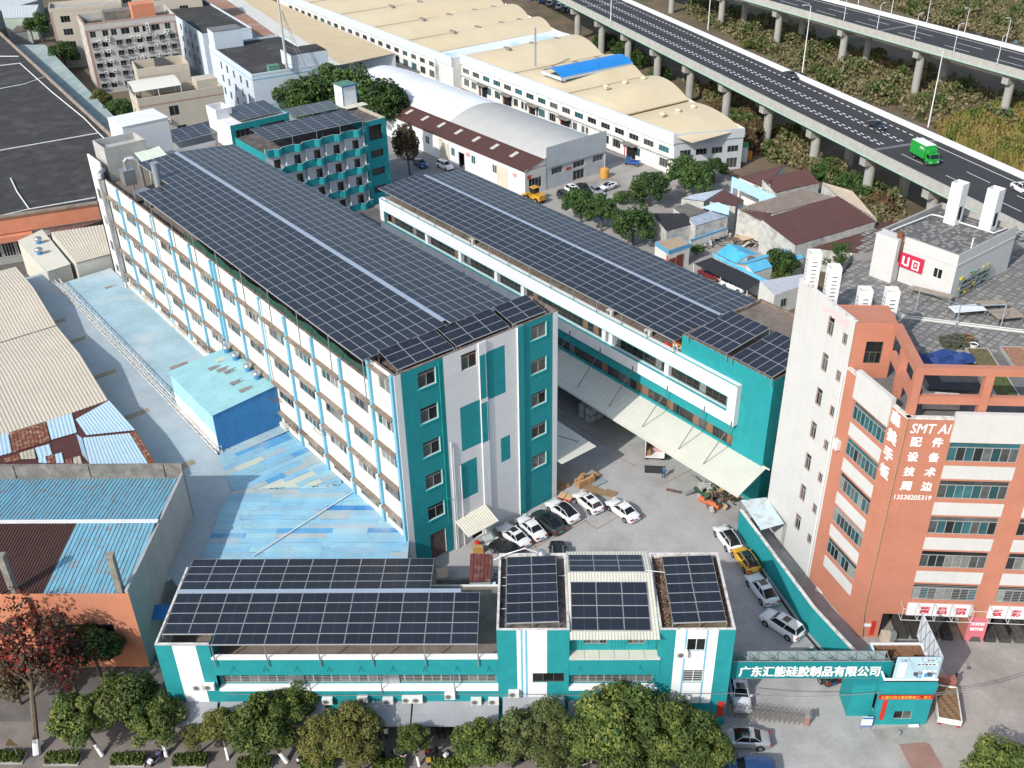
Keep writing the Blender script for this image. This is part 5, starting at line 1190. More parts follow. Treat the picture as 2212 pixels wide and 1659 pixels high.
mb = MB(); v = Vector(at(*e[2]))-o_; mb.tube(v, v+Vector((MAIN.u[0], MAIN.u[1], 0))*-62, .12, 5); mb.build('gutter', mat('dark gutter', (.12,.1,.09), .8, .3), CS)
# rust patched blue shed
RS = thing('rusty_shed', 'pale blue shed roof patched with rusty brown sheets, behind the dark concrete parapet', 'shed', at(Z4(700,935), 0)); o_ = Vector(at(Z4(700,935), 0))
m_rp = mat('pale sky blue sheet', (.4,.56,.66), .55, .07, .4, dirt=(.5,.58,.62), damt=.4); m_rr = mat('rusted sheet', (.17,.06,.035), .9, .35, 2.5, dirt=(.45,.36,.25), dscale=1.6, damt=.9, stretch=(.6,3,1)); m_rb = mat('maroon sheet', (.085,.03,.027), .7, .12, 1); m_rc = mat('cream weathered sheet', (.45,.42,.33), .7, .15, 1, dirt=(.25,.12,.07), dscale=1.5, damt=.5)
tt = lambda x, y: T(0,1480,x,y)
base_poly = [tt(1415,75), tt(1755,460), tt(2040,930), tt(-1500,880), tt(-1500,900)]
zrs = 7.35
mb = MB(); mb.poly([Vector(at(p, zrs-.08))-o_ for p in (tt(1415,75), tt(1755,460), tt(2060,960), tt(-1800,960), tt(-1800,1000), tt(-1800,980))][:4]+[Vector(at(tt(-1800,960), zrs-.08))-o_, Vector(at(tt(-1800,830), zrs-.08))-o_]); mb.build('roof', m_rb, RS)
sheets = [((tt(980,320),tt(1415,75),tt(1755,460),tt(1120,525)),m_rp),((tt(1075,560),tt(1680,500),tt(1930,905),tt(1160,900)),m_rp),((tt(1680,500),tt(1760,470),tt(2035,910),tt(1935,905)),m_rr),((tt(600,340),tt(930,240),tt(1000,490),tt(665,585)),m_rp),((tt(120,490),tt(590,345),tt(655,600),tt(165,750)),m_rr),((tt(-600,660),tt(105,495),tt(155,750),tt(-600,960)),m_rp),((tt(450,690),tt(640,640),tt(680,775),tt(500,830)),m_rp),((tt(250,755),tt(440,700),tt(470,830),tt(270,840)),m_rc),((tt(500,830),tt(590,800),tt(615,890),tt(500,885)),m_rp),((tt(710,775),tt(800,750),tt(835,890),tt(730,890)),m_rp),((tt(945,815),tt(1040,795),tt(1070,895),tt(955,895)),m_rc),((tt(600,800),tt(700,780),tt(725,890),tt(620,890)),m_rr),((tt(50,830),tt(240,765),tt(265,850),tt(60,880)),m_rr),((tt(990,510),tt(1060,560),tt(1150,880),tt(1070,780)),m_rp),((tt(845,840),tt(930,820),tt(945,895),tt(855,895)),m_rr)]
for q, m in sheets:
    mb = MB(); w4 = [Vector(at(p, zrs+random.uniform(0,.03)))-o_ for p in q]; mb.corrug(w4[3], w4[2], w4[1], w4[0], .42, .04); mb.build('roof_sheet', m, RS)
mb = MB()
for a, b in ((tt(1415,75),tt(1755,460)),(tt(1755,460),tt(2060,960))): 
    A = Vector(at(a, zrs))-o_; B = Vector(at(b, zrs))-o_; mb.poly([(A.x,A.y,0),(B.x,B.y,0),(B.x,B.y,zrs-.1),(A.x,A.y,zrs-.1)])
mb.build('wall', m_shedw, RS)
# orange factory at lower left with ribbed blue roof
OX0, OX1, OY0, OY1 = -100., -56.6, 7.35, 26.2
OF = fthing(FRONT, 'orange_workshop', 'orange walled workshop at lower left under a weathered blue ribbed roof with concrete posts', 'building', OX1, OY0)
wd = OX1-OX0; dp = OY1-OY0
m_or2 = mat('salmon orange render', (.55,.22,.13), .85, .07, .6, dirt=(.45,.18,.11), damt=.4)
fo = Face(-wd, 0, 0); mb = MB(); ow = [(wd-8.6,wd-2.4,4.3,5.9),(wd-19,wd-12.6,4.3,5.9),(wd-29,wd-23,4.3,5.9)]
wall(mb, fo, 0, wd, -1, 10.0, ow, (), 0, .3); mb.build('front_wall', m_or2, OF)
for w in ow: window(OF, fo, *w, 3, 0, frame_d, (glass_d, glass_g, mat('yellowish glass', (.12,.1,.04), .2, .3)), .2)
for s in (wd-10.1, wd-20.7, wd-30.5):
    mb = MB(); mb.fbox(fo, s-.3, s+.3, 0, .45, -1, 9.6); mb.build('pilaster', m_or2, OF)
mb = MB(); wall(mb, Face(0,0,PI/2), 0, dp, -1, 10.2, (), (), 0); mb.box(-.3,-.002,0,dp,10.0,10.4); mb.build('side_wall', mat('grey rendered wall', (.36,.37,.37), .9, .1, .4, streak=.6, scol=(.4,.3,.22)), OF)
mb = MB(); mb.box(-wd, 0, dp-.3, dp, -1, 11.6); mb.build('rear_parapet', concd, OF)
for k in range(5):
    mb = MB(); x = -2-k*8.4; mb.box(x-.05,x+.05,dp-.32,dp-.301,9.9,11.6); mb.build('joint', dark, OF)
m_rib = mat('weathered blue ribbed sheet', (.16,.36,.46), .7, .2, .8, dirt=(.24,.23,.22), dscale=1.4, damt=1.0, stretch=(3,.4,1), fine=.15); m_brs = mat('brown ribbed sheet', (.07,.034,.028), .7, .12, 1)
RZf = 9.9
mid = 10.0
def rib(x0, x1, y0, y1, z0, z1, m, pitch=.42): 
    mb = MB(); mb.corrug((x0,y0,z0),(x1,y0,z0),(x1,y1,z1),(x0,y1,z1), pitch, .07); mb.build('roof_sheet', m, OF)
rib(-wd, -.3, mid, dp-.3, 10.6, 9.7, m_rib); rib(-8.6, -.3, .2, mid, 9.5, 10.6, m_rib); rib(-18.6, -8.6, .2, mid, 9.5, 10.6, m_brs, .3); rib(-wd, -18.6, .2, mid, 9.5, 10.6, m_rib)
mb = MB(); mb.box(-wd,-.1,mid-.25,mid+.25,10.62,10.72); mb.build('ridge_cap', mat('white ridge cap', (.66,.67,.66), .6, .1, 1), OF)
for x in (-1.0, -11.4, -22):
    mb = MB(); mb.box(x-.3,x+.3,.3,.9,9.0,14.2); mb.box(x-.36,x+.36,.24,.96,14.2,14.45); mb.build('concrete_post', mat('mossy concrete', (.24,.23,.2), .95, .3, 2, dirt=(.1,.1,.08), damt=.6), OF)
# low things in the gap by the orange workshop
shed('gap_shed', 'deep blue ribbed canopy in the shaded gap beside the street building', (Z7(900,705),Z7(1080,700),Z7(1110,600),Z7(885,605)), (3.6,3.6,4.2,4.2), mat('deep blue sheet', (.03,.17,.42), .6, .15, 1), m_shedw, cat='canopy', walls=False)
shed('low_roof', 'grey blue low roof between the orange workshop and the striped blue roof', (Z7(1000,500),Z7(1310,330),Z7(1425,0),Z7(1215,0)), (4.2,4.2,4.3,4.3), m_gblue, m_shedw, .6, .03, 'roof')
# rusty lean-to and pale roof behind the street building
shed('rusty_lean_to', 'rust red ribbed lean-to roof behind the striped block', (T(1740,2020,70,560),T(1740,2020,345,555),T(1740,2020,375,195),T(1740,2020,80,195)), (7.6,7.6,8.2,8.2), mat('maroon ribbed sheet', (.12,.036,.03), .7, .25, 1.2, dirt=(.55,.5,.46), dscale=1.2, damt=.35), m_shedw, .35, .05, 'lean-to')
shed('pale_canopy', 'short pale blue canopy below the rust red lean-to', (T(1740,2020,100,690),T(1740,2020,410,675),T(1740,2020,415,560),T(1740,2020,95,570)), (6.6,6.6,7.2,7.2), mat('pale blue roof sheet', (.45,.55,.6)), bluep, .3, .04, 'canopy')
t = fthing(FRONT, 'concrete_wall', 'stained grey concrete wall behind the street building array', 'wall', -27.5, 12.5); mb = MB(); mb.box(0,6.2,0,.3,0,6.8); mb.build('wall_body', concd, t)
t = fthing(FRONT, 'junk_pile', 'heap of old panels and planks in the shaded corner by the factory end wall', 'junk', -25.2, 17.5)
mb = MB()
for k in range(26):
    x, y, a, w, d = random.uniform(-4,4), random.uniform(-3.5,3.5), random.uniform(0,PI), random.uniform(.6,2.4), random.uniform(.2,1.3); z = random.uniform(.2,1.2); ca, sa = math.cos(a), math.sin(a); s = random.uniform(-.3,.3)
    q = [(x+ca*i*w/2-sa*j*d/2, y+sa*i*w/2+ca*j*d/2, z+s*i) for i, j in ((-1,-1),(1,-1),(1,1),(-1,1))]
    mb.poly(q, k % 5); mb.poly([(p[0],p[1],p[2]-.1) for p in q[::-1]], k % 5)
o = mb.build('scrap', [mat('grey glass sheet', (.2,.25,.26), .3, .2), m_wood, mat('tan board', (.4,.33,.24), .8, .2), concd, steel_p], t); o['kind'] = 'stuff'
# cream sheds behind the factory corner
shed('cream_hut', 'small cream flat roofed hut with two blue roof fans', (T(0,860,225,150),T(0,860,610,550),T(0,860,915,450),T(0,860,545,0)), (6.3,6.3,6.3,6.3), mat('smooth cream roof', (.6,.58,.49), .6, .06, .4), mat('pale cream wall', (.55,.54,.48), .9, .1), 3, .02)
for k, p in enumerate((T(0,860,505,180), T(0,860,515,320))):
    q = MAIN.G(p, 6.35); roof_fan(MAIN, q[0], q[1], 6.35, ('farther blue roof fan on the cream hut','nearer blue roof fan on the cream hut')[k], 'roof fans on the cream hut', 1.4)
shed('ribbed_hut', 'cream ribbed roof shed beside the silver duct at the factory far corner', (T(0,860,980,440),T(0,860,1430,320),T(0,860,1340,-60),T(0,860,655,40)), (6.8,6.8,7.2,7.2), m_creamr, mat('pale cream wall', (.55,.54,.48)), .45, .05)
t = thing('rubble_roof', 'dark flat roof strewn with red brown rubble behind the cream sheds', 'roof', at(Z1(640,1420), 5.4)); o_ = Vector(at(Z1(640,1420), 5.4)); rp = [Vector(at(p, 5.4))-o_ for p in (Z1(280,1405),Z1(620,1330),Z1(690,1420),Z1(500,1480),Z1(340,1530))]
mb = MB(); mb.prism([(p.x,p.y) for p in rp], -5.4, 0); mb.build('roof', mat('rubble roof', (.13,.07,.06), .95, .5, 2.5, dirt=(.25,.18,.15), dscale=1.5, damt=.8), t)
# black flat roofed building, upper left
bp = [Z1(10,225), Z1(745,905), Z1(630,1310), Z1(0,1405)]; zb = 9.0
BR = thing('black_roof_building', 'huge flat black tarred roof with white pipes at the upper left', 'building', at(bp[2], 0)); o_ = Vector(at(bp[2], 0))
q = [Vector(at(p, zb))-o_ for p in bp]; far = [q[0]+(q[0]-q[1])*.6, q[1], q[2], q[3]+(q[3]-q[2])*2.2]; far.append(far[0]+(far[3]-far[2]))
mb = MB(); mb.prism([(p.x,p.y) for p in (far[0],far[1],far[2],far[3],far[4])], -1, zb-.6, 0, 1); mb.build('body', [mat('grey rendered wall', (.36,.37,.37)), tar], BR)
mb = MB()
for a, b in ((far[0],far[1]),(far[1],far[2]),(far[2],far[3])):
    f, ln_ = face2((a.x,a.y),(b.x,b.y)); mb.fbox(f, 0, ln_, -.35, .02, zb-.7, zb+.25)
mb.build('parapet', mat('grey brown coping', (.3,.25,.21), .95, .3, .8, dirt=(.12,.11,.1), damt=.6), BR)
mb = MB()
for pts_ in (((0,975),(640,862),(700,920)),((0,425),(130,410),(330,590),(545,765),(640,862)),((0,1400),(190,1355),(620,1280)),((70,1155),(110,1240),(190,1355)),((0,365),(120,365)),((0,575),(160,545),(285,500))):
    w3 = [Vector(at(Z1(*p), zb-.4))-o_ for p in pts_]; mb.path(w3, .14, 6)
mb.build('pipes', mat('white roof pipe', (.62,.62,.6), .6, .1), BR)
f, ln_ = face2((far[2].x,far[2].y),(far[3].x,far[3].y)); f = Face(f.x, f.y, f.ang)
f2 = Face(far[3].x, far[3].y, math.atan2(far[2].y-far[3].y, far[2].x-far[3].x))
mb = MB(); mb.fbox(f2, 0, ln_, 0, .35, 5.8, zb-.2); mb.fbox(f2, 0, ln_-12, 0, 1.6, 4.6, 5.6)
mb.build('orange_band', m_or2, BR)
for k in range(16):
    small_window(BR, f2, ln_-8-k*2.4, ln_-6-k*2.4, 1.4, 4.4, frame_w, (glass_d,), -.05, 4)
shed('green_lean_to', 'long grey green sheet roof strip between the black roof and the apartments', (Z1(760,905),Z1(90,290),Z1(290,290),Z1(845,865)), (5,5,5.6,5.6), mat('grey green sheet', (.24,.31,.3), .7, .2, .4, dirt=(.4,.42,.42), dscale=.2, damt=.8), m_shedw, .8, .04, 'roof')
# ================================================================== BUILDINGS BEHIND
m_beige = mat('beige tiled wall', (.5,.45,.37), .8, .06, .5, streak=.35, scol=(.36,.31,.25)); m_greyw = mat('pale grey beige wall', (.5,.47,.44), .8, .05, .4, streak=.3, scol=(.36,.32,.28))
m_pink = mat('faded pink trim', (.42,.26,.21), .85, .1, 1)
m_bluew = mat('bluish white wall', (.56,.63,.7), .8, .05, .4, streak=.2, scol=(.42,.47,.52)); m_bband = mat('blue wall band', (.25,.47,.58), .8, .1)
m_cond = None
def rbuilding(name, label, org, ang, w, d, h, wallm, roofm, fronts=(), lefts=(), par=.9, cop=None, group=None, base=-1, gl=(glass_d,), fr=frame_g, name_w='window'):
    t = thing(name, label, 'building', (org[0], org[1], 0), ang, group)
    F = Face(0,0,0); Lf = Face(0,d,-PI/2)
    mb = MB(); wall(mb, F, 0, w, base, h, fronts, (), 0, .15); wall(mb, Lf, 0, d, base, h, lefts, (), 0, .15); wall(mb, Face(w,0,PI/2), 0, d, base, h); wall(mb, Face(w,d,PI), 0, w, base, h)
    mb.build('wall', wallm, t)
    mb = MB(); mb.box(.2,w-.2,.2,d-.2,h-par-.2,h-par); mb.build('roof', roofm, t)
    mb = MB()
    for a,b,c,e in ((0,w,0,.22),(0,.22,.22,d),(w-.22,w,.22,d),(.22,w-.22,d-.22,d)): mb.box(a-.05 if a==0 else a, b+.05 if b==w else b, c-.05 if c==0 else c, e+.05 if e==d else e, h-par if par > .3 else h-.3, h+.08)
    mb.build('parapet', cop or wallm, t)
    for o in fronts: small_window(t, F, *o, fr, gl, .1, 2 if o[1]-o[0] < 2.2 else 3, name_w)
    for o in lefts: small_window(t, Lf, *o, fr, gl, .1, 2, name_w)
    return t, F, Lf
def cond(t, fc, s, z, k=[None]):
    if k[0] is None:
        mb = MB(); mb.box(-.45,.45,-.5,-.05,0,.75,0); mb.poly([(-.12+.28*math.cos(2*PI*j/12),-.505,.38+.28*math.sin(2*PI*j/12)) for j in range(12)], 1); k[0] = mb.mesh('condenser', [plastic_w, mat('grey fan grille', (.12,.125,.13))])
    add('condenser', k[0], t, fc.P(s, 0, z), fc.ang)
# --- six storey apartment block
fw = []; xs = [1.2,4.2,6.3,9.6,12.4,14.6,17.2,20.3,22.2]
zs_ = [1.3+2.72*k for k in range(6)]
for k, z in enumerate(zs_):
    for i, x in enumerate((1.0,3.6,7.2,9.7,12.6,15.1,18.6,21.4)):
        if k == 5: x = (1.0,4.2,6.4,9.0,12.3,14.6,17.0,20.6)[i]
        wd = 1.5 if not (k == 5 and i in (3,6)) else 2.2
        fw.append((x, x+wd, z, z+(1.35 if k < 5 else 1.6)))
lw = [(14.4-5.5+1.6*i, 14.4-4.9+1.6*i, z, z+1.4) for i in range(3) for z in zs_]+[(14.4-13+3*i, 14.4-12+3*i, z, z+1.5) for i in range(2) for z in zs_]
A, AF, AL = rbuilding('apartment_block', 'six storey grey beige apartment block with rows of outdoor condensers on its front', (-111.4,279.94), math.radians(26.6), 23.7, 14.4, 18.5, m_greyw, concd, fw, lw, 1.6, m_greyw)
for k in range(5):
    for i, x in enumerate((2.9,5.0,11.4,13.3,17.2,20.4)): cond(A, AF, x+random.uniform(-.2,.2), zs_[k]+1.25)
for i in range(3): cond(A, AF, 16.0, 16.2-.85*i)
for x in (5.4, 20.9): cond(A, AF, x, 14.2)
hb = MB()
for k in range(5):
    for x in (1.0,7.2,9.7,15.1,18.6,21.4): z = zs_[k]; hb.fbox(AF, x-.1, x+1.6, .02, .45, z-.12, z-.04); [hb.fbox(AF, x-.1+q*.42, x-.07+q*.42, .42, .45, z-.04, z+.55) for q in range(5)]; hb.fbox(AF, x-.1, x+1.6, .42, .45, z+.55, z+.6); hb.fbox(AF, x-.15, x+1.65, .02, .6, z+1.5, z+1.55)
o = hb.build('window_cages', steel_p, A); o['kind'] = 'stuff'
mb = MB(); mb.fbox(AF, -.06, .55, -.4, .04, -1, 18.4); mb.fbox(AF, 23.2, 23.76, -.4, .04, -1, 18.4); mb.fbox(AF, -.06, 23.76, 0, .07, 16.6, 16.8); mb.fbox(AF, -.1, 23.8, -.3, .09, 18.35, 18.62); mb.fbox(AL, 0, 14.4, -.3, .09, 18.35, 18.62); mb.build('pink_trim', m_pink, A)
mb = MB(); mb.box(13.6, 19.6, 5.5, 10.5, 16.8, 21.0); mb.build('stair_head', m_or2, A)
mb = MB(); mb.box(6.5,13.6,9.5,13.5,16.8,19.2); mb.build('roof_room', concd, A)
mb = MB(); mb.box(1.4,5.6,4,9,16.9,17.4); mb.build('roof_garden', mat('dark roof greens', (.03,.055,.02), .95, .5, 3), A)
# --- beige block further left
bo = at((92.2+75/6, 20.0), 17.0)
fw = [(x, x+2.6, z, z+1.8) for x in (2.6,8.4) for z in (2.2,5.8,9.4,13.0)]; lw = [(x, x+1.1, z, z+1.6) for x in (1.5,4.5,7.4) for z in (1.5,5,8.5,12)]
B, BF, BL = rbuilding('beige_block', 'tall beige block with pink edges behind the grey apartment block, upper left corner', bo, math.radians(19.4), 20, 10, 17.0, m_beige, conc, fw, lw, .9, m_beige)
mb = MB(); mb.fbox(BF, -.06, .5, -.4, .04, -1, 16.9); mb.build('pink_trim', m_pink, B)
rbuilding('beige_house', 'beige building behind the apartment block roof at the top edge', (bo[0]+14, bo[1]+13), math.radians(19.4), 26, 10, 19.5, m_beige, conc, [(x, x+2.6, z, z+1.4) for x in (3,12,19) for z in (12,15.5)], (), .5)
# --- beige house with arched canopy
co_ = at((92.2+1225/6, 1290/6), 14.0)
C, CF, CL = rbuilding('canopy_house', 'beige three storey house with a white arched canopy on its roof', co_, math.radians(29.6), 19.2, 7.8, 14.0, m_beige, roofbrown, [(6.4,8.6,9.2,11.4),(7.4,9.6,4.6,6.8)], [(2.0,3.3,8.6,10.8),(5.2,6.2,8.6,10.8),(2.0,3.3,4.2,6.4),(5.2,6.2,4.2,6.4)], 1.6, m_beige)
mb = MB(); mb.fbox(CF, -.05, 19.25, 0, .06, 12.2, 12.45); mb.fbox(Face(0,7.8,-PI/2), 0, 7.8, 0, .06, 12.2, 12.45); mb.build('pink_trim', m_pink, C)
cond(C, CF, 5.8, 7.9); cond(C, CF, 6.2, 3.4)
mb = MB(); n = 10
for k in range(n):
    y0, y1 = .4+6.6*k/n, .4+6.6*(k+1)/n; z0, z1 = 15.0+1.5*math.sin(PI*(.12+.5*k/n)), 15.0+1.5*math.sin(PI*(.12+.5*(k+1)/n)); mb.poly([(-.3,y0,z0),(10.2,y0,z0),(10.2,y1,z1),(-.3,y1,z1)])
mb.build('arched_canopy', mat('cream canopy', (.64,.63,.56), .6, .05), C)
mb = MB()
for x in (-.1,5,10): mb.tube((x,.5,12.4),(x,.5,15.5),.07,5); mb.tube((x,6.8,12.4),(x,6.8,16.2),.07,5)
mb.build('canopy_post', white, C)
mb = MB(); mb.box(14.2,19,3.0,7.4,12.4,15.2); mb.build('roof_room', m_beige, C)
mb = MB(); 
for k in range(40): mb.lathe((random.uniform(.6,9),random.uniform(.6,2.2),12.4), ((.1,0),(.25,.3),(.15,.8),(0,1.1)), 6)
o = mb.build('roof_plants', mat('potted greens', (.03,.05,.018), .95, .5, 3), C); o['kind'] = 'stuff'
c2 = at((92.2+1215/6, 905/6), 18.0)
C2, C2F, _ = rbuilding('stair_tower', 'beige stair tower with an open tan roof behind the arched canopy', c2, math.radians(24), 11.6, 8.6, 18.0, m_beige, mat('tan roof', (.4,.3,.2), .9, .15, 1), (), (), 1.7, m_beige)
mb = MB(); mb.box(4.9,7.2,.25,8.3,16.4,18.15); mb.build('dark_panel', mat('dark slate panel', (.06,.058,.055), .8, .2), C2)
# --- bluish white factory
do = at(Z1(1630,485), 14.0)
fw = [(12.0,12.8,10.2,11.6)]; lw = []
for i, s in enumerate((8.5,13.5,19,24.5,29.5)):
    for z in (10.4,7.1,3.8): lw.append((s, s+1.5, z-.6, z+1.3))
D, DF, DL = rbuilding('pale_blue_factory', 'bluish white four storey factory with dark roof and a thin blue band', do, math.radians(30), 19.5, 35, 14.0, m_bluew, tar, fw, lw, .35, m_bluew, gl=(glass_d, glass_g))
mb = MB(); mb.fbox(DF, 0, 19.5, .0, .04, 12.6, 12.9); mb.fbox(DF, 0, 19.5, 0, .04, 6.2, 6.5); mb.fbox(DL, 0, 35, 0, .04, 12.6, 12.85); mb.build('blue_band', m_bband, D)
mb = MB(); mb.box(10.2,19.5,.02,7.5,13.7,17.0); mb.box(10.3,19.4,.1,7.4,17.0,17.1,1); mb.build('roof_room', [m_bluew, tar], D)
mb = MB(); mb.box(.3,7.8,30,35.1,13.7,18.2); mb.box(.2,7.9,29.9,35.2,18.2,18.3,1); mb.build('stair_head', [m_bluew, mat('blue grey roof', (.16,.17,.18), .9, .2)], D)
mb = MB(); mb.box(4.6,7.2,.6,2.2,13.7,15.2); mb.build('green_tank', mat('green tank', (.1,.24,.17), .7, .15), D)
D3, D3F, D3L = rbuilding('pale_blue_wing', 'longer pale blue factory wing with a black roof behind the bluish white one', (at(Z1(1310,222), 13.0)), math.radians(30), 14, 60, 13.0, m_bluew, tar, (), [(s, s+1.6, z, z+1.8) for s in (36,41,46,51) for z in (3.0,6.4,9.8)], .35, m_bluew)
# --- lattice mast
p = at(Z1(1860,440), 14.5); t = thing('radio_mast', 'slim white radio mast with antennas rising from the bluish factory roof', 'mast', p)
mb = MB(); mb.tube((0,0,0),(0,0,30),.32,8,0,.16)
for k in range(4): mb.tube((0,0,27-k*.3),(.0,0,27-k*.3+.15),.9,10)
mb.build('pole', mat('pale mast steel', (.5,.51,.52), .5, .1, metal=.3), t)
mb = MB(); mb.tube((3.5,0,0),(.5,0,13),.07,4); mb.tube((4.2,1.5,0),(.5,.4,13),.07,4)
for k in range(6): mb.tube((3.5-.5*k,0,2.17*k),(4.2-.62*k,1.5-.19*k,2.17*k),.04,4); mb.tube((3.5-.5*k,0,2.17*k),(0,0,2.17*k+1),.04,4)
mb.build('brace', steel, t)
mb = MB()
for k in range(6):
    a = k*PI/3; 
    for z in (21.5,24,26.4): mb.box(.9*math.cos(a)-.14,.9*math.cos(a)+.14,.9*math.sin(a)-.1,.9*math.sin(a)+.1,z,z+1.7)
mb.build('antenna', mat('dark antenna', (.22,.22,.23), .6, .2), t)
# --- teal dormitory with scalloped balconies
DM = fthing(MAIN, 'dormitory', 'teal and white dormitory with scalloped balconies and solar roofs behind the long factory', 'building', 12, 97)
mb = MB(); fd = Face(0,0,0); wdt = 21.2
dop = []
fl_z = [15.3-3.75*k for k in range(4)]
for k in range(4):
    zb = fl_z[k]-3.0
    for i in range(5): s = 1.5+i*4.24; dop.append((s, s+1.4, zb-1.0, zb+1.5))
wall(mb, fd, 0, wdt, -1, 15.4, dop, (), 0, .25); wall(mb, Face(0,15,-PI/2), 0, 15, -1, 15.4, (), (), 1)
wall(mb, Face(wdt,-.5,0), 0, 5.0, -1, 17.0, [(.9,4.0,13.0,16.0),(.9,3.9,9.5,11.0),(.9,3.9,5.8,7.3),(.9,3.9,2.1,3.6)], (), 1, .4); wall(mb, Face(wdt+5.0,-.5,PI/2), 0, 15.5, -1, 17.0, (), (), 1); wall(mb, Face(wdt+5,15,PI), 0, wdt+5, -1, 15.4, (), (), 1); wall(mb, Face(wdt,15,-PI/2), 0, 15.5, 15, 17, (), (), 1)
mb.build('wall', [white, teal], DM)
for o in dop: small_window(DM, fd, *o, frame_d, (glass_d, brn), .2)
for z in (13.0,): small_window(DM, Face(wdt,-.5,0), .9,4.0,13.0,16.0, frame_d, (glass_d,), .35, 3)
for z in (9.5,5.8,2.1): small_window(DM, Face(wdt,-.5,0), .9,3.9,z,z+1.5, frame_d, (glass_d,), .35, 3)
bm = MB()
def bal(mb, z0, z1):
    # scalloped front: straight, curved bay, straight... every 3 m
    pts_ = []
    for i in range(5):
        s = i*4.24; pts_ += [(s+.0,-1.3),(s+1.2,-1.3)]+[(s+1.2+.34*q+.001,-1.3-.8*math.sin(PI*q/5)) for q in range(1,5)]+[(s+2.9,-1.3),(s+4.1,-1.3)]
    pts_ = [(0,-.02)]+pts_+[(wdt,-1.3),(wdt,-.02)]
    for a, b in zip(pts_[:-1], pts_[1:]):
        mb.poly([(a[0],a[1],z0),(b[0],b[1],z0),(b[0],b[1],z1),(a[0],a[1],z1)], 0); mb.poly([(a[0],a[1]+.12,z1),(a[0],a[1],z1),(b[0],b[1],z1),(b[0],b[1]+.12,z1)], 1); mb.poly([(b[0],b[1]+.12,z0),(a[0],a[1]+.12,z0),(a[0],a[1]+.12,z1),(b[0],b[1]+.12,z1)], 1)
    mb.poly([(a[0],a[1],z0) for a in pts_][::-1], 1)
for k in range(5):
    z = 16.4-3.75*k; mb = MB(); bal(mb, z-1.45, z); mb.build('balcony', [teal, white], DM)
for k in range(4):
    for i in range(5):
        mb = MB(); s = 3.5+i*4.24; z1 = 16.4-3.75*k-1.46; mb.box(s, s+.16, -1.15, -.01, z1-2.28, z1); mb.build('partition', white, DM)
for k, i in ((1,1),(2,3),(0,5)): cond(DM, fd, 3.3+i*4.24*.6, fl_z[k]-3.9)
mb = MB(); mb.tube((11.2,-2.2,0),(11.2,-2.2,17.6),.07,6); mb.build('pipe', mat('navy pipe', (.02,.05,.14), .5, .1), DM)
mb = MB(); mb.box(.1,wdt,.1,14.9,15.0,15.2); mb.box(wdt+.2,wdt+4.8,-.3,14.8,16.2,16.4); mb.build('roof', mat('dark stained roof', (.1,.09,.085)), DM)
mb = MB()
for a,b,c,d in ((wdt,wdt+5,-.5,-.28),(wdt,wdt+.22,-.28,15),(wdt+4.78,wdt+5,-.28,15)): mb.box(a+.003,b-.003,c+.003,d,16.4,17.06)
mb.build('coping', mat('weathered beige coping', (.4,.36,.31), .9, .2, 1), DM)
sg = 'solar arrays on the roofs'
solar_table(MAIN, 'large array over the dormitory front terrace', ((12.6,96.4,17.9),(32.2,95.2,17.9),(12.9,104.2,18.2)), 8, 6, 'u', None, [(i,0) for i in range(0,9,2)], 15.2, sg)
solar_table(MAIN, 'array on the dormitory back roof next to the white hut', ((23.2,105.3,18.2),(33.0,104.7,18.2),(24.6,112.6,17.8)), 4, 6, 'u', None, [(0,0),(4,0)], 15.2, sg)
solar_table(MAIN, 'array on the teal stair block beside the dormitory, behind the open stair head', ((13.5,110.4,18.2),(23.0,110.6,18.2),(14.0,119.0,18.4)), 4, 6, 'u', None, None, 0, sg)
solar_table(MAIN, 'small array on the grey lean-to left of the dormitory', ((1.2,116,15.0),(13.2,116.6,15.0),(1.4,122.5,15.4)), 5, 5, 'u', None, [(0,0),(5,0)], 10, sg)
ST = fthing(MAIN, 'stair_block', 'teal framed stair block left of the dormitory with an open white roof box', 'building', 11.4, 109.8)
mb = MB(); wall(mb, Face(0,0,0), 0, 12.6, -1, 17.8, [(1.0,5.0,13.2,16.6),(6.2,11.6,13.8,16.6)], (), 1, .3); wall(mb, Face(0,10,-PI/2), 0, 10, -1, 17.8, (), (), 0); wall(mb, Face(12.6,0,PI/2), 0, 10, -1, 17.8, (), (), 1); wall(mb, Face(12.6,10,PI), 0, 12.6, -1, 17.8)
mb.box(.1,12.5,.1,9.9,17.4,17.6)
for a,b,c,d in ((-.1,3.2,5.5,5.7),(-.1,3.2,9.8,10),(-.1,.1,5.7,9.8),(3.0,3.2,5.7,9.8)): mb.box(a,b,c,d,17.6,19.6)
mb.build('wall', [white, teal], ST)
for o in ((1.0,5.0,13.2,16.6),(6.2,11.6,13.8,16.6)): small_window(ST, Face(0,0,0), *o, frame_g, (glass_d,), .28, 4)
LB = fthing(MAIN, 'link_building', 'grey panelled link block under the small lean-to array, left of the dormitory', 'building', .5, 115.4)
mb = MB(); mb.box(0,12.6,0,8,-1,13.0); mb.build('wall', mat('grey panels', (.36,.38,.39), .7, .12, .6), LB); mb = MB(); mb.box(7.6,12.6,-.05,-.005,10.5,12.8); mb.build('teal_band', teal, LB)
hp = MAIN.G(T(1000,300,1000,320), 17.2); t = fthing(MAIN, 'roof_hut', 'small white hut with green roof and blue corners on the dormitory roof', 'rooftop room', hp[0], hp[1], 15.2)
mb = MB(); mb.box(0,3.2,0,3.4,0,5.6); mb.build('wall', white, t); mb = MB(); mb.box(-.2,3.4,-.2,3.6,5.6,5.75); mb.build('roof', mat('green hut roof', (.08,.2,.15), .7, .15), t); mb = MB()
for x in (-.04,3.1): mb.box(x,x+.14,-.04,.1,0,5.6)
mb.box(-.22,3.42,-.24,-.201,5.5,5.76); mb.build('blue_corner', mat('blue trim', (.03,.14,.4), .6, .1), t)
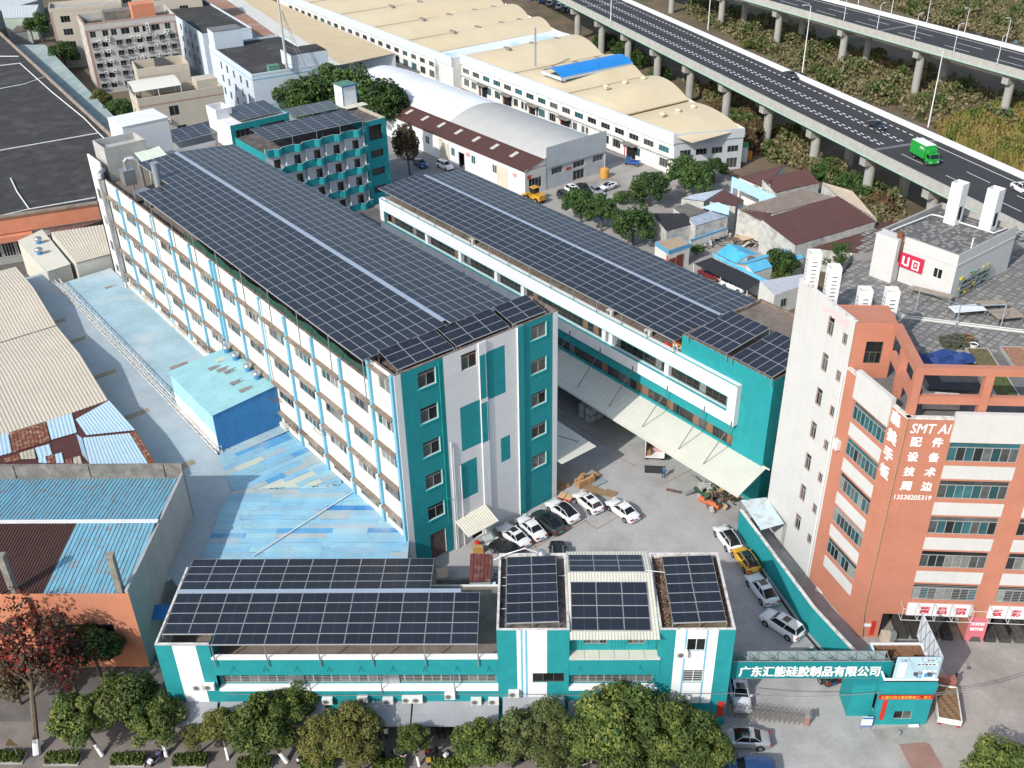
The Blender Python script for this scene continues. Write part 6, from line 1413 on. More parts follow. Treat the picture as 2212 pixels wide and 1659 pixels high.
mb = MB(); mb.box(-.5,4.4,-2.2,-.05,1.6,1.72); mb.build('awning', m_cream, t)
# --- arched warehouse with brown lean-to
AW = fthing(MAIN, 'arched_warehouse', 'white arched warehouse with a long brown lean-to roof along its side', 'building', 59.6, 79.4)
m_wr = mat('white arched roof', (.74,.75,.76), .6, .05, .3, dirt=(.6,.62,.63), dscale=.15, damt=.4); m_gr = mat('grey ribbed arched roof', (.5,.5,.48), .6, .05, .4); m_wg = mat('pale grey sheet wall', (.46,.49,.51), .7, .1, .3, streak=.3, scol=(.3,.28,.26))
def barrel(mb, x0, x1, y0, y1, ze, rise, axis, n=14, m=0, end=None):
    for k in range(n):
        a, b = k/n, (k+1)/n; za, zb = ze+rise*(1-(2*a-1)**2), ze+rise*(1-(2*b-1)**2)
        if axis == 'y': xa, xb = x0+(x1-x0)*a, x0+(x1-x0)*b; mb.poly([(xa,y0,za),(xb,y0,zb),(xb,y1,zb),(xa,y1,za)], m)
        else:
            ya, yb = y0+(y1-y0)*a, y0+(y1-y0)*b
            for j in range(8):
                p, q = j/8, (j+1)/8; fp, fq = min(1, p*1.7)**.7, min(1, q*1.7)**.7; X = lambda y, t_: x0+(x1(y)-x0)*t_
                mb.poly([(X(ya,p),ya,ze+(za-ze)*fp),(X(ya,q),ya,ze+(za-ze)*fq),(X(yb,q),yb,ze+(zb-ze)*fq),(X(yb,p),yb,ze+(zb-ze)*fp)], m)
AWL = 78
mb = MB(); barrel(mb, 5.2, 22.3, .1, 33.3, 6.75, 2.3, 'y'); 
mb.build('grey_roof', m_gr, AW); mb = MB(); barrel(mb, 5.2, 22.3, 33.3, AWL, 6.8, 2.3, 'y'); mb.build('white_roof', m_wr, AW)
rb = MB()
for k in range(66):
    y = .3+k*.5
    for q in range(14):
        a, b = q/14, (q+1)/14; za, zb = 6.75+2.3*(1-(2*a-1)**2), 6.75+2.3*(1-(2*b-1)**2); xa, xb = 5.2+17.1*a, 5.2+17.1*b
        rb.poly([(xa,y,za+.06),(xb,y,zb+.06),(xb,y+.12,zb+.06),(xa,y+.12,za+.06)])
o = rb.build('roof_ribs', m_gr, AW); o['kind'] = 'stuff'
mb = MB(); mb.corrug((-.2,-.1,5.2),(-.2,AWL,5.2),(5.15,AWL,6.8),(5.15,-.1,6.8), .4, .04); mb.build('lean_to_roof', mat('dark brown lean-to sheet', (.085,.04,.035), .75, .1, .5), AW)
for k in range(9):
    y = 7+k*6.6; mb = MB(); mb.poly([(2.2,y,6.0),(2.2,y+1.1,6.0),(4.2,y+1.1,6.58),(4.2,y,6.58)]); mb.build('skylight', mat('pale skylight', (.5,.5,.4), .5, .2, 2), AW)
fa_ = Face(0, AWL, -PI/2); aop = [(AWL-9.5-1.5,AWL-9.5,2.2,4.0),(AWL-4.2-3.6,AWL-4.2,0,4.2) if False else (AWL-26,AWL-24.6,2.0,3.8),(AWL-18.5,AWL-17,2.2,4.0),(AWL-36,AWL-34.5,2.2,4.0),(AWL-48,AWL-46.5,2.2,4.0)]
mb = MB(); wall(mb, fa_, 0, AWL, -1, 5.2, aop+[(AWL-23.2,AWL-21,0,3.6)], (), 0, .2)
wall(mb, Face(0,0,0), 0, 5.6, -1, 5.6, [(1.0,4.4,1.2,3.4)], (), 1, .15); wall(mb, Face(0,AWL,0), 0, 5.6, -1, 5.6); mb.poly([(0,0,5.2),(5.6,0,5.2),(5.6,0,6.9)], 1)
wall(mb, Face(5.6,.1,0), 0, 16.7, -1, 4.6, [(1.6,4.6,2.8,4.2),(7.6,10.8,2.8,4.2),(13.2,16.2,2.8,4.2),(7.6,10.8,.1,2.2)], (), 2, .2); wall(mb, Face(5.6,-.1,0), 0, 16.8, 4.6, 9.15, (), (), 2)
wall(mb, Face(22.3,0,PI/2), 0, AWL, -1, 6.9, (), (), 0)
mb.build('wall', [white, mat('cream ribbed wall', (.6,.58,.54), .8, .08, .5, streak=.4, scol=(.4,.35,.3)), m_wg], AW)
for o in aop: small_window(AW, fa_, *o, frame_w, (glass_t, glass_g), .12)
small_window(AW, Face(0,0,0), 1.0,4.4,1.2,3.4, frame_g, (glass_d,), .1, 4)
for o in ((1.6,4.6,2.8,4.2),(7.6,10.8,2.8,4.2),(13.2,16.2,2.8,4.2),(7.6,10.8,.1,2.2)): small_window(AW, Face(5.6,.1,0), *o, frame_g, (glass_d, glass_g), .15, 3)
for s in (AWL-7.5, AWL-28.6):
    mb = MB(); mb.fbox(fa_, s-1.9, s+1.9, .02, .08, 0, 4.3); mb.fbox(fa_, s-.03, s+.03, .08, .1, 0, 4.3); mb.build('sliding_door', mat('cream sliding door', (.62,.57,.46), .7, .08, .6), AW)
mb = MB()
for s, z, m in ((AWL-30.5,3.9,0),(AWL-4.0,3.3,1),(AWL-20.2,3.4,1)): mb.fbox(fa_, s, s+1.3, .02, .04, z, z+.8, m)
mb.fbox(Face(0,0,0), .6,1.6,.02,.05,3.5,4.3,2); mb.fbox(Face(5.6,.1,0), 5.6,6.9,.02,.05,2.9,3.5,2)
mb.build('notice', [mat('yellow notice', (.65,.4,.1), .7), mat('pale pink notice', (.65,.3,.33), .7), mat('red notice', (.5,.06,.04), .7)], AW)
# --- long yellow roofed factory
YF = Fr(at(Z2(2145,1135)), math.radians(-34.0))
m_yel = mat('sandy yellow vaulted roof', (.6,.51,.34), .7, .04, .2, dirt=(.56,.44,.25), dscale=.06, damt=.6)
YB = fthing(YF, 'yellow_roof_factory', 'long white factory with a row of sandy yellow vaulted roofs beside the highway', 'building')
u1 = lambda v: 14.5+31.5*(v+5.8)/137
bays = [(-5.0,17),(17,38.3),(38.3,61),(61,84.5)]
for a, b in bays:
    mb = MB(); barrel(mb, .15, u1, a, b, 8.7 if a > 0 else 8.4, 2.2 if a > 0 else 1.3, 'x'); mb.build('vault_roof', m_yel, YB)
for a, b in bays[1:]:
    mb = MB(); mb.tube((.2,a,8.75),(u1(a),a,8.75),.16,5); mb.build('gutter', mat('tan gutter', (.36,.28,.17), .8, .2), YB)
fy = Face(0, 160, -PI/2); YQ = lambda v: 160-v
fop = []; 
for k in range(17):
    v = 1.6+k*4.95; fop += [(YQ(v+3.2),YQ(v),4.3,5.6)]
lowv = [1.8,10.6,17.5,21.6,29.2,33.5,42,46.4,54,58,66,70,77.5,81]
lop = [(YQ(v+2.6),YQ(v),1.0,2.9) for v in lowv]
mb = MB(); wall(mb, fy, YQ(85), YQ(0), -1, 6.6, fop+lop, (), 0, .2); mb.fbox(fy, YQ(85), YQ(-.1), -.2, .35, 6.6, 9.2, 1)
fe = Face(0,0,math.atan2(-5.8,14.5)); el = math.hypot(14.5,5.8); eop = [(1.4+k*3.6,3.9+k*3.6,3.9,5.3) for k in range(4)]+[(1.4+k*3.6,3.9+k*3.6,.4,2.6) for k in range(4)]
wall(mb, fe, 0, el, -1, 7.0, eop, (), 2, .2); mb.fbox(fe, -.1, el+.1, -.2, .25, 7.0, 8.9, 2)
a, b = (14.5,-5.8), (46,131); fr_, rl = face2(a, b); wall(mb, fr_, 0, rl, -1, 9.0, (), (), 0)
mb.build('wall', [whited, mat('pale blue grey parapet', (.58,.63,.67), .7, .06, .3, streak=.25, scol=(.42,.43,.43)), m_wg], YB)
for o in fop+lop: small_window(YB, fy, *o, frame_g, (glass_d, glass_g, glass_t), .12, 3)
for o in eop: small_window(YB, fe, *o, frame_g, (glass_d, glass_g), .12, 3)
for k in range(16):
    mb = MB(); v = 5.4+k*4.95; mb.fbox(fy, YQ(v)-.18, YQ(v)+.18, 0, .22, -1, 6.55); mb.build('pilaster', white, YB)
mb = MB(); mb.fbox(fy, YQ(85), YQ(0), .0, .4, 3.45, 3.6); mb.build('ledge', conc, YB)
for v in (13.9, 38.0, 51, 62.5, 74):
    mb = MB(); mb.fbox(fy, YQ(v)-1.7, YQ(v)+1.7, .02, .03, 0, 3.1); mb.build('doorway', dark, YB)
    mb = MB(); mb.fbox(fy, YQ(v)-2.3, YQ(v)+2.3, .03, 1.6, 3.15, 3.3); mb.build('door_canopy', concd, YB)
    mb = MB(); mb.fbox(fy, YQ(v)-2.1, YQ(v)-1.75, .03, .08, 0, 3.0); mb.build('red_couplet', mat('red banner paper', (.5,.03,.02)), YB)
k = 0
for a, b in bays:
    for f in (.3,.55,.8):
        v = a+(b-a)*.68; u = u1(v)*f; z = (8.7+2.2*(1-(2*.68-1)**2)) if a > 0 else 8.4+1.3*(1-(2*.68-1)**2)
        if a > 30: mb = MB(); mb.box(u-.4,u+.4,v-1.4,v+1.4,z-.25,z+.12); mb.build('skylight', mat('brown skylight', (.25,.2,.18)), YB)
        else: 
            mb = MB(); mb.lathe((u,v,z-.1), ((.5,0),(.5,.25),(.75,.4),(.6,.75),(0,.9)), 10); mb.build('roof_fan', mat('cream fan', (.6,.52,.36), .6), YB)
t = fthing(YF, 'blue_roof_hood', 'bright blue curved hood lying on the yellow vaulted roof', 'roof hood', 3.0, 43.8)
mb = MB(); [mb.poly([(0,8.2*k/8,10.9+1.3*(1-(k/4-1)**2)),(22.6,8.2*k/8,10.9+1.3*(1-(k/4-1)**2)),(22.6,8.2*(k+1)/8,10.9+1.3*(1-((k+1)/4-1)**2)),(0,8.2*(k+1)/8,10.9+1.3*(1-((k+1)/4-1)**2))]) for k in range(8)]; mb.build('hood', mat('bright blue sheet', (.02,.22,.6), .5, .1, .4), t); mb = MB(); mb.box(0,.06,.1,8.1,10.2,10.95); mb.box(.06,22.6,.05,.12,10.2,10.95); mb.build('skirt', mat('pale hood side', (.5,.56,.6)), t)
t = fthing(YF, 'steel_mast', 'plain grey steel stack standing on the yellow vaulted roof', 'mast', 6.2, 59, 10.0); mb = MB(); mb.tube((0,0,0),(0,0,9.5),.3,8); mb.build('pole', mat('grey stack', (.35,.35,.34), .6, .1), t)
Y2 = fthing(YF, 'yellow_roof_factory', 'farther half of the sandy yellow vaulted factory, set back behind a pale blue strip', 'building', -2.8, 86.5)
bays2 = [(6.5,23.5),(23.5,44.3),(44.3,67),(67,90),(90,113)]
for a, b in bays2:
    mb = MB(); barrel(mb, .15, lambda v: u1(v+86.5)+2.8, a, b, 8.2, 2.2, 'x'); mb.build('vault_roof', m_yel, Y2)
    mb = MB(); mb.tube((.2,a,8.25),(u1(a+86.5)+2.8,a,8.25),.16,5); mb.build('gutter', mat('tan gutter', (.36,.28,.17)), Y2)
mb = MB(); mb.corrug((.1,-2,8.0),(41,-2,8.4),(41,6.4,8.4),(.1,6.4,8.2), .6, .04); mb.build('sheet_roof', mat('pale strip sheets', (.6,.66,.7), .6, .1, .2, dirt=(.25,.5,.68), dscale=.14, damt=.9), Y2)
fz = Face(0, 115, -PI/2); o2 = [(115-v-2.8,115-v,z,z+h) for v in [8+4.95*k for k in range(20)] for z, h in ((4.0,1.3),(1.0,1.9))]
mb = MB(); wall(mb, fz, 0, 117, -1, 6.2, o2, (), 0, .2); mb.fbox(fz, 0, 117, -.2, .3, 6.2, 8.7, 1); wall(mb, Face(0,-2,0), 0, 3.5, -1, 8.5); mb.build('wall', [whited, mat('pale blue grey parapet', (.58,.63,.67))], Y2)
for o in o2: small_window(Y2, fz, *o, frame_g, (glass_d, glass_g, glass_t), .12, 3)
for v in (30,48.5,70):
    mb = MB(); mb.fbox(fz, 115-v-2, 115-v+2, .02, 1.5, 3.2, 3.35); mb.build('door_canopy', concd, Y2)
mb = MB(); mb.fbox(fz, 115-52, 115-45, .02, .06, 3.5, 4.0); mb.build('sign_strip', mat('pale sign strip', (.6,.5,.6), .6), Y2)
for a, b in bays2[:3]:
    for f in (.3,.5,.7,.85):
        v = a+(b-a)*.68; u = (u1(v+86.5)+2.8)*f; mb = MB(); mb.box(u-.4,u+.4,v-1.4,v+1.4,9.8,10.25); mb.build('skylight', mat('brown skylight', (.25,.2,.18)), Y2)
# --- beige tan sheds between the pale blue factory and the yellow one
ts = thing('tan_roof_shed', 'long shed with tan, white and rust stripes of roof behind the radio mast', 'shed', at(Z2(340,360), 0)); o_ = Vector(at(Z2(340,360), 0))
def strip4(a, b, c, d, z, m, nm='roof'):
    mb = MB(); q = [Vector(at(p, z))-o_ for p in (a,b,c,d)]; mb.corrug(q[0],q[1],q[2],q[3],.8,.05); mb.build(nm, m, ts)
strip4(Z2(330,355),Z2(0,240),Z1(1535,-10),Z1(1700,-20),8.0, mat('tan sheet roof', (.5,.4,.25), .7, .06, .3)) if False else None
for pa_, pb_, pc_, pd_, m in ((Z1(2212,420),Z1(2560,345),Z1(1690,-30),Z1(1530,-30),mat('tan sheet roof', (.52,.42,.27), .7, .06, .3)),(Z1(2070,430),Z1(2212,420),Z1(1530,-30),Z1(1430,-30),mat('white grey sheet roof', (.55,.54,.5), .7, .08, .4)),(Z1(1960,400),Z1(2070,430),Z1(1430,-30),Z1(1240,-30),mat('rust sheet roof', (.3,.17,.12), .8, .3, 1, dirt=(.5,.44,.4), damt=.6))):
    strip4(pa_, pb_, pc_, pd_, 8.0, m, 'roof_sheet')
q = [Vector(at(p, 8.0))-o_ for p in (Z1(1960,400),Z1(2560,345),Z1(1690,-30),Z1(1240,-30))]; mb = MB(); mb.prism([(p.x,p.y) for p in q], 0, 7.9); mb.build('wall', mat('pale shed wall', (.52,.55,.57), .8, .1), ts)
# far roofs along the top left edge
shed('far_shed', 'pale grey green roofed shed at the extreme upper left', (Z1(25,120),Z1(220,112),Z1(250,30),Z1(0,40)), (7,7,8,8), mat('pale grey sheet', (.5,.53,.54), .7, .1), mat('pale green wall', (.42,.5,.42), .8, .1), .8, .04)
shed('far_house', 'small grey tiled house with a dark roof at the upper left', (Z1(65,215),Z1(205,200),Z1(190,175),Z1(110,165)), (4,4,5.5,5.5), mat('dark tile roof', (.14,.11,.095), .9, .3, 1.5), m_shedw, .5, .05)
shed('far_roof', 'wide pale roof beyond the beige block at the upper left corner', (Z1(-150,110),Z1(240,5),Z1(260,-60),Z1(-200,-20)), (6,6,6.5,6.5), mat('pale grey sheet', (.5,.53,.54)), m_shedw, .8, .04)
# ================================================================== HIGHWAYS
def deck(label, pn0, pn1, z, width, s_ext, name):
    a = Vector(at(pn0, z)); b = Vector(at(pn1, z)); d = (b-a); d.z = 0; L_ = d.length; ang = math.atan2(d.y, d.x)
    t = thing(name, label, 'highway', (a.x, a.y, 0), ang); return t, L_, a, d.normalized()
m_bar = mat('concrete barrier', (.4,.4,.37), .9, .12, .6, streak=.4, scol=(.2,.19,.17)); m_barw = mat('white barrier', (.72,.73,.73), .8, .05, .5)
m_girder = mat('highway girder concrete', (.34,.34,.32), .9, .1, .3)
m_mark = mat('white road paint', (.7,.7,.7), .8, .06)
def highway(label, pn0, pn1, z, W, s0, s1, piers, pr, lab2=None, decel=None, joints=()):
    t, L_, a, d = deck(label, pn0, pn1, z, W, 0, 'highway')
    mb = MB(); mb.box(s0, s1, .4, W-.4, z-.35, z, 0); mb.build('carriageway', m_asph, t)
    mb = MB(); mb.box(s0, s1, 1.6, W-1.6, z-1.9, z-.352); mb.box(s0, s1, .0, 1.6, z-.7, z-.352); mb.box(s0, s1, W-1.6, W, z-.7, z-.352); mb.build('girder', m_girder, t)
    mb = MB(); mb.box(s0, s1, -.02, .4, z-.9, z+1.0); mb.build('near_barrier', m_bar, t)
    mb = MB(); mb.box(s0, s1, W-.4, W+.02, z-.9, z+1.05); mb.build('far_barrier', m_barw, t)
    mb = MB(); mb.box(s0, s1, -.1, -.021, z-.95, z-.7); mb.build('green_pipe', mat('pale green pipe', (.32,.5,.42), .6, .1), t)
    for s in piers:
        g = MB(); g.box(s-.9, s+.9, 1.0, W-1.0, z-3.4, z-1.9); g.build('cross_beam', m_girder, t)
        for y in (3.2, W-5.0):
            g = MB(); g.tube((s,y,-1),(s,y,z-3.4),1.0,14); g.build('pier', m_girder, t, False)
    return t, z
H1, z1h = highway('nearer elevated highway with rows of white dashes and a green truck on it', Z3(0,390), Z3(2212,1500), 11.2, 17.2, -130, 160, [-75,-56.5,-38,-19.5,-1,17.5,36,54.5,73,91.5,110], 1)
# lane paint on the nearer deck
jt = H1.matrix_basis.inverted() if False else None
def loc_on(t, p, z):
    q = Vector(at(p, z)); o_ = Vector(t.location); a = t.rotation_euler.z; r = q-o_; return (r.x*math.cos(a)+r.y*math.sin(a), -r.x*math.sin(a)+r.y*math.cos(a))
sj = loc_on(H1, Z3(1440,940), z1h)[0]; W = 17.2
mk = MB(); y_ = z1h+.004
def dash(s, l, y, w=.16): mk.poly([(s,y-w/2,y_),(s+l,y-w/2,y_),(s+l,y+w/2,y_),(s,y+w/2,y_)])
for k in range(120):
    s = sj-2-k*2.1
    if s < -128: break
    for y in (5.6-.42,5.6+.42,10.2-.42,10.2+.42,1.9,14.6): mk.poly([(s-1.1,y-.16,y_),(s,y-.16,y_),(s-.1,y+.16,y_),(s-1.2,y+.16,y_)])
for k in range(12):
    s = sj+4+k*12.5
    for y in (5.6,10.2): dash(s, 6, y)
dash(sj+1, 160-sj, 1.5, .2); dash(sj+1, 160-sj, 14.6, .2); dash(-128, 128+sj, 1.35, .12)
o = mk.build('lane_marking', m_mark, H1); o['kind'] = 'stuff'
mb = MB(); mb.box(sj-.5, sj+.5, .4, W-.4, z1h+.001, z1h+.003); s_ = loc_on(H1, Z2(1800,20), z1h)[0]; mb.box(s_-.5, s_+.5, .4, W-.4, z1h+.001, z1h+.003); mb.build('expansion_joint', mat('grey joint', (.16,.16,.17), .8, .15), H1)
H2, z2h = highway('farther elevated highway across the scrubland, with short curved lamps', Z3(640,50), Z3(2212,490), 12.5, 17.5, -90, 150, [-60,-32,-4,24,52,80,108], 1)
mk = MB(); y_ = z2h+.004
for k in range(14):
    for y in (6.2,10.8): dash(-88+k*16, 8, y, .2)
dash(-90,240,2.2,.2); dash(-90,240,15.2,.2)
o = mk.build('lane_marking', m_mark, H2); o['kind'] = 'stuff'
mb = MB(); s_ = loc_on(H2, Z3(1390,180), z2h)[0]; mb.box(s_-.5, s_+.5, .4, 17.1, z2h+.001, z2h+.003); mb.build('expansion_joint', mat('grey joint', (.16,.16,.17)), H2)
def lamp(loc, ang, h, arm, lab, grp, r=.14, m=None):
    t = thing('street_lamp', lab, 'street lamp', loc, ang, grp); mb = MB(); mb.tube((0,0,0),(0,0,h),r,6,0,r*.6); mb.path([(0,0,h),(0,-arm*.4,h+.35),(0,-arm,h+.4)], r*.55, 5); mb.build('pole', m or white, t)
    mb = MB(); mb.box(-.15,.15,-arm-.7,-arm+.1,h+.34,h+.48); mb.build('lamp_head', mat('lamp head', (.6,.61,.62)), t); return t
a1 = H1.rotation_euler.z
for k, (p, lab) in enumerate(((Z3(163,195),'tall white highway lamp, leftmost on the far barrier of the nearer deck'),(Z3(775,470),'tall white highway lamp above the dark grey car'),(Z3(1590,825),'tall white highway lamp above the green truck'),(Z2(1745,140),'tall lamp near the top edge on the near barrier of the nearer deck'))):
    q = at(p, z1h+1); lamp(q, a1 if k < 3 else a1+PI, 15, 1.6, lab, 'tall highway lamps')
a2 = H2.rotation_euler.z
nb = ['leftmost','second from left','middle','second from right','rightmost']
for k, p in enumerate(((1045,130),(1260,190),(1500,262),(1757,335),(2037,415))): lamp(at(Z3(*p), z2h+1), a2+PI, 6.2, .9, nb[k]+' short curved lamp on the near barrier of the farther highway', 'short lamps on the farther highway', .1)
for k, p in enumerate(((1137,30),(1350,95),(1580,155),(1825,220),(2090,290))): lamp(at(Z3(*p), z2h+1), a2, 6.2, .9, nb[k]+' short curved lamp on the far white barrier of the farther highway', 'short lamps on the farther highway', .1)
# ================================================================== LOW HOUSES ON THE RIGHT
TT = lambda x, y: T(2400,700,x,y)
m_maroon = mat('maroon roof sheet', (.105,.05,.044), .75, .1, .6); m_greyb = mat('grey brown sheet', (.21,.17,.14), .75, .12, .6, dirt=(.28,.24,.2), dscale=.6, damt=.6); m_creamp = mat('peach cream sheet', (.62,.5,.37), .7, .08, .5); m_sky = mat('sky blue panel', (.4,.62,.74), .6, .06, .5); m_azure = mat('azure roof sheet', (.1,.42,.62), .55, .12, .6, dirt=(.2,.5,.62), dscale=.5, damt=.6)
m_net = mat('black shade net', (.028,.029,.033), .95, .1); m_dirtyw = mat('dirty white wall', (.5,.5,.47), .9, .15, .8, dirt=(.16,.15,.14), dscale=.7, damt=.75)
shed('shade_net_shed', 'black shade net roof by the three round trees', (TT(345,575),TT(715,475),TT(580,345),TT(150,345)), (4.0,4.0,5.0,4.6), m_net, m_dirtyw, 1.2, .03)
shed('grey_roof_house', 'dull grey roofed house behind the black shade net', (TT(600,395),TT(900,330),TT(620,215),TT(430,270)), (4.6,4.6,5.4,5.4), mat('dull grey roof', (.14,.13,.12), .9, .2, .8), m_dirtyw, .7, .03)
shed('stained_house', 'dirty white walled house with a blue grey sheet roof', (TT(720,510),TT(1145,385),TT(980,300),TT(640,405)), (4.4,4.6,5,5), mat('blue grey sheet', (.3,.35,.42), .6, .15, .8), m_dirtyw, .7, .03)
shed('pale_roof', 'pale grey blue flat roofs with tan strips behind the sheds', (TT(535,150),TT(830,190),TT(1085,30),TT(700,100)), (4.5,4.5,4.8,4.8), mat('pale blue grey sheet', (.42,.48,.54), .6, .12, .6, dirt=(.4,.32,.22), dscale=.25, damt=.5), m_dirtyw, .7, .03)
shed('brown_gable', 'small brown gabled roof beyond the pale blue eaves', (TT(905,185),TT(1240,250),TT(1350,175),TT(1085,40)), (5,5,5,5.8), m_maroon, m_dirtyw, .5, .04)
BIG = [(TT(1160,260),6.2),(TT(2000,665),6.2)]
shed('grey_brown_roof', 'wide grey brown striped sheet roof of the big workshop', (TT(1260,285),TT(1710,350),Z3(985,1278),Z3(770,1225)), (6.0,6.4,7.4,7.2), m_greyb, m_dirtyw, .9, .08)
shed('maroon_roof', 'large maroon roof of the workshop with the pale blue eaves board', (TT(1570,420),TT(2010,760),Z3(1255,1432),Z3(1000,1270)), (6.2,5.6,6.2,7.4), m_maroon, m_dirtyw, .5, .04)
shed('maroon_roof', 'darker maroon strip of roof behind the pale blue eaves board', (TT(1260,290),TT(1570,420),TT(1720,350),TT(1400,255)), (5.8,5.9,6.3,6.2), m_maroon, m_dirtyw, .5, .04, walls=False)
shed('lower_maroon_roof', 'lower maroon roof at the back, touching the white roof hut outline', (Z3(740,1595),Z3(1330,1665),Z3(1440,1430),Z3(1250,1445)), (4.2,4.2,4.8,4.8), m_maroon, m_dirtyw, .5, .04)
shed('cream_roof', 'peach cream folded roof edge beside the maroon roof', (Z3(1000,1268),Z3(1262,1425),Z3(1100,1238),Z3(905,1180)), (7.4,6.0,6.4,7.0), m_creamp, m_dirtyw, .7, .03)
shed('maroon_house', 'white walled house with a maroon roof next to the highway pier', (Z3(600,1250),Z3(890,1182),Z3(800,1095),Z3(515,1160)), (5.2,5.2,6.6,6.6), m_maroon, m_dirtyw, .5, .04)
shed('maroon_lean_to', 'front slope of the maroon roofed house with bright white end wall', (Z3(365,1148),Z3(600,1250),Z3(560,1185),Z3(665,1065)), (5.0,5.0,6.4,6.6), m_maroon, whited, .5, .04)
t = thing('eaves_board', 'long pale blue eaves board across the front of the workshop', 'fascia', at(BIG[0][0], 0)); a = Vector(at(*BIG[0])); b = Vector(at(*BIG[1])); o_ = Vector((a.x,a.y,0)); d = (b-a).normalized(); n = Vector((d.y,-d.x,0))
mb = MB(); q = [(a,-2.0),(b,-2.0)]
for s in (0,.15):
    p = [a-o_+n*s, b-o_+n*s]; pts_ = [(p[0].x,p[0].y,4.3),(p[1].x,p[1].y,4.3),(p[1].x,p[1].y,6.3),(p[0].x,p[0].y,6.3)]; mb.poly(pts_ if s else pts_[::-1])
mb.build('board', m_sky, t); mb = MB()
for f in (.02,.5,.98): p = a.lerp(b,f)-o_; mb.tube((p.x,p.y,0),(p.x,p.y,4.3),.3,6)
mb.build('post', m_sky, t)
shed('sky_blue_roof', 'pale sky blue roof edge left of the eaves board', (TT(790,270),TT(1150,370),TT(1155,262),TT(1010,200)), (5.4,5.4,6.2,6.2), m_sky, m_dirtyw, .8, .03, walls=False)
shed('azure_gable', 'bright azure gabled roof with deep blue stains', (TT(985,865),TT(1245,995),TT(1400,890),TT(1150,738)), (3.4,3.4,4.6,4.6), mat('azure stained sheet', (.08,.42,.66), .5, .1, .8, dirt=(.01,.25,.62), dscale=.5, damt=.9), m_dirtyw, .5, .04)
shed('azure_roof', 'far slope of the bright azure gabled roof', (TT(1560,885),TT(1300,765),TT(1150,738),TT(1400,890)), (3.6,3.6,4.6,4.6), m_azure, m_dirtyw, .5, .04, walls=False)
shed('azure_long_roof', 'long azure roof strip running to the right of the gabled one', (TT(1245,1000),TT(1370,1000),TT(1975,815),TT(1880,800)), (3.6,3.8,3.8,3.6), m_azure, m_dirtyw, .6, .04)
shed('azure_front_roof', 'azure roof of the white walled house with creeper', (TT(1480,1115),TT(1720,1040),TT(1640,935),TT(1375,1005)), (3.2,3.2,4.0,4.0), m_azure, mat('white house wall', (.6,.6,.58), .85, .1), .6, .04)
shed('azure_side_roof', 'small azure roof at the right beside the creeper tree', (TT(2000,960),TT(2130,925),TT(2040,815),TT(1950,850)), (3.2,3.2,3.8,3.8), m_azure, m_dirtyw, .6, .04)
CP = shed('carport', 'black net carport with a white car and a dark red car below', (TT(1390,1350),TT(700,1000),TT(925,915),TT(1560,1220)), (2.8,2.8,3.2,3.2), m_net, m_dirtyw, 1.5, .03, 'carport', walls=False)
mb = MB()
for p, z in ((TT(1390,1350),2.8),(TT(700,1000),2.8),(TT(925,915),3.2),(TT(1560,1220),3.2),(TT(1045,1175),2.8)):
    q = Vector(at(p, z))-Vector(CP.location); mb.tube((q.x,q.y,0),(q.x,q.y,q.z),.08,6)
mb.build('post', white, CP)
shed('azure_wall_roof', 'narrow azure coping roof behind the black carport', (TT(1600,1240),TT(940,905),TT(945,860),TT(1660,1215)), (3.0,3.0,3.3,3.3), m_azure, whited, .8, .03, walls=True)
t = thing('gate_lodge', 'small white flat roofed lodge with a blue band and red doors', 'building', at(TT(375,830), 4.2)[:2].tolist()+[0]); o_ = Vector((t.location.x, t.location.y, 0)); lp = [Vector(at(p, 4.2))-o_ for p in (TT(375,830),TT(650,735),TT(520,640),TT(200,715))]
mb = MB(); mb.prism([(p.x,p.y) for p in lp], 0, 3.9); mb.build('wall', whited, t); mb = MB(); c = sum(lp, Vector())/4; q = [c+(p-c)*1.02 for p in lp]; mb.prism([(p.x,p.y) for p in q], 3.45, 4.2); mb.build('blue_band', mat('mid blue band', (.12,.36,.55), .7, .1), t); mb = MB(); q = [c+(p-c)*.94 for p in lp]; mb.prism([(p.x,p.y) for p in q], 4.2, 4.21); mb.build('roof', mat('tan roof', (.4,.3,.2)), t)
f, ln_ = face2((lp[0].x,lp[0].y),(lp[1].x,lp[1].y)); mb = MB(); mb.fbox(f, .1, 1.7, .02, .08, 0, 2.5); mb.fbox(f, 1.9, 3.6, .02, .08, 0, 2.7); mb.build('door', mat('rust red door', (.2,.05,.03), .7, .2), t)
f2_, l2_ = face2((lp[3].x,lp[3].y),(lp[0].x,lp[0].y)); mb = MB(); mb.fbox(f2_, l2_-.5, l2_-.02, .02, .1, 0, 3.3); mb.build('red_post', mat('orange red panel', (.6,.09,.04), .7, .1), t)
t = thing('boundary_wall', 'white and blue banded compound wall behind the gate lodge', 'wall', at(TT(660,690),2.4)[:2].tolist()+[0]); a = Vector(at(TT(660,690),2.4)); b = Vector(at(TT(1145,525),2.4)); f, ln_ = face2((0,0),((b-a).x,(b-a).y)); mb = MB(); mb.fbox(f,0,ln_,-.25,0,0,2.3); mb.build('wall_body', whited, t); mb = MB(); mb.fbox(f,0,ln_,-.3,.05,2.1,2.4); mb.fbox(f,0,ln_,.001,.03,.3,.7); mb.build('band', mat('mid blue band', (.12,.36,.55)), t)
t = thing('white_house', 'white flat roofed house standing just behind the tall white windowed wall', 'building', at(TT(1745,1410), 3.8)[:2].tolist()+[0]); o_ = Vector((t.location.x,t.location.y,0)); lp = [Vector(at(p, 3.8))-o_ for p in (TT(1745,1410),TT(2300,1210),TT(2120,1130),TT(1560,1225))]
mb = MB(); mb.prism([(p.x,p.y) for p in lp], 0, 3.8, 0, 1); mb.build('wall', [whited, mat('pale grey roof', (.45,.47,.5), .7, .12)], t)
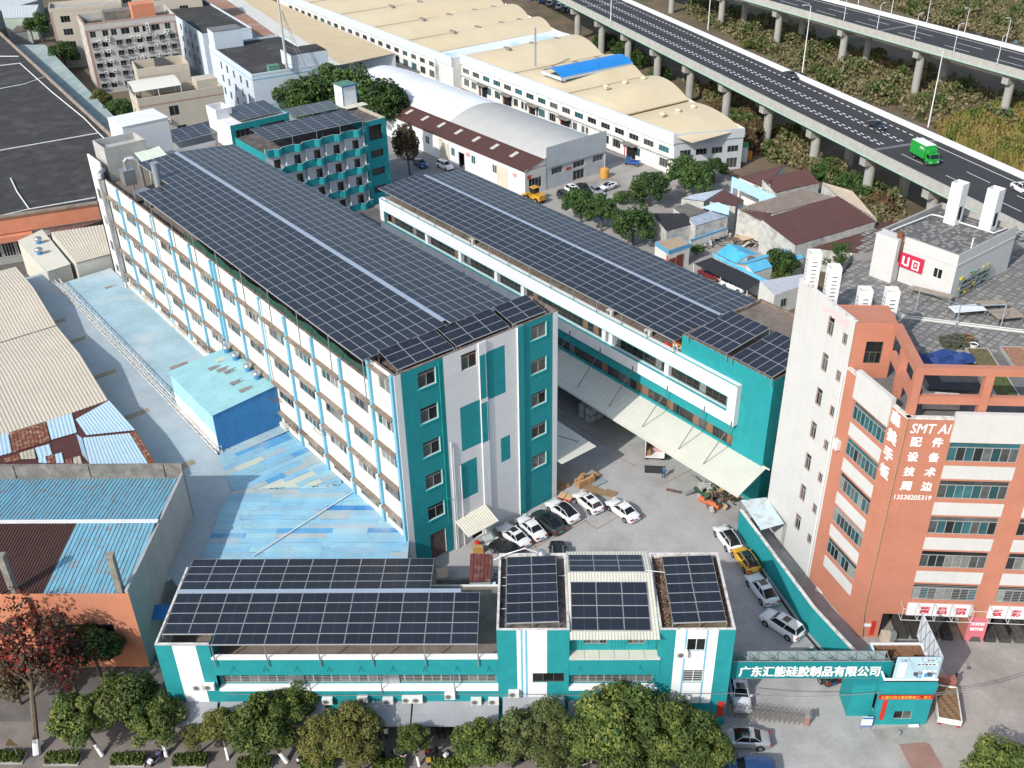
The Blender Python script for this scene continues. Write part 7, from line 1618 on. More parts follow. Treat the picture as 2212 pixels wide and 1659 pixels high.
f, ln_ = face2((lp[0].x,lp[0].y),(lp[1].x,lp[1].y)); small_window(t, f, 1.6, 2.8, 1.2, 2.6, frame_g, (glass_d,), -.04)
t = thing('debris_heap', 'heap of scrap wood and bags in the compound behind the gate lodge', 'debris', at(TT(900,760))); mb = MB()
for k in range(140):
    x, y = random.uniform(-7,9), random.uniform(-2,4); a = random.uniform(0,PI); l, w2 = random.uniform(.3,2.4), random.uniform(.1,.7); z = random.uniform(.1,1.0); dx, dy = l/2*math.cos(a), l/2*math.sin(a); ex, ey = -w2/2*math.sin(a), w2/2*math.cos(a); s = random.uniform(-.3,.3)
    mb.poly([(x-dx-ex,y-dy-ey,z-s),(x+dx-ex,y+dy-ey,z+s),(x+dx+ex,y+dy+ey,z+s+.1),(x-dx+ex,y-dy+ey,z-s+.1)], k%4)
o = mb.build('scrap', [m_wood, mat('brown scrap', (.2,.12,.08), .9, .3, 2), mat('pale scrap', (.5,.46,.42), .9, .2), dark], t); o['kind'] = 'stuff'
for k, (x, y, s, lab) in enumerate(((1400,700,2.2,'rusty flat sheet table in the compound'),(1600,700,1.6,'dark planks pile under the eaves board'))):
    t = thing('scrap_table', lab, 'scrap', at(TT(x,y)), .4); mb = MB(); mb.box(-s,s,-s*.6,s*.6,.9,1.0); mb.build('sheet', mat('rust streaked sheet', (.55,.4,.28), .8, .3, 1), t); mb = MB(); [mb.box(a-.08,a+.08,b-.08,b+.08,0,.9) for a in (-s*.8,s*.8) for b in (-s*.5,s*.5)]; mb.build('leg', m_wood, t)
# ================================================================== TREES AND PLANTS
def leafmat(name, c, r=.25): 
    m = mat(name, c, .6, .3, 3.0, rnd=r, spec=.25); return m
LG = [leafmat('olive leaves', (.075,.105,.022)), leafmat('mid green leaves', (.05,.085,.02)), leafmat('yellow green leaves', (.125,.145,.03))]
LD = [leafmat('dark leaves a', (.03,.06,.018)), leafmat('dark leaves b', (.042,.085,.02)), leafmat('dark leaves c', (.06,.11,.024))]
LO = [leafmat('olive brown leaves', (.07,.09,.025)), leafmat('dull olive leaves', (.06,.075,.025)), leafmat('straw leaves', (.1,.11,.035))]
LR = [leafmat('red blossom', (.22,.03,.02)), leafmat('dull bronze leaves', (.09,.06,.035)), leafmat('dark twigs', (.05,.04,.03))]
LB = [leafmat('brown dry leaves', (.14,.095,.05)), leafmat('grey olive leaves', (.085,.085,.045)), leafmat('rusty dry leaves', (.16,.085,.04))]
LY = [leafmat('yellow leaves', (.12,.125,.028)), leafmat('yellow olive leaves', (.14,.13,.03)), leafmat('light olive leaves', (.1,.11,.03))]
bark = mat('grey brown bark', (.13,.1,.075), .95, .3, 3); limew = mat('whitewashed bark', (.68,.68,.66), .9, .06)
def leaves(n, clumps, cr, leaf, seed, shape=(1,1,.8), up=.35, hollow=.6):
    r = np.random.default_rng(seed); c = r.normal(size=(clumps,3)); c /= np.linalg.norm(c,axis=1)[:,None]; c *= (hollow+(1-hollow)*r.random((clumps,1)))*(1-cr*.75)
    c[:,2] = np.abs(c[:,2])*1.15-.45*r.random(clumps)
    k = r.integers(0, clumps, n); d = r.normal(size=(n,3)); d /= np.linalg.norm(d,axis=1)[:,None]
    rad = cr*(.72+.6*r.random(clumps))[k][:,None]
    p = (c[k]+d*rad*(.55+.45*r.random((n,1))**.5))*np.array(shape)
    nrm = d+r.normal(size=(n,3))*.55+np.array([0,0,up]); nrm /= np.linalg.norm(nrm,axis=1)[:,None]
    t = np.cross(nrm, r.normal(size=(n,3))); t /= np.linalg.norm(t,axis=1)[:,None]; b = np.cross(nrm,t)
    s = leaf*(.6+.8*r.random((n,1))); q = np.stack([p-t*s-b*s*.55, p+t*s-b*s*.4, p+t*s*.9+b*s*.55, p-t*s*.8+b*s*.5],1)
    mi = (k+r.integers(0,2,n))%3
    return q.reshape(-1,3), mi
def leaf_mesh(name, v, mi, mats):
    n = len(mi); me = bpy.data.meshes.new(name); me.vertices.add(n*4); me.vertices.foreach_set('co', v.ravel()); me.loops.add(n*4); me.loops.foreach_set('vertex_index', np.arange(n*4)); me.polygons.add(n)
    me.polygons.foreach_set('loop_start', np.arange(n)*4)
    for m in mats: me.materials.append(m)
    me.polygons.foreach_set('material_index', mi.astype(np.int32)); me.update(calc_edges=True); me.validate(); return me
_cr = {}
def crown(kind, mats, var):
    k = (kind, mats[0].name, var)
    if k not in _cr:
        if kind == 'near': v, mi = leaves(11000, 46, .27, .036, 11+var, (1,1,.85))
        elif kind == 'mid': v, mi = leaves(6500, 40, .27, .043, 31+var, (1,1,.85))
        elif kind == 'tall': v, mi = leaves(5000, 34, .26, .045, 51+var, (.8,.8,1.2))
        elif kind == 'sparse': v, mi = leaves(2600, 60, .2, .03, 71+var, (1,1,.8), hollow=.35)
        elif kind == 'bush': v, mi = leaves(1500, 16, .36, .075, 91+var, (1,1,.75))
        _cr[k] = leaf_mesh('crown', v, mi, mats)
    return _cr[k]
def tree(px, zc, r, label, mats=LG, kind='near', group=None, var=0, trunk=True, base=None, white=False, sq=1.0, lean=None, name='tree', cat='tree'):
    c = at(px, zc); b = at(base) if base else np.array([c[0], c[1], 0]); t = thing(name, label, cat, b, 0, group)
    o = add('crown', crown(kind, mats, var), t, (c[0]-b[0], c[1]-b[1], zc), random.uniform(0, 6.28)); o.scale = (r, r, r*sq)
    if trunk:
        mb = MB(); top = Vector((c[0]-b[0], c[1]-b[1], zc)); tr = max(.12, r*.055)
        pts_ = [Vector((0,0,-.1)), top*.4, top*.75]
        mb.tube(pts_[0], pts_[1], tr*1.15, 8, 0, tr*.9); mb.tube(pts_[1], pts_[2], tr*.9, 8, 0, tr*.6)
        for k in range(6):
            a = k*1.05+var; mb.tube(pts_[1].lerp(pts_[2],.3+.1*k), top+Vector((math.cos(a)*r*.6, math.sin(a)*r*.6, r*.15*(k%3))), tr*.45, 5, 0, tr*.12)
        mb.build('trunk', bark, t)
        if white:
            mb = MB(); mb.tube((0,0,0), pts_[1]*(1.1/max(pts_[1].z,.1)), tr*1.22, 8, 0, tr*1.1); mb.build('whitewash', limew, t)
    return t
G = 'street trees along the pavement'
ST_ = [((Z7(500,1330)),3.6,3.0,'broad street tree, left one of the overlapping pair at lower left',LG,Z7(665,1580)),((Z7(800,1200)),4.2,3.4,'tallest street tree at lower left, reaching the striped wall end',LG,None),((Z7(1010,1330)),3.6,2.9,'street tree just left of the small pale awning gap, white trunk foot',LG,Z7(1080,1585)),
 ((Z7(1255,1450)),2.4,1.35,'small thin street tree in front of the first grey awning',LY,None),((Z7(1425,1380)),3.0,2.0,'round young street tree on a leaning white trunk',LY,Z7(1480,1605)),((Z7(1690,1390)),3.9,3.6,'large grey green street tree left of the middle',LG,Z7(1860,1620)),((Z7(1880,1260)),4.0,2.6,'grey green street tree crown touching the barred windows',LG,None),
 ((Z7(2060,1480)),3.4,2.4,'yellowish street tree right of the large grey green one',LY,None),((Z8(60,1400)),3.6,3.0,'bushy yellow green street tree before the second awning',LY,None),((Z8(130,1530)),3.0,2.0,'low yellow green street tree beside the parked scooters',LY,None),((Z8(465,1470)),3.0,1.75,'small bright street tree alone on a thin white trunk',LG,Z8(505,1645)),
 ((Z8(885,1500)),3.2,2.7,'round street tree below the widest awning right end',LG,None),((Z8(1150,1450)),3.4,2.7,'olive street tree left of the dip under the striped block awning',LO,None),((Z8(1325,1350)),3.8,2.3,'olive street tree before the striped block awning',LO,None),((Z8(1390,1560)),3.0,2.3,'low olive street tree right of the single white scooter',LO,Z8(1330,1655)),
 ((Z8(1790,1330)),4.8,4.2,'largest street tree, dome shaped, below the centre bay windows',LG,None),((Z8(1600,1450)),4.0,3.0,'street tree under the left shoulder of the largest dome',LG,None),((Z8(2090,1420)),4.6,3.7,'street tree right of the largest dome, below the gate block',LG,None),((Z8(1900,1560)),3.6,3.4,'low street tree in front of the largest dome',LG,None),((Z9(20,1390)),4.0,3.2,'street tree covering the gate block lower corner',LG,None),((Z9(130,1530)),3.4,3.0,'rightmost street tree beside the driveway',LG,None),((Z9(2080,1640)),3.0,3.2,'tree at the lower right corner of the forecourt',LG,None)]
for k, (p, zc, r, lab, mm, b) in enumerate(ST_):
    tree(p, zc, r, lab, mm, 'near' if r > 2.2 else 'mid', G, k % 3, True, b, b is not None, .95)
tree(Z7(590,870), 4.5, 3.2, 'dark green tree in the shade before the orange workshop wall', LD, 'near', None, 1)
tree(Z7(180,850), 8.0, 5.6, 'tall bare branched tree with dark red blossom at the left edge', LR, 'sparse', None, 0, True, Z7(240,1572), True, 1.15)
tree(Z7(420,960), 6.0, 3.4, 'lower red blossom boughs beside the dark green tree', LR, 'sparse', None, 1, True, None)
tree(Z7(60,1060), 4.0, 3.0, 'shaded bronze tree under the red blossom at the far left', LB, 'mid', None, 1)
# round trees behind the workshop and others in the middle distance
MG = 'round trees by the parking lot'
for k, (p, zc, r, lab) in enumerate(((Z2(1555,1310),4.2,3.9,'round tree in front of the parked cars, leftmost of the three nearest'),(Z2(1690,1365),4.2,4.0,'round tree in the middle of the three near the solar workshop'),(Z2(1895,1450),4.4,4.5,'round tree nearest the black shade net roof'),(Z2(2000,1200),4.4,4.3,'round tree standing past the low hedge beside the parking lot'),(Z3(20,1120),4.6,4.6,'round tree below the yellow roofed factory corner'),(Z3(95,1160),4.2,4.0,'round tree close to the pale blue roofs'),(Z3(210,1090),3.2,3.0,'small round tree beside the green and white kiosk'))):
    tree(p, zc, r, lab, LD if k < 3 else LD, 'mid', MG, k % 3)
tree(Z2(1830,1285), 1.4, 2.3, 'low round shrub beside the parking lot road', LD, 'bush', None, 0, False, name='shrub', cat='shrub'); tree(Z2(1945,1270), 1.3, 1.8, 'smaller low shrub right of the round one by the road', LD, 'bush', None, 1, False, name='shrub', cat='shrub')
BG = 'big trees behind the dormitory'
D10 = lambda x, y: T(1000,300,x,y)
for k, (p, zc, r, lab) in enumerate(((D10(420,230),8,7.2,'leftmost big dark tree behind the dormitory'),(D10(760,120),9.5,7.4,'big dark tree behind the dormitory roof hut, left of it'),(D10(1120,150),9.5,8.0,'tallest big dark tree behind the dormitory'),(D10(1430,260),8,7.2,'big dark tree between the dormitory and white arched roof'),(D10(1640,330),6.5,5.6,'rightmost big dark tree against the arched warehouse'))):
    tree(p, zc, r, lab, LD, 'mid', BG, k % 3)
tree(D10(1800,820), 6.5, 4.2, 'thin brownish tree with dry top right of the dormitory', LB, 'tall', None, 0, True, D10(1862,1235), False, 1.25)
tree(Z1(405,340), 5.5, 4.6, 'dark tree between the beige and grey apartment blocks', LD, 'mid', None, 0); tree(Z1(250,160), 6.0, 4.8, 'dark tree at the upper left before the beige block', LD, 'mid', None, 1); tree(Z1(655,650), 4.5, 3.6, 'yellowing tree at the foot of the apartment block corner', LY, 'mid', None, 2); tree(Z1(770,710), 4.5, 4.2, 'dark tree left of the beige canopy house', LD, 'mid', None, 0)
tree(TT(1570,70), 3.6, 2.2, 'small tree beside the white walled maroon roofed house', LD, 'mid', None, 1); tree(TT(1690,60), 3.0, 1.7, 'lower bush right of the small tree by the maroon roof', LD, 'bush', None, 1, False, name='shrub', cat='shrub')
tree(TT(1840,990), 2.6, 3.4, 'creeper covered tree over the azure roofed house', LD, 'mid', None, 2); tree(TT(1850,1180), 1.2, 2.6, 'overgrown shrub in front of the creeper covered house', LG, 'bush', None, 1, False, name='shrub', cat='shrub'); tree(Z3(1010,1640), 3.0, 3.0, 'green tree between the maroon roofs and the white shafts', LD, 'mid', None, 0); tree(TT(745,830), 1.3, 1.6, 'dark bush beside the gate lodge doors', LD, 'bush', None, 0, False, name='shrub', cat='shrub')
# clipped hedge boxes on the pavement
hv = np.random.default_rng(5); n_ = 2200
hp_ = hv.random((n_,3))*np.array([3.0,1.0,.8])-np.array([1.5,.5,0]); nr = hv.normal(size=(n_,3)); nr /= np.linalg.norm(nr,axis=1)[:,None]; tt_ = np.cross(nr, hv.normal(size=(n_,3))); tt_ /= np.linalg.norm(tt_,axis=1)[:,None]; bb_ = np.cross(nr,tt_); s_h = .09
hm = leaf_mesh('foliage', np.stack([hp_-tt_*s_h-bb_*s_h*.6, hp_+tt_*s_h-bb_*s_h*.6, hp_+tt_*s_h+bb_*s_h*.6, hp_-tt_*s_h+bb_*s_h*.6],1).reshape(-1,3), hv.integers(0,3,n_), [LG[0],LG[1],LG[2]])
for k, (p, lab) in enumerate(((Z7(50,1600),'clipped hedge box at the far left below the warning sign'),(Z7(410,1610),'clipped hedge box right of the tall red blossom trunk'),(Z7(835,1620),'clipped hedge box before the purple scooter'),(Z7(1235,1625),'clipped hedge box below the small thin tree'),(Z7(1650,1645),'clipped hedge box left of the white scooter pair'),(Z7(2060,1655),'clipped hedge box under the yellowish tree'),(Z8(310,1655),'clipped hedge box below the cream scooter'),(Z8(690,1655),'clipped hedge box right of the red scooter'))):
    t = thing('hedge', lab, 'hedge', at(p), -FRONT.yaw, 'hedge boxes on the pavement'); add('foliage', hm, t); mb = MB(); mb.box(-1.6,1.6,-.6,.6,0,.14); mb.build('kerb', conc, t)
# scrub, reeds and pond under the highways
def scatter(name, regions, count, size, mats, seed, h=.8, z=lambda x,y: 0, blades=False):
    r = np.random.default_rng(seed); P = []; M_ = []
    for poly, wt in regions:
        q = np.array([at(p)[:2] for p in poly]); n = int(count*wt); tri = [(0,k,k+1) for k in range(1,len(q)-1)]; ar = np.array([abs(np.cross(q[b]-q[a], q[c]-q[a]))/2 for a,b,c in tri]); ch = r.choice(len(tri), n, p=ar/ar.sum())
        u, v = r.random(n), r.random(n); f = u+v > 1; u[f], v[f] = 1-u[f], 1-v[f]
        A = q[[tri[c][0] for c in ch]]; B_ = q[[tri[c][1] for c in ch]]; C_ = q[[tri[c][2] for c in ch]]; p = A+(B_-A)*u[:,None]+(C_-A)*v[:,None]; P.append(p)
    p = np.concatenate(P); n = len(p)
    # clump field
    f = np.sin(p[:,0]*.31+seed)*np.sin(p[:,1]*.27+seed*2)+.6*np.sin(p[:,0]*.83+1)*np.sin(p[:,1]*.71)
    keep = r.random(n) < np.clip(.45+.5*f, .03, 1); p = p[keep]; f = f[keep]; n = len(p)
    hh = h*(.35+np.clip(f+.5,0,1.6))*r.random(n)
    nr = r.normal(size=(n,3))*(1,1,.5)+(0,0,.4); nr /= np.linalg.norm(nr,axis=1)[:,None]
    if blades: nr[:,2] *= .15; nr /= np.linalg.norm(nr,axis=1)[:,None]
    t = np.cross(nr, (0,0,1.0) if blades else r.normal(size=(n,3))); t /= np.linalg.norm(t,axis=1)[:,None]+1e-9; b = np.cross(nr,t)
    s = size*(.5+r.random((n,1))); c = np.column_stack([p, hh]); sb = s*(2.6 if blades else .6); st_ = s*(.35 if blades else 1)
    q = np.stack([c-t*st_-b*sb, c+t*st_-b*sb, c+t*st_*.8+b*sb, c-t*st_*.8+b*sb],1).reshape(-1,3)
    mi = (np.clip((f*1.2+r.random(n)*1.5),0,2.99)).astype(int)
    o = add(name, leaf_mesh(name, q, mi, mats), None); o['kind'] = 'stuff'; o['label'] = None if False else ''; del o['label']; return o
scrubm = [leafmat('dry scrub', (.17,.14,.075)), leafmat('olive scrub', (.11,.115,.05)), leafmat('green scrub', (.045,.08,.02))]
R1 = [Z3(0,520),Z3(450,700),Z3(1100,1150),Z3(1500,1420),Z3(1330,1500),Z3(1000,1180),Z3(560,1050),Z3(330,800)]
R2 = [Z3(0,80),Z3(300,210),Z3(900,560),Z3(1640,830),Z3(2212,900),Z3(2212,640),Z3(1700,560),Z3(900,250),Z3(200,20)]
R3 = [Z3(1150,0),Z3(1550,130),Z3(2212,280),Z3(2212,0)]
scatter('scrub', [(R1,.3),(R2,.42),(R3,.28)], 150000, .34, scrubm, 3, 2.2)
reedm = [leafmat('straw reeds', (.3,.24,.08)), leafmat('yellow green reeds', (.2,.2,.05)), leafmat('green reeds', (.09,.13,.03))]
scatter('reeds', [([Z3(1620,830),Z3(2212,700),Z3(2212,1120),Z3(1800,960)],1)], 60000, .4, reedm, 8, 1.6, blades=True)
sheet('pond', [at(p, .02) for p in (Z3(1490,90),Z3(1760,100),Z3(2000,150),Z3(2212,210),Z3(2212,290),Z3(1900,235),Z3(1560,150))], .02, mat('still dark water', (.03,.028,.02), .06, .3, .05, spec=.5))
for k, (p, r) in enumerate(((Z3(360,900),5.5),(Z3(470,870),4.6),(Z3(420,760),4.2),(Z3(250,700),4),(Z3(920,1130),3.6),(Z3(1090,1200),4.0),(Z3(1180,1260),3.4),(Z3(1280,1320),3.2),(Z3(640,990),2.4),(Z2(1710,270),4.4),(Z2(1830,330),4.2),(Z2(1920,390),4),(Z2(2060,480),3.6))):
    tree(p, r*.45, r, ['tallest grey brown thicket at the yellow factory end','grey thicket right of the tallest one by the yellow factory','thicket above the yellow roof corner','thicket behind the yellow vaulted roof','round bush beside the maroon roofed house','bush below the highway pier near the maroon roof','bush left of the brown dry thicket','brown dry thicket behind the maroon roof','low bush by the green and white kiosk','green bush farthest along the yellow factory back','green bush second along the yellow factory back','green bush third along the yellow factory back','bush near the pier behind the blue hood'][k], LB if k in (0,1,2,3,7) else LD, 'bush' if r < 3 else 'mid', 'bushes under the nearer highway', k % 3, False, name='shrub', cat='shrub')
for k, (p, r) in enumerate(((Z3(870,450),2.4),(Z3(1330,590),2.6),(Z3(1200,560),1.6),(Z3(420,290),2.6),(Z3(940,480),2.6),(Z3(1600,640),2.8),(Z3(1360,660),1.6),(Z3(1550,660),2.0))):
    tree(p, r*.5, r, ['small upright bush near the tall lamp base','bright bush in front of the second pier','tiny round bush beside the second pier','bush behind the white barrier at the left','sprawling bush under the dark grey car','wide olive bush left of the rubble mound','little bright bush on the bare slope','olive bush touching the wide one'][k], LG, 'bush', 'bushes between the two highways', k % 3, False, name='shrub', cat='shrub')
# ================================================================== VEHICLES
m_tyre = black; m_rim = mat('alloy rim', (.3,.3,.31), .35, .05, metal=.6); m_cg = mat('car glass', (.01,.012,.014), .05, 0, spec=.7); m_hl = mat('clear headlight', (.6,.62,.64), .15, 0); m_tl = mat('red tail light', (.35,.01,.015), .25, 0); m_pb = mat('blue number plate', (.03,.12,.45), .5, 0); m_pg = mat('green number plate', (.25,.6,.35), .5, 0); m_trim = mat('black car trim', (.012,.012,.013), .5, 0)
def paint(name, c, metal=0): return mat(name, c, .28, .02, 1, coat=.6, metal=metal, spec=.5)
cw = paint('white car paint', (.74,.75,.76)); cpw = paint('pearl white car paint', (.62,.66,.7)); cb = paint('black car paint', (.012,.013,.014)); cgy = paint('dark grey car paint', (.045,.055,.055), .3); cy = paint('yellow car paint', (.6,.33,.02)); csv = paint('silver car paint', (.42,.44,.46), .4); cbl = paint('navy car paint', (.02,.06,.16), .2); crd = paint('dark red car paint', (.16,.01,.015)); cgr = paint('dark green car paint', (.02,.035,.03), .3); cblu = paint('blue truck paint', (.03,.09,.3)); ck = paint('kiosk green', (.03,.3,.12))
SH = dict(
 sedan=dict(L=4.75,W=1.84,H=1.46,wb=2.75,st=[(-1,.62,.80),(-.97,.88,.88),(-.9,1.0,.93),(-.6,1.02,.98),(-.2,.98,1),(.3,.97,1),(.42,.98,.99),(.6,.92,.97),(.82,.82,.93),(.94,.7,.86),(1,.5,.76)],g=(-.66,.42,-.36,.12)),
 coupe=dict(L=4.8,W=1.92,H=1.58,wb=2.9,st=[(-1,.66,.82),(-.97,.98,.9),(-.88,1.1,.95),(-.6,1.08,.99),(-.2,1.04,1),(.3,1.02,1),(.45,1.02,.99),(.65,.98,.97),(.85,.88,.93),(.95,.75,.86),(1,.52,.78)],g=(-.86,.44,-.42,.12)),
 suv=dict(L=4.7,W=1.9,H=1.7,wb=2.75,st=[(-1,.7,.86),(-.98,1.0,.93),(-.9,1.12,.97),(-.5,1.1,1),(0,1.08,1),(.35,1.08,1),(.5,1.08,.99),(.7,1.04,.97),(.88,.95,.93),(.96,.82,.88),(1,.55,.8)],g=(-.96,.48,-.84,.2)),
 hatch=dict(L=4.4,W=1.82,H=1.52,wb=2.68,st=[(-1,.64,.82),(-.97,.95,.9),(-.88,1.04,.94),(-.5,1.02,.99),(0,1.0,1),(.35,1.0,1),(.46,1.0,.99),(.65,.95,.97),(.85,.85,.92),(.95,.72,.86),(1,.5,.78)],g=(-.92,.46,-.7,.16)))
_car = {}
def car(kind, p_fl, p_rl, label, body, group, roof=None, sunroof=False, rails=False, plate='blue', z=0, axis=False, name='parked_car', side='L', cat='car'):
    # p_fl / p_rl: ground points under the front and rear wheels of the near side (or on the centre line)
    S_ = SH[kind]; A = Vector(at(p_fl, z)); B_ = Vector(at(p_rl, z)); d = A-B_; d.z = 0; d.normalize(); right = Vector((d.y,-d.x,0))
    c = (A+B_)/2 if axis else (A+B_)/2+right*(S_['W']/2-.06)*(1 if side == 'L' else -1)
    t = thing(name, label, cat, (c.x, c.y, z), math.atan2(-d.x, d.y), group)
    roof = roof or body; key = (kind, body.name, roof.name)
    L, W, H = S_['L'], S_['W'], S_['H']; st = S_['st']; g = S_['g']
    if key not in _car:
        mb = MB(); ring = []
        for (f, zt, wf) in st:
            y = f*L/2; hw = W/2*wf; zb = .22 if abs(f) < .93 else .34
            ring.append([(hw*.9,y,zb),(hw*.985,y,zb+.14),(hw,y,(zb+zt)*.52),(hw*.97,y,zt-.1),(hw*.88,y,zt),(hw*.45,y,zt+.03),(0,y,zt+.04),(-hw*.45,y,zt+.03),(-hw*.88,y,zt),(-hw*.97,y,zt-.1),(-hw,y,(zb+zt)*.52),(-hw*.985,y,zb+.14),(-hw*.9,y,zb)])
        i0 = len(mb.v); n = 13
        for r in ring: mb.v += r
        for a in range(len(ring)-1):
            for b in range(n-1): mb.f.append((i0+a*n+b, i0+a*n+b+1, i0+a*n+n+b+1, i0+a*n+n+b)); mb.m.append(0)
            mb.f.append((i0+a*n+n-1, i0+a*n, i0+a*n+n, i0+a*n+2*n-1)); mb.m.append(0)
        mb.f.append(tuple(range(i0,i0+n))); mb.m.append(0); k = i0+(len(ring)-1)*n; mb.f.append(tuple(range(k+n-1,k-1,-1))); mb.m.append(0)
        body_me = mb.mesh('body', body); body_me.polygons.foreach_set('use_smooth', [len(p.vertices) == 4 for p in body_me.polygons])
        def zat(f):
            for (a, za, _), (b, zb, _) in zip(st[:-1], st[1:]):
                if a <= f <= b: return za+(zb-za)*(f-a)/(b-a)
            return .9
        yr, yc, yrr, yrf = [x*L/2 for x in g]; bw, rw = W/2*.86, W/2*.66; zr_, zc_ = zat(g[0])-.02, zat(g[1])-.02
        lo = [(bw*.94,yr,zr_),(bw,(yr+yc)/2,zat((g[0]+g[1])/2)-.02),(bw*.93,yc,zc_)]; hi = [(rw*.95,yrr,H-.05),(rw,(yrr+yrf)/2,H),(rw*.95,yrf,H-.05)]
        ro = MB(); mir = lambda p: (-p[0],p[1],p[2])
        xs = [1,.5,0,-.5,-1]
        for a in range(2):
            for q in range(4):
                f4 = []
                for (h_, x) in ((hi[a],xs[q]),(hi[a+1],xs[q]),(hi[a+1],xs[q+1]),(hi[a],xs[q+1])): f4.append((h_[0]*x,h_[1],h_[2]+.05*(1-x*x)))
                ro.poly(f4[::-1])
        roof_me = ro.mesh('roof', roof)
        pl = MB()
        for s in (1,-1):
            for a, b in ((lo[0],hi[0]),(lo[2],hi[2]),(hi[0],hi[1]),(hi[1],hi[2]),(((lo[1][0]),lo[1][1]-.1,lo[1][2]),(hi[1][0],hi[1][1]-.1,hi[1][2]))):
                pl.tube((a[0]*s,a[1],a[2]),(b[0]*s,b[1],b[2]),.035,5)
        pl_me = pl.mesh('pillars', body)
        glm = []
        q = MB(); q.poly([lo[2],mir(lo[2]),(-hi[2][0],hi[2][1],hi[2][2]+.0),hi[2]]); glm.append(('windscreen', q.mesh('windscreen', m_cg)))
        q = MB(); q.poly([mir(lo[0]),lo[0],hi[0],mir(hi[0])]); glm.append(('rear_window', q.mesh('rear_window', m_cg)))
        for s in (1,-1):
            q = MB(); pts_ = [(p[0]*s,p[1],p[2]) for p in (lo[0],lo[1],lo[2],hi[2],hi[1],hi[0])]; q.poly(pts_ if s > 0 else pts_[::-1]); glm.append(('side_window', q.mesh('side_window', m_cg)))
        wh = MB(); wh.tube((-.11,0,0),(.11,0,0),.335,18); wm = wh.mesh('wheel', m_tyre); rm = MB(); rm.tube((-.113,0,0),(.113,0,0),.22,12); rmm = rm.mesh('rim', m_rim)
        ar = MB(); ar.tube((-.02,0,0),(.02,0,0),.4,18); arm_ = ar.mesh('wheel_arch', m_trim)
        hl = MB(); hl.box(-.2,.2,-.12,.12,-.07,.07); hm_ = hl.mesh('headlight', m_hl); tl = MB(); tl.box(-.22,.22,-.08,.08,-.07,.07); tm = tl.mesh('taillight', m_tl)
        mi_ = MB(); mi_.box(-.1,.1,-.06,.08,-.06,.08); mm_ = mi_.mesh('mirror', body); pp = MB(); pp.box(-.24,.24,-.02,.02,-.07,.07)
        sr = MB(); sr.poly([(-.42,-.35,0),(.42,-.35,0),(.4,.35,0),(-.4,.35,0)]); srm = sr.mesh('sunroof', m_cg); rl = MB(); rl.tube((0,yrr+.1,0),(0,yrf-.1,0),.03,5); rlm = rl.mesh('roof_rail', alu)
        bp_ = MB(); bp_.box(-W*.36,W*.36,-.02,.03,-.08,.08); bpm = bp_.mesh('lower_grille', m_trim)
        _car[key] = (body_me, roof_me, pl_me, glm, wm, rmm, arm_, hm_, tm, mm_, srm, rlm, bpm, (pp.mesh('number_plate', m_pb), pp.mesh('number_plate', m_pg)), (yc, yrf, yrr))
    (body_me, roof_me, pl_me, glm, wm, rmm, arm_, hm_, tm, mm_, srm, rlm, bpm, pm, (yc, yrf, yrr)) = _car[key]
    add('body', body_me, t); add('roof', roof_me, t); add('pillars', pl_me, t)
    for nm, me in glm: add(nm, me, t)
    for s in (1,-1):
        for y in (S_['wb']/2, -S_['wb']/2):
            add('wheel_arch', arm_, t, (s*(W/2-.015), y, .36)); w_o = add('wheel', wm, t, (s*(W/2-.1), y, .335)); add('rim', rmm, w_o)
        add('headlight', hm_, t, (s*W*.36, L/2-.14, .68)); add('taillight', tm, t, (s*W*.34, -L/2+.06, .82)); add('mirror', mm_, t, (s*(W/2+.03), yc-.25, 1.02))
        if rails: add('roof_rail', rlm, t, (s*W*.31, 0, H+.03))
    add('number_plate', pm[0 if plate == 'blue' else 1], t, (0, -L/2+.0, .62)); add('number_plate', pm[0 if plate == 'blue' else 1], t, (0, L/2-.0, .45)); add('lower_grille', bpm, t, (0, L/2-.02, .4))
    if sunroof: add('sunroof', srm, t, (0, (yrf+yrr)/2+.25, H+.058))
    return t
Tq = lambda x, y: T(1960,1660,x,y); CG = 'cars parked in the factory yard'
car('sedan', Tq(1120,880), Tq(1325,1035), 'white sedan with a paper in its rear window, rightmost of the yard cars', cw, CG)
car('hatch', Tq(690,780), Tq(860,925), 'white hatchback with dark sunroof beside the pallets', cw, CG, None, True)
car('coupe', Tq(330,885), Tq(560,1060), 'white car with an all black glass roof beside the teal wall', cw, CG, m_cg, False, False, 'green')
car('coupe', Tq(130,1030), Tq(365,1210), 'dark grey car with a glossy black roof between two white cars', cgy, CG, m_cg, False, False, 'green')
T14 = lambda x, y: T(1400,1800,x,y)
car('sedan', T14(1865,610), T14(2060,795), 'white sedan without sunroof, third from the bottom of the slanted row', cw, CG)
car('sedan', T14(1640,725), T14(1860,900), 'white sedan with dark sunroof beside the black car', cw, CG, None, True)
car('sedan', T14(1525,925), T14(1800,1100), 'black sedan half hidden behind the roof corner parapet', cb, CG)
car('suv', Tq(350,1400), Tq(356,1630), 'black car with silver roof rails parked alone behind the striped block', cb, CG, None, False, True)
T25 = lambda x, y: T(2500,1900,x,y); CH = 'cars along the teal boundary wall'
car('hatch', T25(640,400), T25(755,560), 'small white car with a black roof, farthest along the teal wall', cw, CH, m_cg, False, False, 'green')
car('hatch', T25(865,670), T25(985,835), 'yellow car with a black roof beside the teal wall', cy, CH, m_cg, False, False, 'green')
car('coupe', T25(1055,1040), T25(1210,1255), 'pearl white car with dark glass roof in the building shade', cpw, CH, None, True)
car('suv', T25(1265,1540), T(2340,2040,2125,1255), 'white estate car with sunroof nearest the gate sign', cw, CH, None, True)
car('sedan', T(2900,2280,395,735), T(2900,2280,590,960), 'dark green car mostly hidden behind the gate sign', cgr, CH)
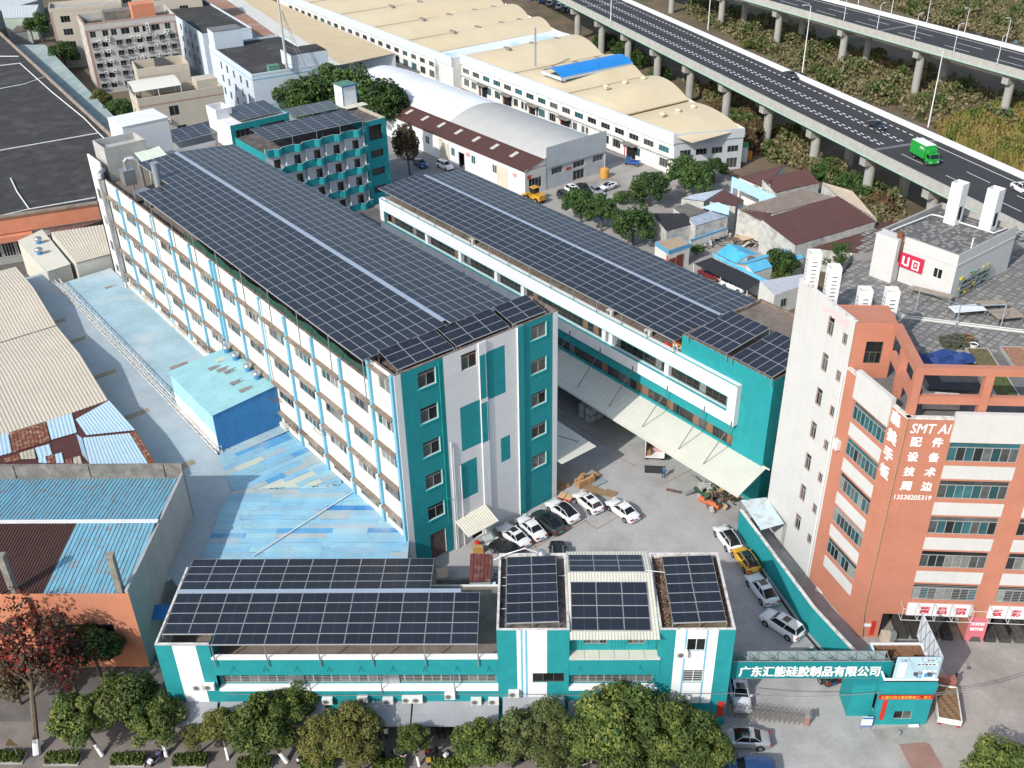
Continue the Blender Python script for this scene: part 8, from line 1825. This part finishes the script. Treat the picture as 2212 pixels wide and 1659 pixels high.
car('sedan', Z9(382,1285), Z9(350,1110), 'white sedan facing the street beside the gate block corner', cpw, 'cars at the gateway', None, True, False, 'blue', 0, True)
car('sedan', Z9(305,1540), Z9(497,1550), 'silver sedan with sunroof crossing below the sliding gate', csv, 'cars at the gateway', None, True)
car('suv', Z9(330,1755), Z9(545,1760), 'navy car cut off by the bottom edge of the view', cbl, 'cars at the gateway')
HC = 'cars on the nearer highway'
car('sedan', Z3(712,522), Z3(648,488), 'dark grey sedan driving by the white barrier of the highway', cgy, HC, None, False, False, 'blue', z1h+.01, False, 'moving_car', 'R')
car('sedan', Z3(1262,850), Z3(1195,815), 'black sedan driving between the dashed lines of the highway', cb, HC, None, False, False, 'blue', z1h+.01, False, 'moving_car', 'R')
car('coupe', Z3(2215,1275), Z3(2125,1225), 'white car at the right edge of the highway', cw, HC, None, True, False, 'blue', z1h+.01, False, 'moving_car', 'R')
T20 = lambda x, y: (2040*.576+x*.1814, 660*.576+y*.1814); PC = 'cars parked by the arched warehouse'
car('suv', T20(270,335), T20(150,255), 'grey car nearest the solar roof in the parking lot', cgy, PC, None, False, False, 'blue', 0, False, 'parked_car', 'R')
car('suv', T20(360,250), T20(275,205), 'white car peeping out left above the round tree', cw, PC, None, True, False, 'blue', 0, False, 'parked_car', 'R')
car('sedan', T20(470,210), T20(400,160), 'dark car between two white cars behind the round trees', cb, PC, None, False, False, 'blue', 0, False, 'parked_car', 'R')
car('sedan', T20(620,245), T20(540,190), 'pale silver car partly hidden above the round trees', csv, PC, None, False, False, 'blue', 0, False, 'parked_car', 'R')
car('sedan', T20(735,190), T20(850,150), 'white sedan parked in the open beside the round trees', cw, PC, None, True)
car('suv', Z2(680,1110), Z2(625,1085), 'white car in the lane outside the arched warehouse door', cw, 'cars in the back lane', None, False, False, 'blue', 0, False, 'parked_car', 'R')
car('sedan', Z2(530,1085), Z2(500,1065), 'navy car behind the thin brownish tree', cbl, 'cars in the back lane', None, False, False, 'blue', 0, True)
car('suv', TT(1310,1360), TT(1130,1290), 'white car with sunroof under the black net carport', cw, 'cars under the carport', None, True, False, 'blue', 0, True)
car('sedan', TT(1010,1215), TT(830,1150), 'dark red car under the left end of the black net carport', crd, 'cars under the carport', None, False, False, 'blue', 0, True)
for k, (p, m, lab) in enumerate(((Z2(1405,65),cw,'white van like car among the cars below the highway top edge'),(Z2(1450,85),cb,'dark car right of the white one below the highway'),(Z2(1290,25),cbl,'blue car leftmost below the highway top edge'),(Z2(1345,45),csv,'silver car below the highway top edge'),(Z2(1215,10),cw,'white car touching the top edge beside a pier'))):
    q = (p[0]+3, p[1]-6); car('suv', p, q, lab, m, 'cars parked under the highway', None, False, False, 'blue', 0, True)
# scooters
def scooter_mesh(col):
    b = MB(); b.box(-.16,.16,-.5,.1,.35,.62); b.box(-.14,.14,.1,.4,.25,.32); b.box(-.17,.17,.36,.5,.3,.95); b.tube((0,.42,.9),(0,.34,1.05),.04,6); b.box(-.14,.14,-.75,-.45,.45,.66); b.tube((0,.62,.3),(0,.44,.85),.045,6)
    s = MB(); s.box(-.15,.15,-.62,.05,.62,.74); h = MB(); h.tube((-.33,.33,1.05),(.33,.33,1.05),.025,6); h.box(-.07,.07,.36,.44,.92,1.08)
    w = MB(); w.tube((-.05,0,0),(.05,0,0),.24,14)
    return b.mesh('body', col), s.mesh('seat', black), h.mesh('handlebar', black), w.mesh('wheel', black)
_sc = {}
def scooter(p, ang, col, label, group, box=None):
    if col.name not in _sc: _sc[col.name] = scooter_mesh(col)
    b, s, h, w = _sc[col.name]; t = thing('scooter', label, 'scooter', at(p), ang, group); t.rotation_euler.y = .12
    add('body', b, t); add('seat', s, t); add('handlebar', h, t)
    for y in (.68, -.6): add('wheel', w, t, (0, y, .24))
    if box: mb = MB(); mb.box(-.2,.2,-.95,-.6,.7,1.0); mb.build('top_box', box, t)
    return t
sw = paint('white scooter', (.72,.72,.7)); sb_ = paint('black scooter', (.015,.015,.017)); sr_ = paint('red scooter', (.45,.02,.02)); sp_ = paint('cream pink scooter', (.6,.5,.46)); sv = paint('purple scooter', (.1,.08,.2)); yb = mat('yellow box', (.45,.3,.05), .6)
SGp = 'scooters on the pavement'
U16 = lambda x, y: (1380*.576+x*.1814, 2680*.576+y*.1814); V16 = lambda x, y: (1900*.576+x*.2268, 2680*.576+y*.2268)
for p, a, c, lab, bx in ((U16(110,510),1.3,sb_,'black scooter at the left of the cream pink one',None),(U16(370,510),1.0,sp_,'cream pink scooter with a red footwell by the hedge',None),(U16(700,530),.2,sr_,'red and dark motorbike beside the thin white trunk',yb),(U16(850,510),.9,sb_,'black scooter with pale box right of the red motorbike',sw),(U16(985,560),.9,sb_,'dark scooter at the right end of the hedge row',None),(V16(120,470),-1.0,sb_,'dark scooter between the two olive trees, left one',None),(V16(285,440),.05,sw,'white scooter standing straight between the two olive trees',sw),(V16(645,490),-.5,sw,'white scooter with an orange spot under the largest dome tree',None),(V16(755,480),-1.2,sw,'white scooter lying along the kerb under the largest dome tree',None),(Z7(1015,1610),-.4,sv,'purple and white scooter beside a hedge box',sw),(Z7(1970,1600),-.7,sw,'white scooter with dark seat under the grey green tree',None)):
    scooter(p, a, c, lab, SGp, bx)
AWG = 'scooters parked under the awnings'
spots = ['first','second','third','fourth','fifth','sixth','seventh','eighth','ninth','tenth']
for k, (x, c, b) in enumerate(((145,sb_,None),(235,sw,None),(390,sb_,yb),(640,sb_,None),(730,sw,sw),(840,sb_,yb),(905,sb_,None),(1000,sb_,yb),(1075,sb_,None),(1165,sw,None))):
    scooter(U16(x,205), PI+random.uniform(-.2,.2), c, spots[k]+' scooter from the left in the row tucked under the grey awnings', AWG, b)
scooter((3100*.576+500*.121, 2520*.576+400*.121), .3, sb_, 'dark scooter parked by the guard house side wall, nearer the notice board', 'scooters at the guard house'); scooter((3100*.576+460*.121, 2520*.576+250*.121), .8, sw, 'black and white scooter half under the gate sign', 'scooters at the guard house')
scooter(T(3200,1960,1950,1400), .2, sb_, 'motorbike parked in the open shop right of the pink banner', None)
# trucks
def truck_base(name, label, p_front, p_rear, z, L, W, axis=True, cat='truck'):
    A = Vector(at(p_front, z)); B_ = Vector(at(p_rear, z)); d = A-B_; d.z = 0; d.normalize(); c = (A+B_)/2
    t = thing(name, label, cat, (c.x, c.y, z), math.atan2(-d.x, d.y)); return t
def wheels(t, W, ys, r=.45):
    mb = MB(); mb.tube((-.14,0,0),(.14,0,0),r,16); me = mb.mesh('wheel', m_tyre); rb = MB(); rb.tube((-.143,0,0),(.143,0,0),r*.55,12); rm = rb.mesh('rim', m_rim)
    for y in ys:
        for s in (1,-1): o = add('wheel', me, t, (s*(W/2-.16), y, r)); add('rim', rm, o)
def cab(t, W, y0, y1, h, m, zb=.5):
    mb = MB(); w2 = W/2-.06; ym = y1-.45
    prof = [(y0,zb),(y1,zb),(y1,zb+.9),(ym,h-.15),(y0+.1,h),(y0,h)]
    i = len(mb.v); n = len(prof)
    mb.v += [(w2,y,z_) for y, z_ in prof]+[(-w2,y,z_) for y, z_ in prof]
    for k in range(n): j = (k+1)%n; mb.f.append((i+k,i+n+k,i+n+j,i+j)); mb.m.append(0)
    mb.f.append(tuple(range(i,i+n))); mb.m.append(0); mb.f.append(tuple(range(i+2*n-1,i+n-1,-1))); mb.m.append(0)
    mb.build('cab', m, t)
    q = MB(); e = .012; q.poly([(w2*.9,y1+e-.02,zb+.95),(-w2*.9,y1+e-.02,zb+.95),(-w2*.85,ym+e+.03,h-.2),(w2*.85,ym+e+.03,h-.2)]); q.build('windscreen', m_cg, t)
    for s in (1,-1):
        q = MB(); p4 = [(s*(w2+e),y0+.3,zb+.95),(s*(w2+e),y1-.15,zb+.95),(s*(w2+e),ym,h-.25),(s*(w2+e),y0+.3,h-.25)]; q.poly(p4 if s > 0 else p4[::-1]); q.build('side_window', m_cg, t)
        g = MB(); g.box(s*w2*.75-.18,s*w2*.75+.18,y1-.02,y1+.03,zb+.25,zb+.5); g.build('headlight', m_hl, t); g = MB(); g.box(s*(w2+.12)-.08,s*(w2+.12)+.08,y1-.3,y1-.2,zb+1.0,zb+1.5); g.build('mirror', m_trim, t)
# box truck backed under the canopy, tailgate down
t = truck_base('box_truck', 'white box truck with its rear open and tail lift down under the canopy edge', Tq(1700,-160), Tq(1706,340), 0, 6.5, 2.4)
bx = MB(); Wt, zb, zt, y0, y1 = 2.45, 1.05, 3.35, -3.3, 2.2
bx.box(-Wt/2,Wt/2,y0,y1,zb-.12,zb); bx.box(-Wt/2,-Wt/2+.06,y0,y1,zb,zt); bx.box(Wt/2-.06,Wt/2,y0,y1,zb,zt); bx.box(-Wt/2+.06,Wt/2-.06,y1-.06,y1,zb,zt)
for k in range(14): bx.box(-Wt/2+.06,Wt/2-.06,y0+1.6+k*.28,y0+1.6+k*.28+.2,zt-.02,zt+.02)
bx.box(-Wt/2+.06,Wt/2-.06,y0+1.5,y1-.06,zt-.06,zt-.021)
bx.build('cargo_box', white, t); cab(t, 2.3, 2.3, 3.9, 2.6, cw); wheels(t, 2.4, (2.9,-2.2)); 
bx = MB(); bx.box(-Wt/2,Wt/2,y0-2.05,y0-.55,.06,.14); bx.build('tail_lift', mat('dark tread plate', (.07,.075,.08), .45, .15, 3, metal=.4), t)
bx = MB(); bx.box(-1.1,-.5,y0+.3,y0+1.7,zb,zb+.8); bx.build('crate', m_card, t); bx = MB()
for k in range(8): bx.box(-.35+.32*(k%4),-.07+.32*(k%4),y0+1.2+.5*(k//4),y0+1.6+.5*(k//4),zb,zb+.5+.2*(k%3))
bx.build('goods', mat('white and red packages', (.55,.35,.35), .6, .5, 6), t)
# person beside the tail lift
def person(p, ang, label, cloth, legs, hair=(.015,.012,.01)):
    t = thing('person', label, 'person', at(p), ang)
    V_ = [(0,0,.95),(0,.02,1.2),(0,.03,1.42),(0,.04,1.5),(0,.07,1.62),(.09,0,.9),(.11,.06,.5),(.11,-.02,.06),(.12,.12,.03),(-.09,0,.9),(-.12,-.05,.5),(-.13,-.14,.06),(-.13,-.0,.03),(.2,.02,1.38),(.27,.06,1.1),(.25,.26,.95),(-.2,.02,1.38),(-.27,.04,1.1),(-.26,.22,.92)]
    E_ = [(0,1),(1,2),(2,3),(3,4),(0,5),(5,6),(6,7),(7,8),(0,9),(9,10),(10,11),(11,12),(2,13),(13,14),(14,15),(2,16),(16,17),(17,18)]
    R_ = [.15,.15,.15,.065,.105,.1,.075,.05,.045,.1,.075,.05,.045,.075,.055,.04,.075,.055,.04]
    me = bpy.data.meshes.new('body'); me.from_pydata(V_, E_, []); o = bpy.data.objects.new('body', me); COL.objects.link(o)
    sk = o.modifiers.new('s', 'SKIN'); ss_ = o.modifiers.new('b', 'SUBSURF'); ss_.levels = 1
    for i, r in enumerate(R_): me.skin_vertices[0].data[i].radius = (r*1.15 if i in (1,2) else r, r)
    me.skin_vertices[0].data[0].use_root = True
    dg = bpy.context.evaluated_depsgraph_get(); bm_ = bpy.data.meshes.new_from_object(o.evaluated_get(dg)); bpy.data.objects.remove(o)
    sk_m = mat('skin', (.38,.22,.15), .6, .05)
    for m in (cloth, legs, sk_m): bm_.materials.append(m)
    for f in bm_.polygons:
        c = f.center; f.use_smooth = True; f.material_index = 2 if c.z > 1.49 or (abs(c.x) > .2 and c.z < 1.02 and c.y > .1) else (0 if c.z > .92 else 1)
    add('body', bm_, t); mb = MB(); mb.lathe((0,.05,1.62), ((.115,-.02),(.12,.05),(.09,.11),(0,.13)), 12); mb.build('hair', mat('black hair', hair, .7), t, True); return t
person((2380*.576+690*.0907, 1720*.576+455*.0907), -.6, 'person in a blue shirt and jeans standing beside the tail lift', mat('blue shirt', (.03,.13,.26), .9, .1), mat('dark jeans', (.03,.06,.12), .9, .1))
# green box truck on the highway
t = truck_base('box_truck', 'bright green box truck with white roof driving on the highway', Z3(1635,1085), Z3(1500,1010), z1h+.005, 6.3, 2.3)
gp = paint('bright green truck paint', (.02,.33,.05)); bx = MB(); bx.box(-1.15,1.15,-3.4,1.1,1.0,3.4); bx.build('cargo_box', gp, t); bx = MB(); bx.box(-1.12,1.12,-3.37,1.07,3.4,3.44); bx.build('box_roof', white, t); cab(t, 2.1, 1.3, 2.9, 2.35, gp); wheels(t, 2.1, (2.0,-2.0), .42)
bx = MB(); bx.prism([(-1.0,1.1),(1.0,1.1),(.8,2.0),(-.8,2.0)], 2.36, 2.9); bx.build('wind_deflector', gp, t); bx = MB()
for s in (1.16,): bx.box(s,s+.01,-.6,.9,2.6,2.7); bx.box(s,s+.01,-.5,.6,2.8,2.95)
bx.build('white_marking', white, t); bx = MB(); bx.box(-1.1,1.1,-3.3,1.0,.75,1.0); bx.build('chassis', m_trim, t)
# flat bed truck beside the guard house
t = truck_base('dump_truck', 'small white truck loaded with brown earth beside the guard house', Z9(1680,1135), Z9(1715,1390), 0, 5.6, 2.1)
bx = MB(); y0, y1 = -2.7, 1.5
for a,b,c,d in ((-1.05,-.98,y0,y1),(.98,1.05,y0,y1),(-.98,.98,y0,y0+.07),(-.98,.98,y1-.07,y1)): bx.box(a,b,c,d,.75,1.3)
bx.box(-1.05,1.05,y0,y1,.65,.749); bx.build('tipper_body', whited, t); bx = MB()
for i in range(8):
    for j in range(14):
        f = lambda i, j: 1.12+.07*math.sin(i*1.9+j*1.3)
        xa, xb, ya, yb_ = -.97+i*.2425, -.97+(i+1)*.2425, y0+.08+j*.29, y0+.08+(j+1)*.29; bx.poly([(xa,ya,f(i,j)),(xb,ya,f(i+1,j)),(xb,yb_,f(i+1,j+1)),(xa,yb_,f(i,j+1))])
bx.build('earth_load', mat('brown earth load', (.2,.125,.07), .95, .25, 4, fine=.3), t); cab(t, 1.9, 1.65, 2.9, 2.0, rust if False else paint('dull red cab', (.3,.12,.09)), .45); wheels(t, 1.9, (2.2,-1.6), .36); bx = MB(); bx.box(-1.0,1.0,y0-.06,y0-.01,.75,1.0); bx.build('tailboard', white, t)
bx = MB(); bx.box(-1.0,-.7,y0-.08,y0-.02,.5,.64); bx.box(.7,1.0,y0-.08,y0-.02,.5,.64); bx.build('taillight', m_tl, t)
# yellow wheel loader and blue three wheeler
t = truck_base('wheel_loader', 'yellow wheel loader parked at the arched warehouse corner', Z2(1215,1290), Z2(1290,1320), 0, 4, 2, cat='loader'); ly = paint('loader yellow', (.6,.3,.02)); bx = MB(); bx.box(-.9,.9,-2.4,-.3,.8,1.9); bx.box(-.6,.6,-.3,1.6,.7,1.2); bx.build('chassis', ly, t); bx = MB(); bx.box(-.7,.7,-.6,.7,1.9,3.0); bx.build('cab', m_cg, t); bx = MB(); bx.box(-.8,.8,-.7,.8,3.0,3.12); bx.build('cab_roof', ly, t); bx = MB(); bx.prism([(-1.2,2.4),(1.2,2.4),(1.2,3.0),(-1.2,3.0)], .2, 1.0); bx.box(-.7,-.5,.8,2.4,1.0,1.2); bx.box(.5,.7,.8,2.4,1.0,1.2); bx.build('bucket', ly, t); wheels(t, 2.3, (1.3,-1.4), .65)
t = truck_base('cargo_tricycle', 'navy blue cargo tricycle outside the yellow roofed factory door', Z2(1865,1070), Z2(1915,1075), 0, 3, 1.3, cat='tricycle'); bx = MB(); bx.box(-.7,.7,-1.5,.5,.6,1.1); bx.box(-.4,.4,.6,1.6,.5,1.5); bx.box(-.65,.65,.5,1.5,1.7,1.78); bx.build('body', cblu, t); wheels(t, 1.4, (-1.0,), .35); bx = MB(); bx.tube((-.06,1.5,.35),(.06,1.5,.35),.35,12); bx.build('front_wheel', black, t)
# cartons, pallets and scrap in the yard
def pallet(p, a, label, m=None):
    t = thing('pallet', label, 'pallet', at(p), a, 'pallets in the yard'); mb = MB(); [mb.box(-.75+k*.255,-.75+k*.255+.17,-.7,.7,.12,.15) for k in range(6)]; mb.build('deck_boards', mat('pallet wood', (.34,.23,.13), .9, .2, 3), t); mb = MB(); [mb.box(-.75,.72,y-.05,y+.05,0,.12) for y in (-.62,0,.62)]; mb.build('bearer', mat('pallet wood', (.34,.23,.13)), t); return t
pallet(Tq(880,590), -.55, 'tan topped pallet touching the carton stack'); pallet(Tq(980,640), -.6, 'slatted pallet behind the white hatchback'); pallet(Tq(1135,670), -.5, 'reddish pallet just ahead of the rightmost white sedan')
def stack(p, lst, a, lab, grp):
    c = at(p)
    for k, (dx, dy, z, w, d, h) in enumerate(lst):
        t = thing('cardboard_box', lab[min(k,len(lab)-1)], 'box', (c[0]+dx*math.cos(a)-dy*math.sin(a), c[1]+dx*math.sin(a)+dy*math.cos(a), z), a+random.uniform(-.08,.08), grp); mb = MB(); mb.box(-w/2,w/2,-d/2,d/2,0,h); mb.build('carton', m_card, t); mb = MB(); mb.box(-w/2-.003,w/2+.003,-.04,.04,h*.6,h+.004); mb.build('tape', mat('packing tape', (.5,.36,.2)), t)
bl = ['carton in the big stack in the yard beside the tall teal wall']
stack(Tq(785,530), [(-.9+.62*(k%4), -.5+.55*((k//4)%2), .15+.46*(k//8), .58, .5, .44) for k in range(14)]+[(.1,.2,.95,.6,.5,.4),(-.5,-.2,1.05,.55,.5,.4)], .55, bl, 'cartons stacked in the yard')
stack(Tq(930,470), [(-.7+.6*(k%3), .5*(k//3), .02, .56, .48, .42) for k in range(6)]+[(-.4,.1,.44,.5,.45,.35)], .65, ['carton in the smaller row right of the big stack'], 'cartons in the smaller row')
stack(Tq(510,590), [(-.6+.6*(k%3), .5*(k//3), .02, .56, .48, .5) for k in range(5)], .4, ['carton in the shade at the teal corner'], 'cartons in the shade')
t = thing('carton_tray', 'low red and cream tray of goods at the foot of the teal wall', 'tray', at(Tq(560,720)), -.45); mb = MB(); mb.box(-.9,.9,-.6,.6,0,.3); mb.build('tray', mat('red crate', (.35,.08,.05), .6), t); mb = MB(); mb.box(-.85,-.05,-.5,.5,.3,.42); mb.box(.05,.85,-.5,.5,.3,.42); mb.build('goods', mat('tan goods', (.55,.38,.22), .7, .2, 4), t)
t = thing('grey_sheet', 'grey plate leaning by the smaller row of cartons', 'sheet', at(Tq(985,520)), .6); mb = MB(); mb.box(-.9,.9,-.55,.55,.1,.16); mb.build('plate', mat('grey blue plate', (.25,.3,.33), .4, .1), t)
t = thing('orange_pipe_roll', 'orange red roll lying in the yard at the scrap corner', 'roll', at((2580*.576+480*.0968, 1760*.576+800*.0968)), -.75); mb = MB(); mb.tube((-1.4,0,.38),(1.4,0,.38),.38,14); mb.build('roll', mat('orange red wrap', (.5,.13,.06), .7, .12, 2), t)
t = thing('washing_unit', 'pale grey machine casing with a round port at the scrap corner', 'machine', at((2580*.576+325*.0968, 1760*.576+600*.0968)), .3); mb = MB(); mb.box(-.55,.55,-.35,.35,0,1.7); mb.build('casing', mat('pale grey casing', (.42,.43,.43), .5, .15, 2), t); mb = MB(); mb.tube((0,-.36,1.2),(0,-.34,1.2),.28,14); mb.build('port', m_trim, t)
t = thing('scrap_heap', 'mixed scrap of pipes, drums and wood under the canopy corner', 'scrap', at((2580*.576+700*.0968, 1760*.576+700*.0968)), 0); mb = MB()
for k in range(90):
    x, y = random.gauss(0,1.7), random.gauss(.8,1.2); a = random.uniform(0,PI); l, w2 = random.uniform(.3,1.7), random.uniform(.1,.6); z = random.uniform(.1,1.3); dx, dy = l/2*math.cos(a), l/2*math.sin(a); ex, ey = -w2/2*math.sin(a), w2/2*math.cos(a); s = random.uniform(-.4,.4)
    q = [(x-dx-ex,y-dy-ey,z-s),(x+dx-ex,y+dy-ey,z+s),(x+dx+ex,y+dy+ey,z+s+.08),(x-dx+ex,y-dy+ey,z-s+.08)]; mb.poly(q, k%5); mb.poly([(p[0],p[1],p[2]-.08) for p in q[::-1]], k%5)
for k in range(8): x, y = random.uniform(-2.5,-1), random.uniform(.4,2.4); mb.path([(x,y,0),(x,y,1.6),(x+.5,y,1.6)], .1, 6, 4)
o = mb.build('scrap', [mat('pallet wood', (.34,.23,.13)), mat('brown scrap', (.2,.12,.08)), steel, mat('green scrap', (.05,.14,.07), .7), mat('pale scrap', (.5,.46,.42))], t); o['kind'] = 'stuff'
# white bulk tanks under the canopy in the shade
for k in range(8):
    p = T(2000,1200,690+120*(k%3), 1190+75*(k%2)); q = at(T(2000,1200,700,1290)); w_q = MAIN.loc(q); u, v = w_q[0]+1.3*(k%2), w_q[1]+1.3*((k//2)%2)*1.0-.6; z = 1.15*(k//4)
    t = fthing(MAIN, 'bulk_container', ('white caged bulk tank in the shaded stack under the canopy, lower layer','white caged bulk tank in the shaded stack under the canopy, upper layer')[k//4], 'tank', u, v, z, 'bulk tanks under the canopy'); mb = MB(); mb.box(-.5,.5,-.5,.5,.14,1.1); mb.build('tank', mat('white bulk plastic', (.55,.57,.58), .6, .05), t); mb = MB(); [mb.tube((x,y,0),(x,y,1.12),.025,4) for x in (-.52,0,.52) for y in (-.52,.52)]; [mb.tube((-.52,y,z_),(.52,y,z_),.025,4) for y in (-.52,.52) for z_ in (.3,.6,.9,1.12)]; mb.build('cage', steel, t)
# entrance clutter
t = thing('crate', 'amber crate of bottles by the entrance awning with a red bucket on it', 'crate', at((1700*.576+600*.0907,1960*.576+690*.0907)), -.05); mb = MB(); mb.box(-.6,.6,-.35,.35,0,.75); mb.build('crate', mat('amber crate', (.35,.2,.05), .6, .2, 3), t); mb = MB(); [mb.tube((-.45+.22*(k%5),-.15+.3*(k//5),.75),(-.45+.22*(k%5),-.15+.3*(k//5),.88),.07,7) for k in range(10)]; o = mb.build('bottles', mat('pale bottle caps', (.6,.5,.25), .4), t)
t = thing('red_container', 'red plastic container behind the amber crate', 'container', at((1700*.576+575*.0907,1960*.576+560*.0907)), .2); mb = MB(); mb.lathe((0,0,0), ((.3,0),(.38,.5),(.3,.65),(.12,.75)), 12); mb.build('container', mat('red plastic', (.5,.03,.025), .5), t)
t = thing('glass_panel', 'pale panel lying on the ground beside the first white sedan', 'panel', at((1700*.576+860*.0907,1960*.576+370*.0907)), .5); mb = MB(); mb.box(-.7,.7,-.45,.45,.02,.2); mb.build('panel', mat('pale glass', (.5,.55,.57), .2, .1), t)
# kiosk boxes by the highway, dark green transformer
t = thing('kiosk', 'small white kiosk with a green roof at the yellow factory end', 'kiosk', at(Z3(370,1035)), -.2); mb = MB(); mb.box(-1.5,1.5,-1.5,1.5,0,3.4); mb.build('wall', white, t); mb = MB(); mb.box(-1.6,1.6,-1.6,1.6,3.4,3.6); mb.build('roof', ck, t)
t = thing('transformer', 'dark green transformer cabinet beside the white kiosk', 'cabinet', at(Z3(300,1060)), -.3); mb = MB(); mb.box(-2.4,2.4,-1.2,1.2,0,2.4); mb.build('cabinet', mat('dark green enamel', (.02,.09,.08), .5, .1), t); mb = MB(); mb.prism([(-2.5,-1.3),(2.5,-1.3),(2.5,1.3),(-2.5,1.3)],2.4,2.6); mb.build('lid', mat('dark green enamel', (.02,.09,.08)), t)
t = thing('orange_bin', 'orange bin right of the white kiosk', 'bin', at(Z3(420,1030)), 0); mb = MB(); mb.box(-.8,.8,-.6,.6,0,1.8); mb.build('bin', mat('orange bin plastic', (.5,.2,.03), .6), t)
t = thing('water_tank', 'yellow water drum on the arched warehouse corner', 'tank', at(Z2(1705,1150)), 0); mb = MB(); mb.lathe((0,0,0), ((.9,0),(.95,.1),(.95,1.9),(.3,2.3)), 14); mb.build('drum', mat('yellow drum', (.55,.3,.06), .6, .1), t)
# warning sign and street wires
t = thing('warning_sign', 'triangular sign on a thin post at the left end of the pavement', 'road sign', at(Z7(135,1610)), 0); mb = MB(); mb.tube((0,0,0),(-.25,0,2.7),.04,6); mb.build('post', steel_p, t); mb = MB(); mb.poly([(-.85,-.05,2.1),(.35,-.05,2.1),(-.25,-.05,3.1)]); mb.poly([(.35,-.03,2.1),(-.85,-.03,2.1),(-.25,-.03,3.1)]); mb.build('plate', mat('dark brown sign face', (.1,.065,.02), .6, .1), t)
def wire(label, pts_, r=.035):
    t = thing('overhead_wire', label, 'wire', pts_[0]); o_ = Vector(pts_[0]); mb = MB()
    for a, b in zip(pts_[:-1], pts_[1:]):
        a = Vector(a)-o_; b = Vector(b)-o_; q = [a.lerp(b, k/10)-Vector((0,0,.5*math.sin(PI*k/10))) for k in range(11)]; mb.path(q, r, 5)
    mb.build('strand', mat('grey cable', (.2,.2,.2)), t)
wire('sagging pair of wires across the forecourt right side', [tuple(FRONT.w(18.9,-.2,4.5)), tuple(at(Z9(2300,1010), 5.0))]); wire('second wire just below the first across the forecourt', [tuple(FRONT.w(18.9,-.25,4.3)), tuple(at(Z9(2300,1030), 5.0))]); wire('wire sagging across the gateway below the sign', [tuple(FRONT.w(0,-.3,4.7)), tuple(FRONT.w(13.9,-.2,4.6))])
t = thing('stool', 'white cylinder lying before the guard house window', 'drum', at(Z9(1495,1392)), 0); mb = MB(); mb.tube((-.45,0,.16),(.45,0,.16),.16,12); mb.build('drum', white, t)
t = thing('bucket', 'small bucket on the apron in front of the guard house', 'bucket', at(Z9(1395,1445)), 0); mb = MB(); mb.lathe((0,0,0), ((.16,0),(.24,.4)), 12); mb.build('bucket', mat('grey bucket', (.3,.3,.3), .6), t)
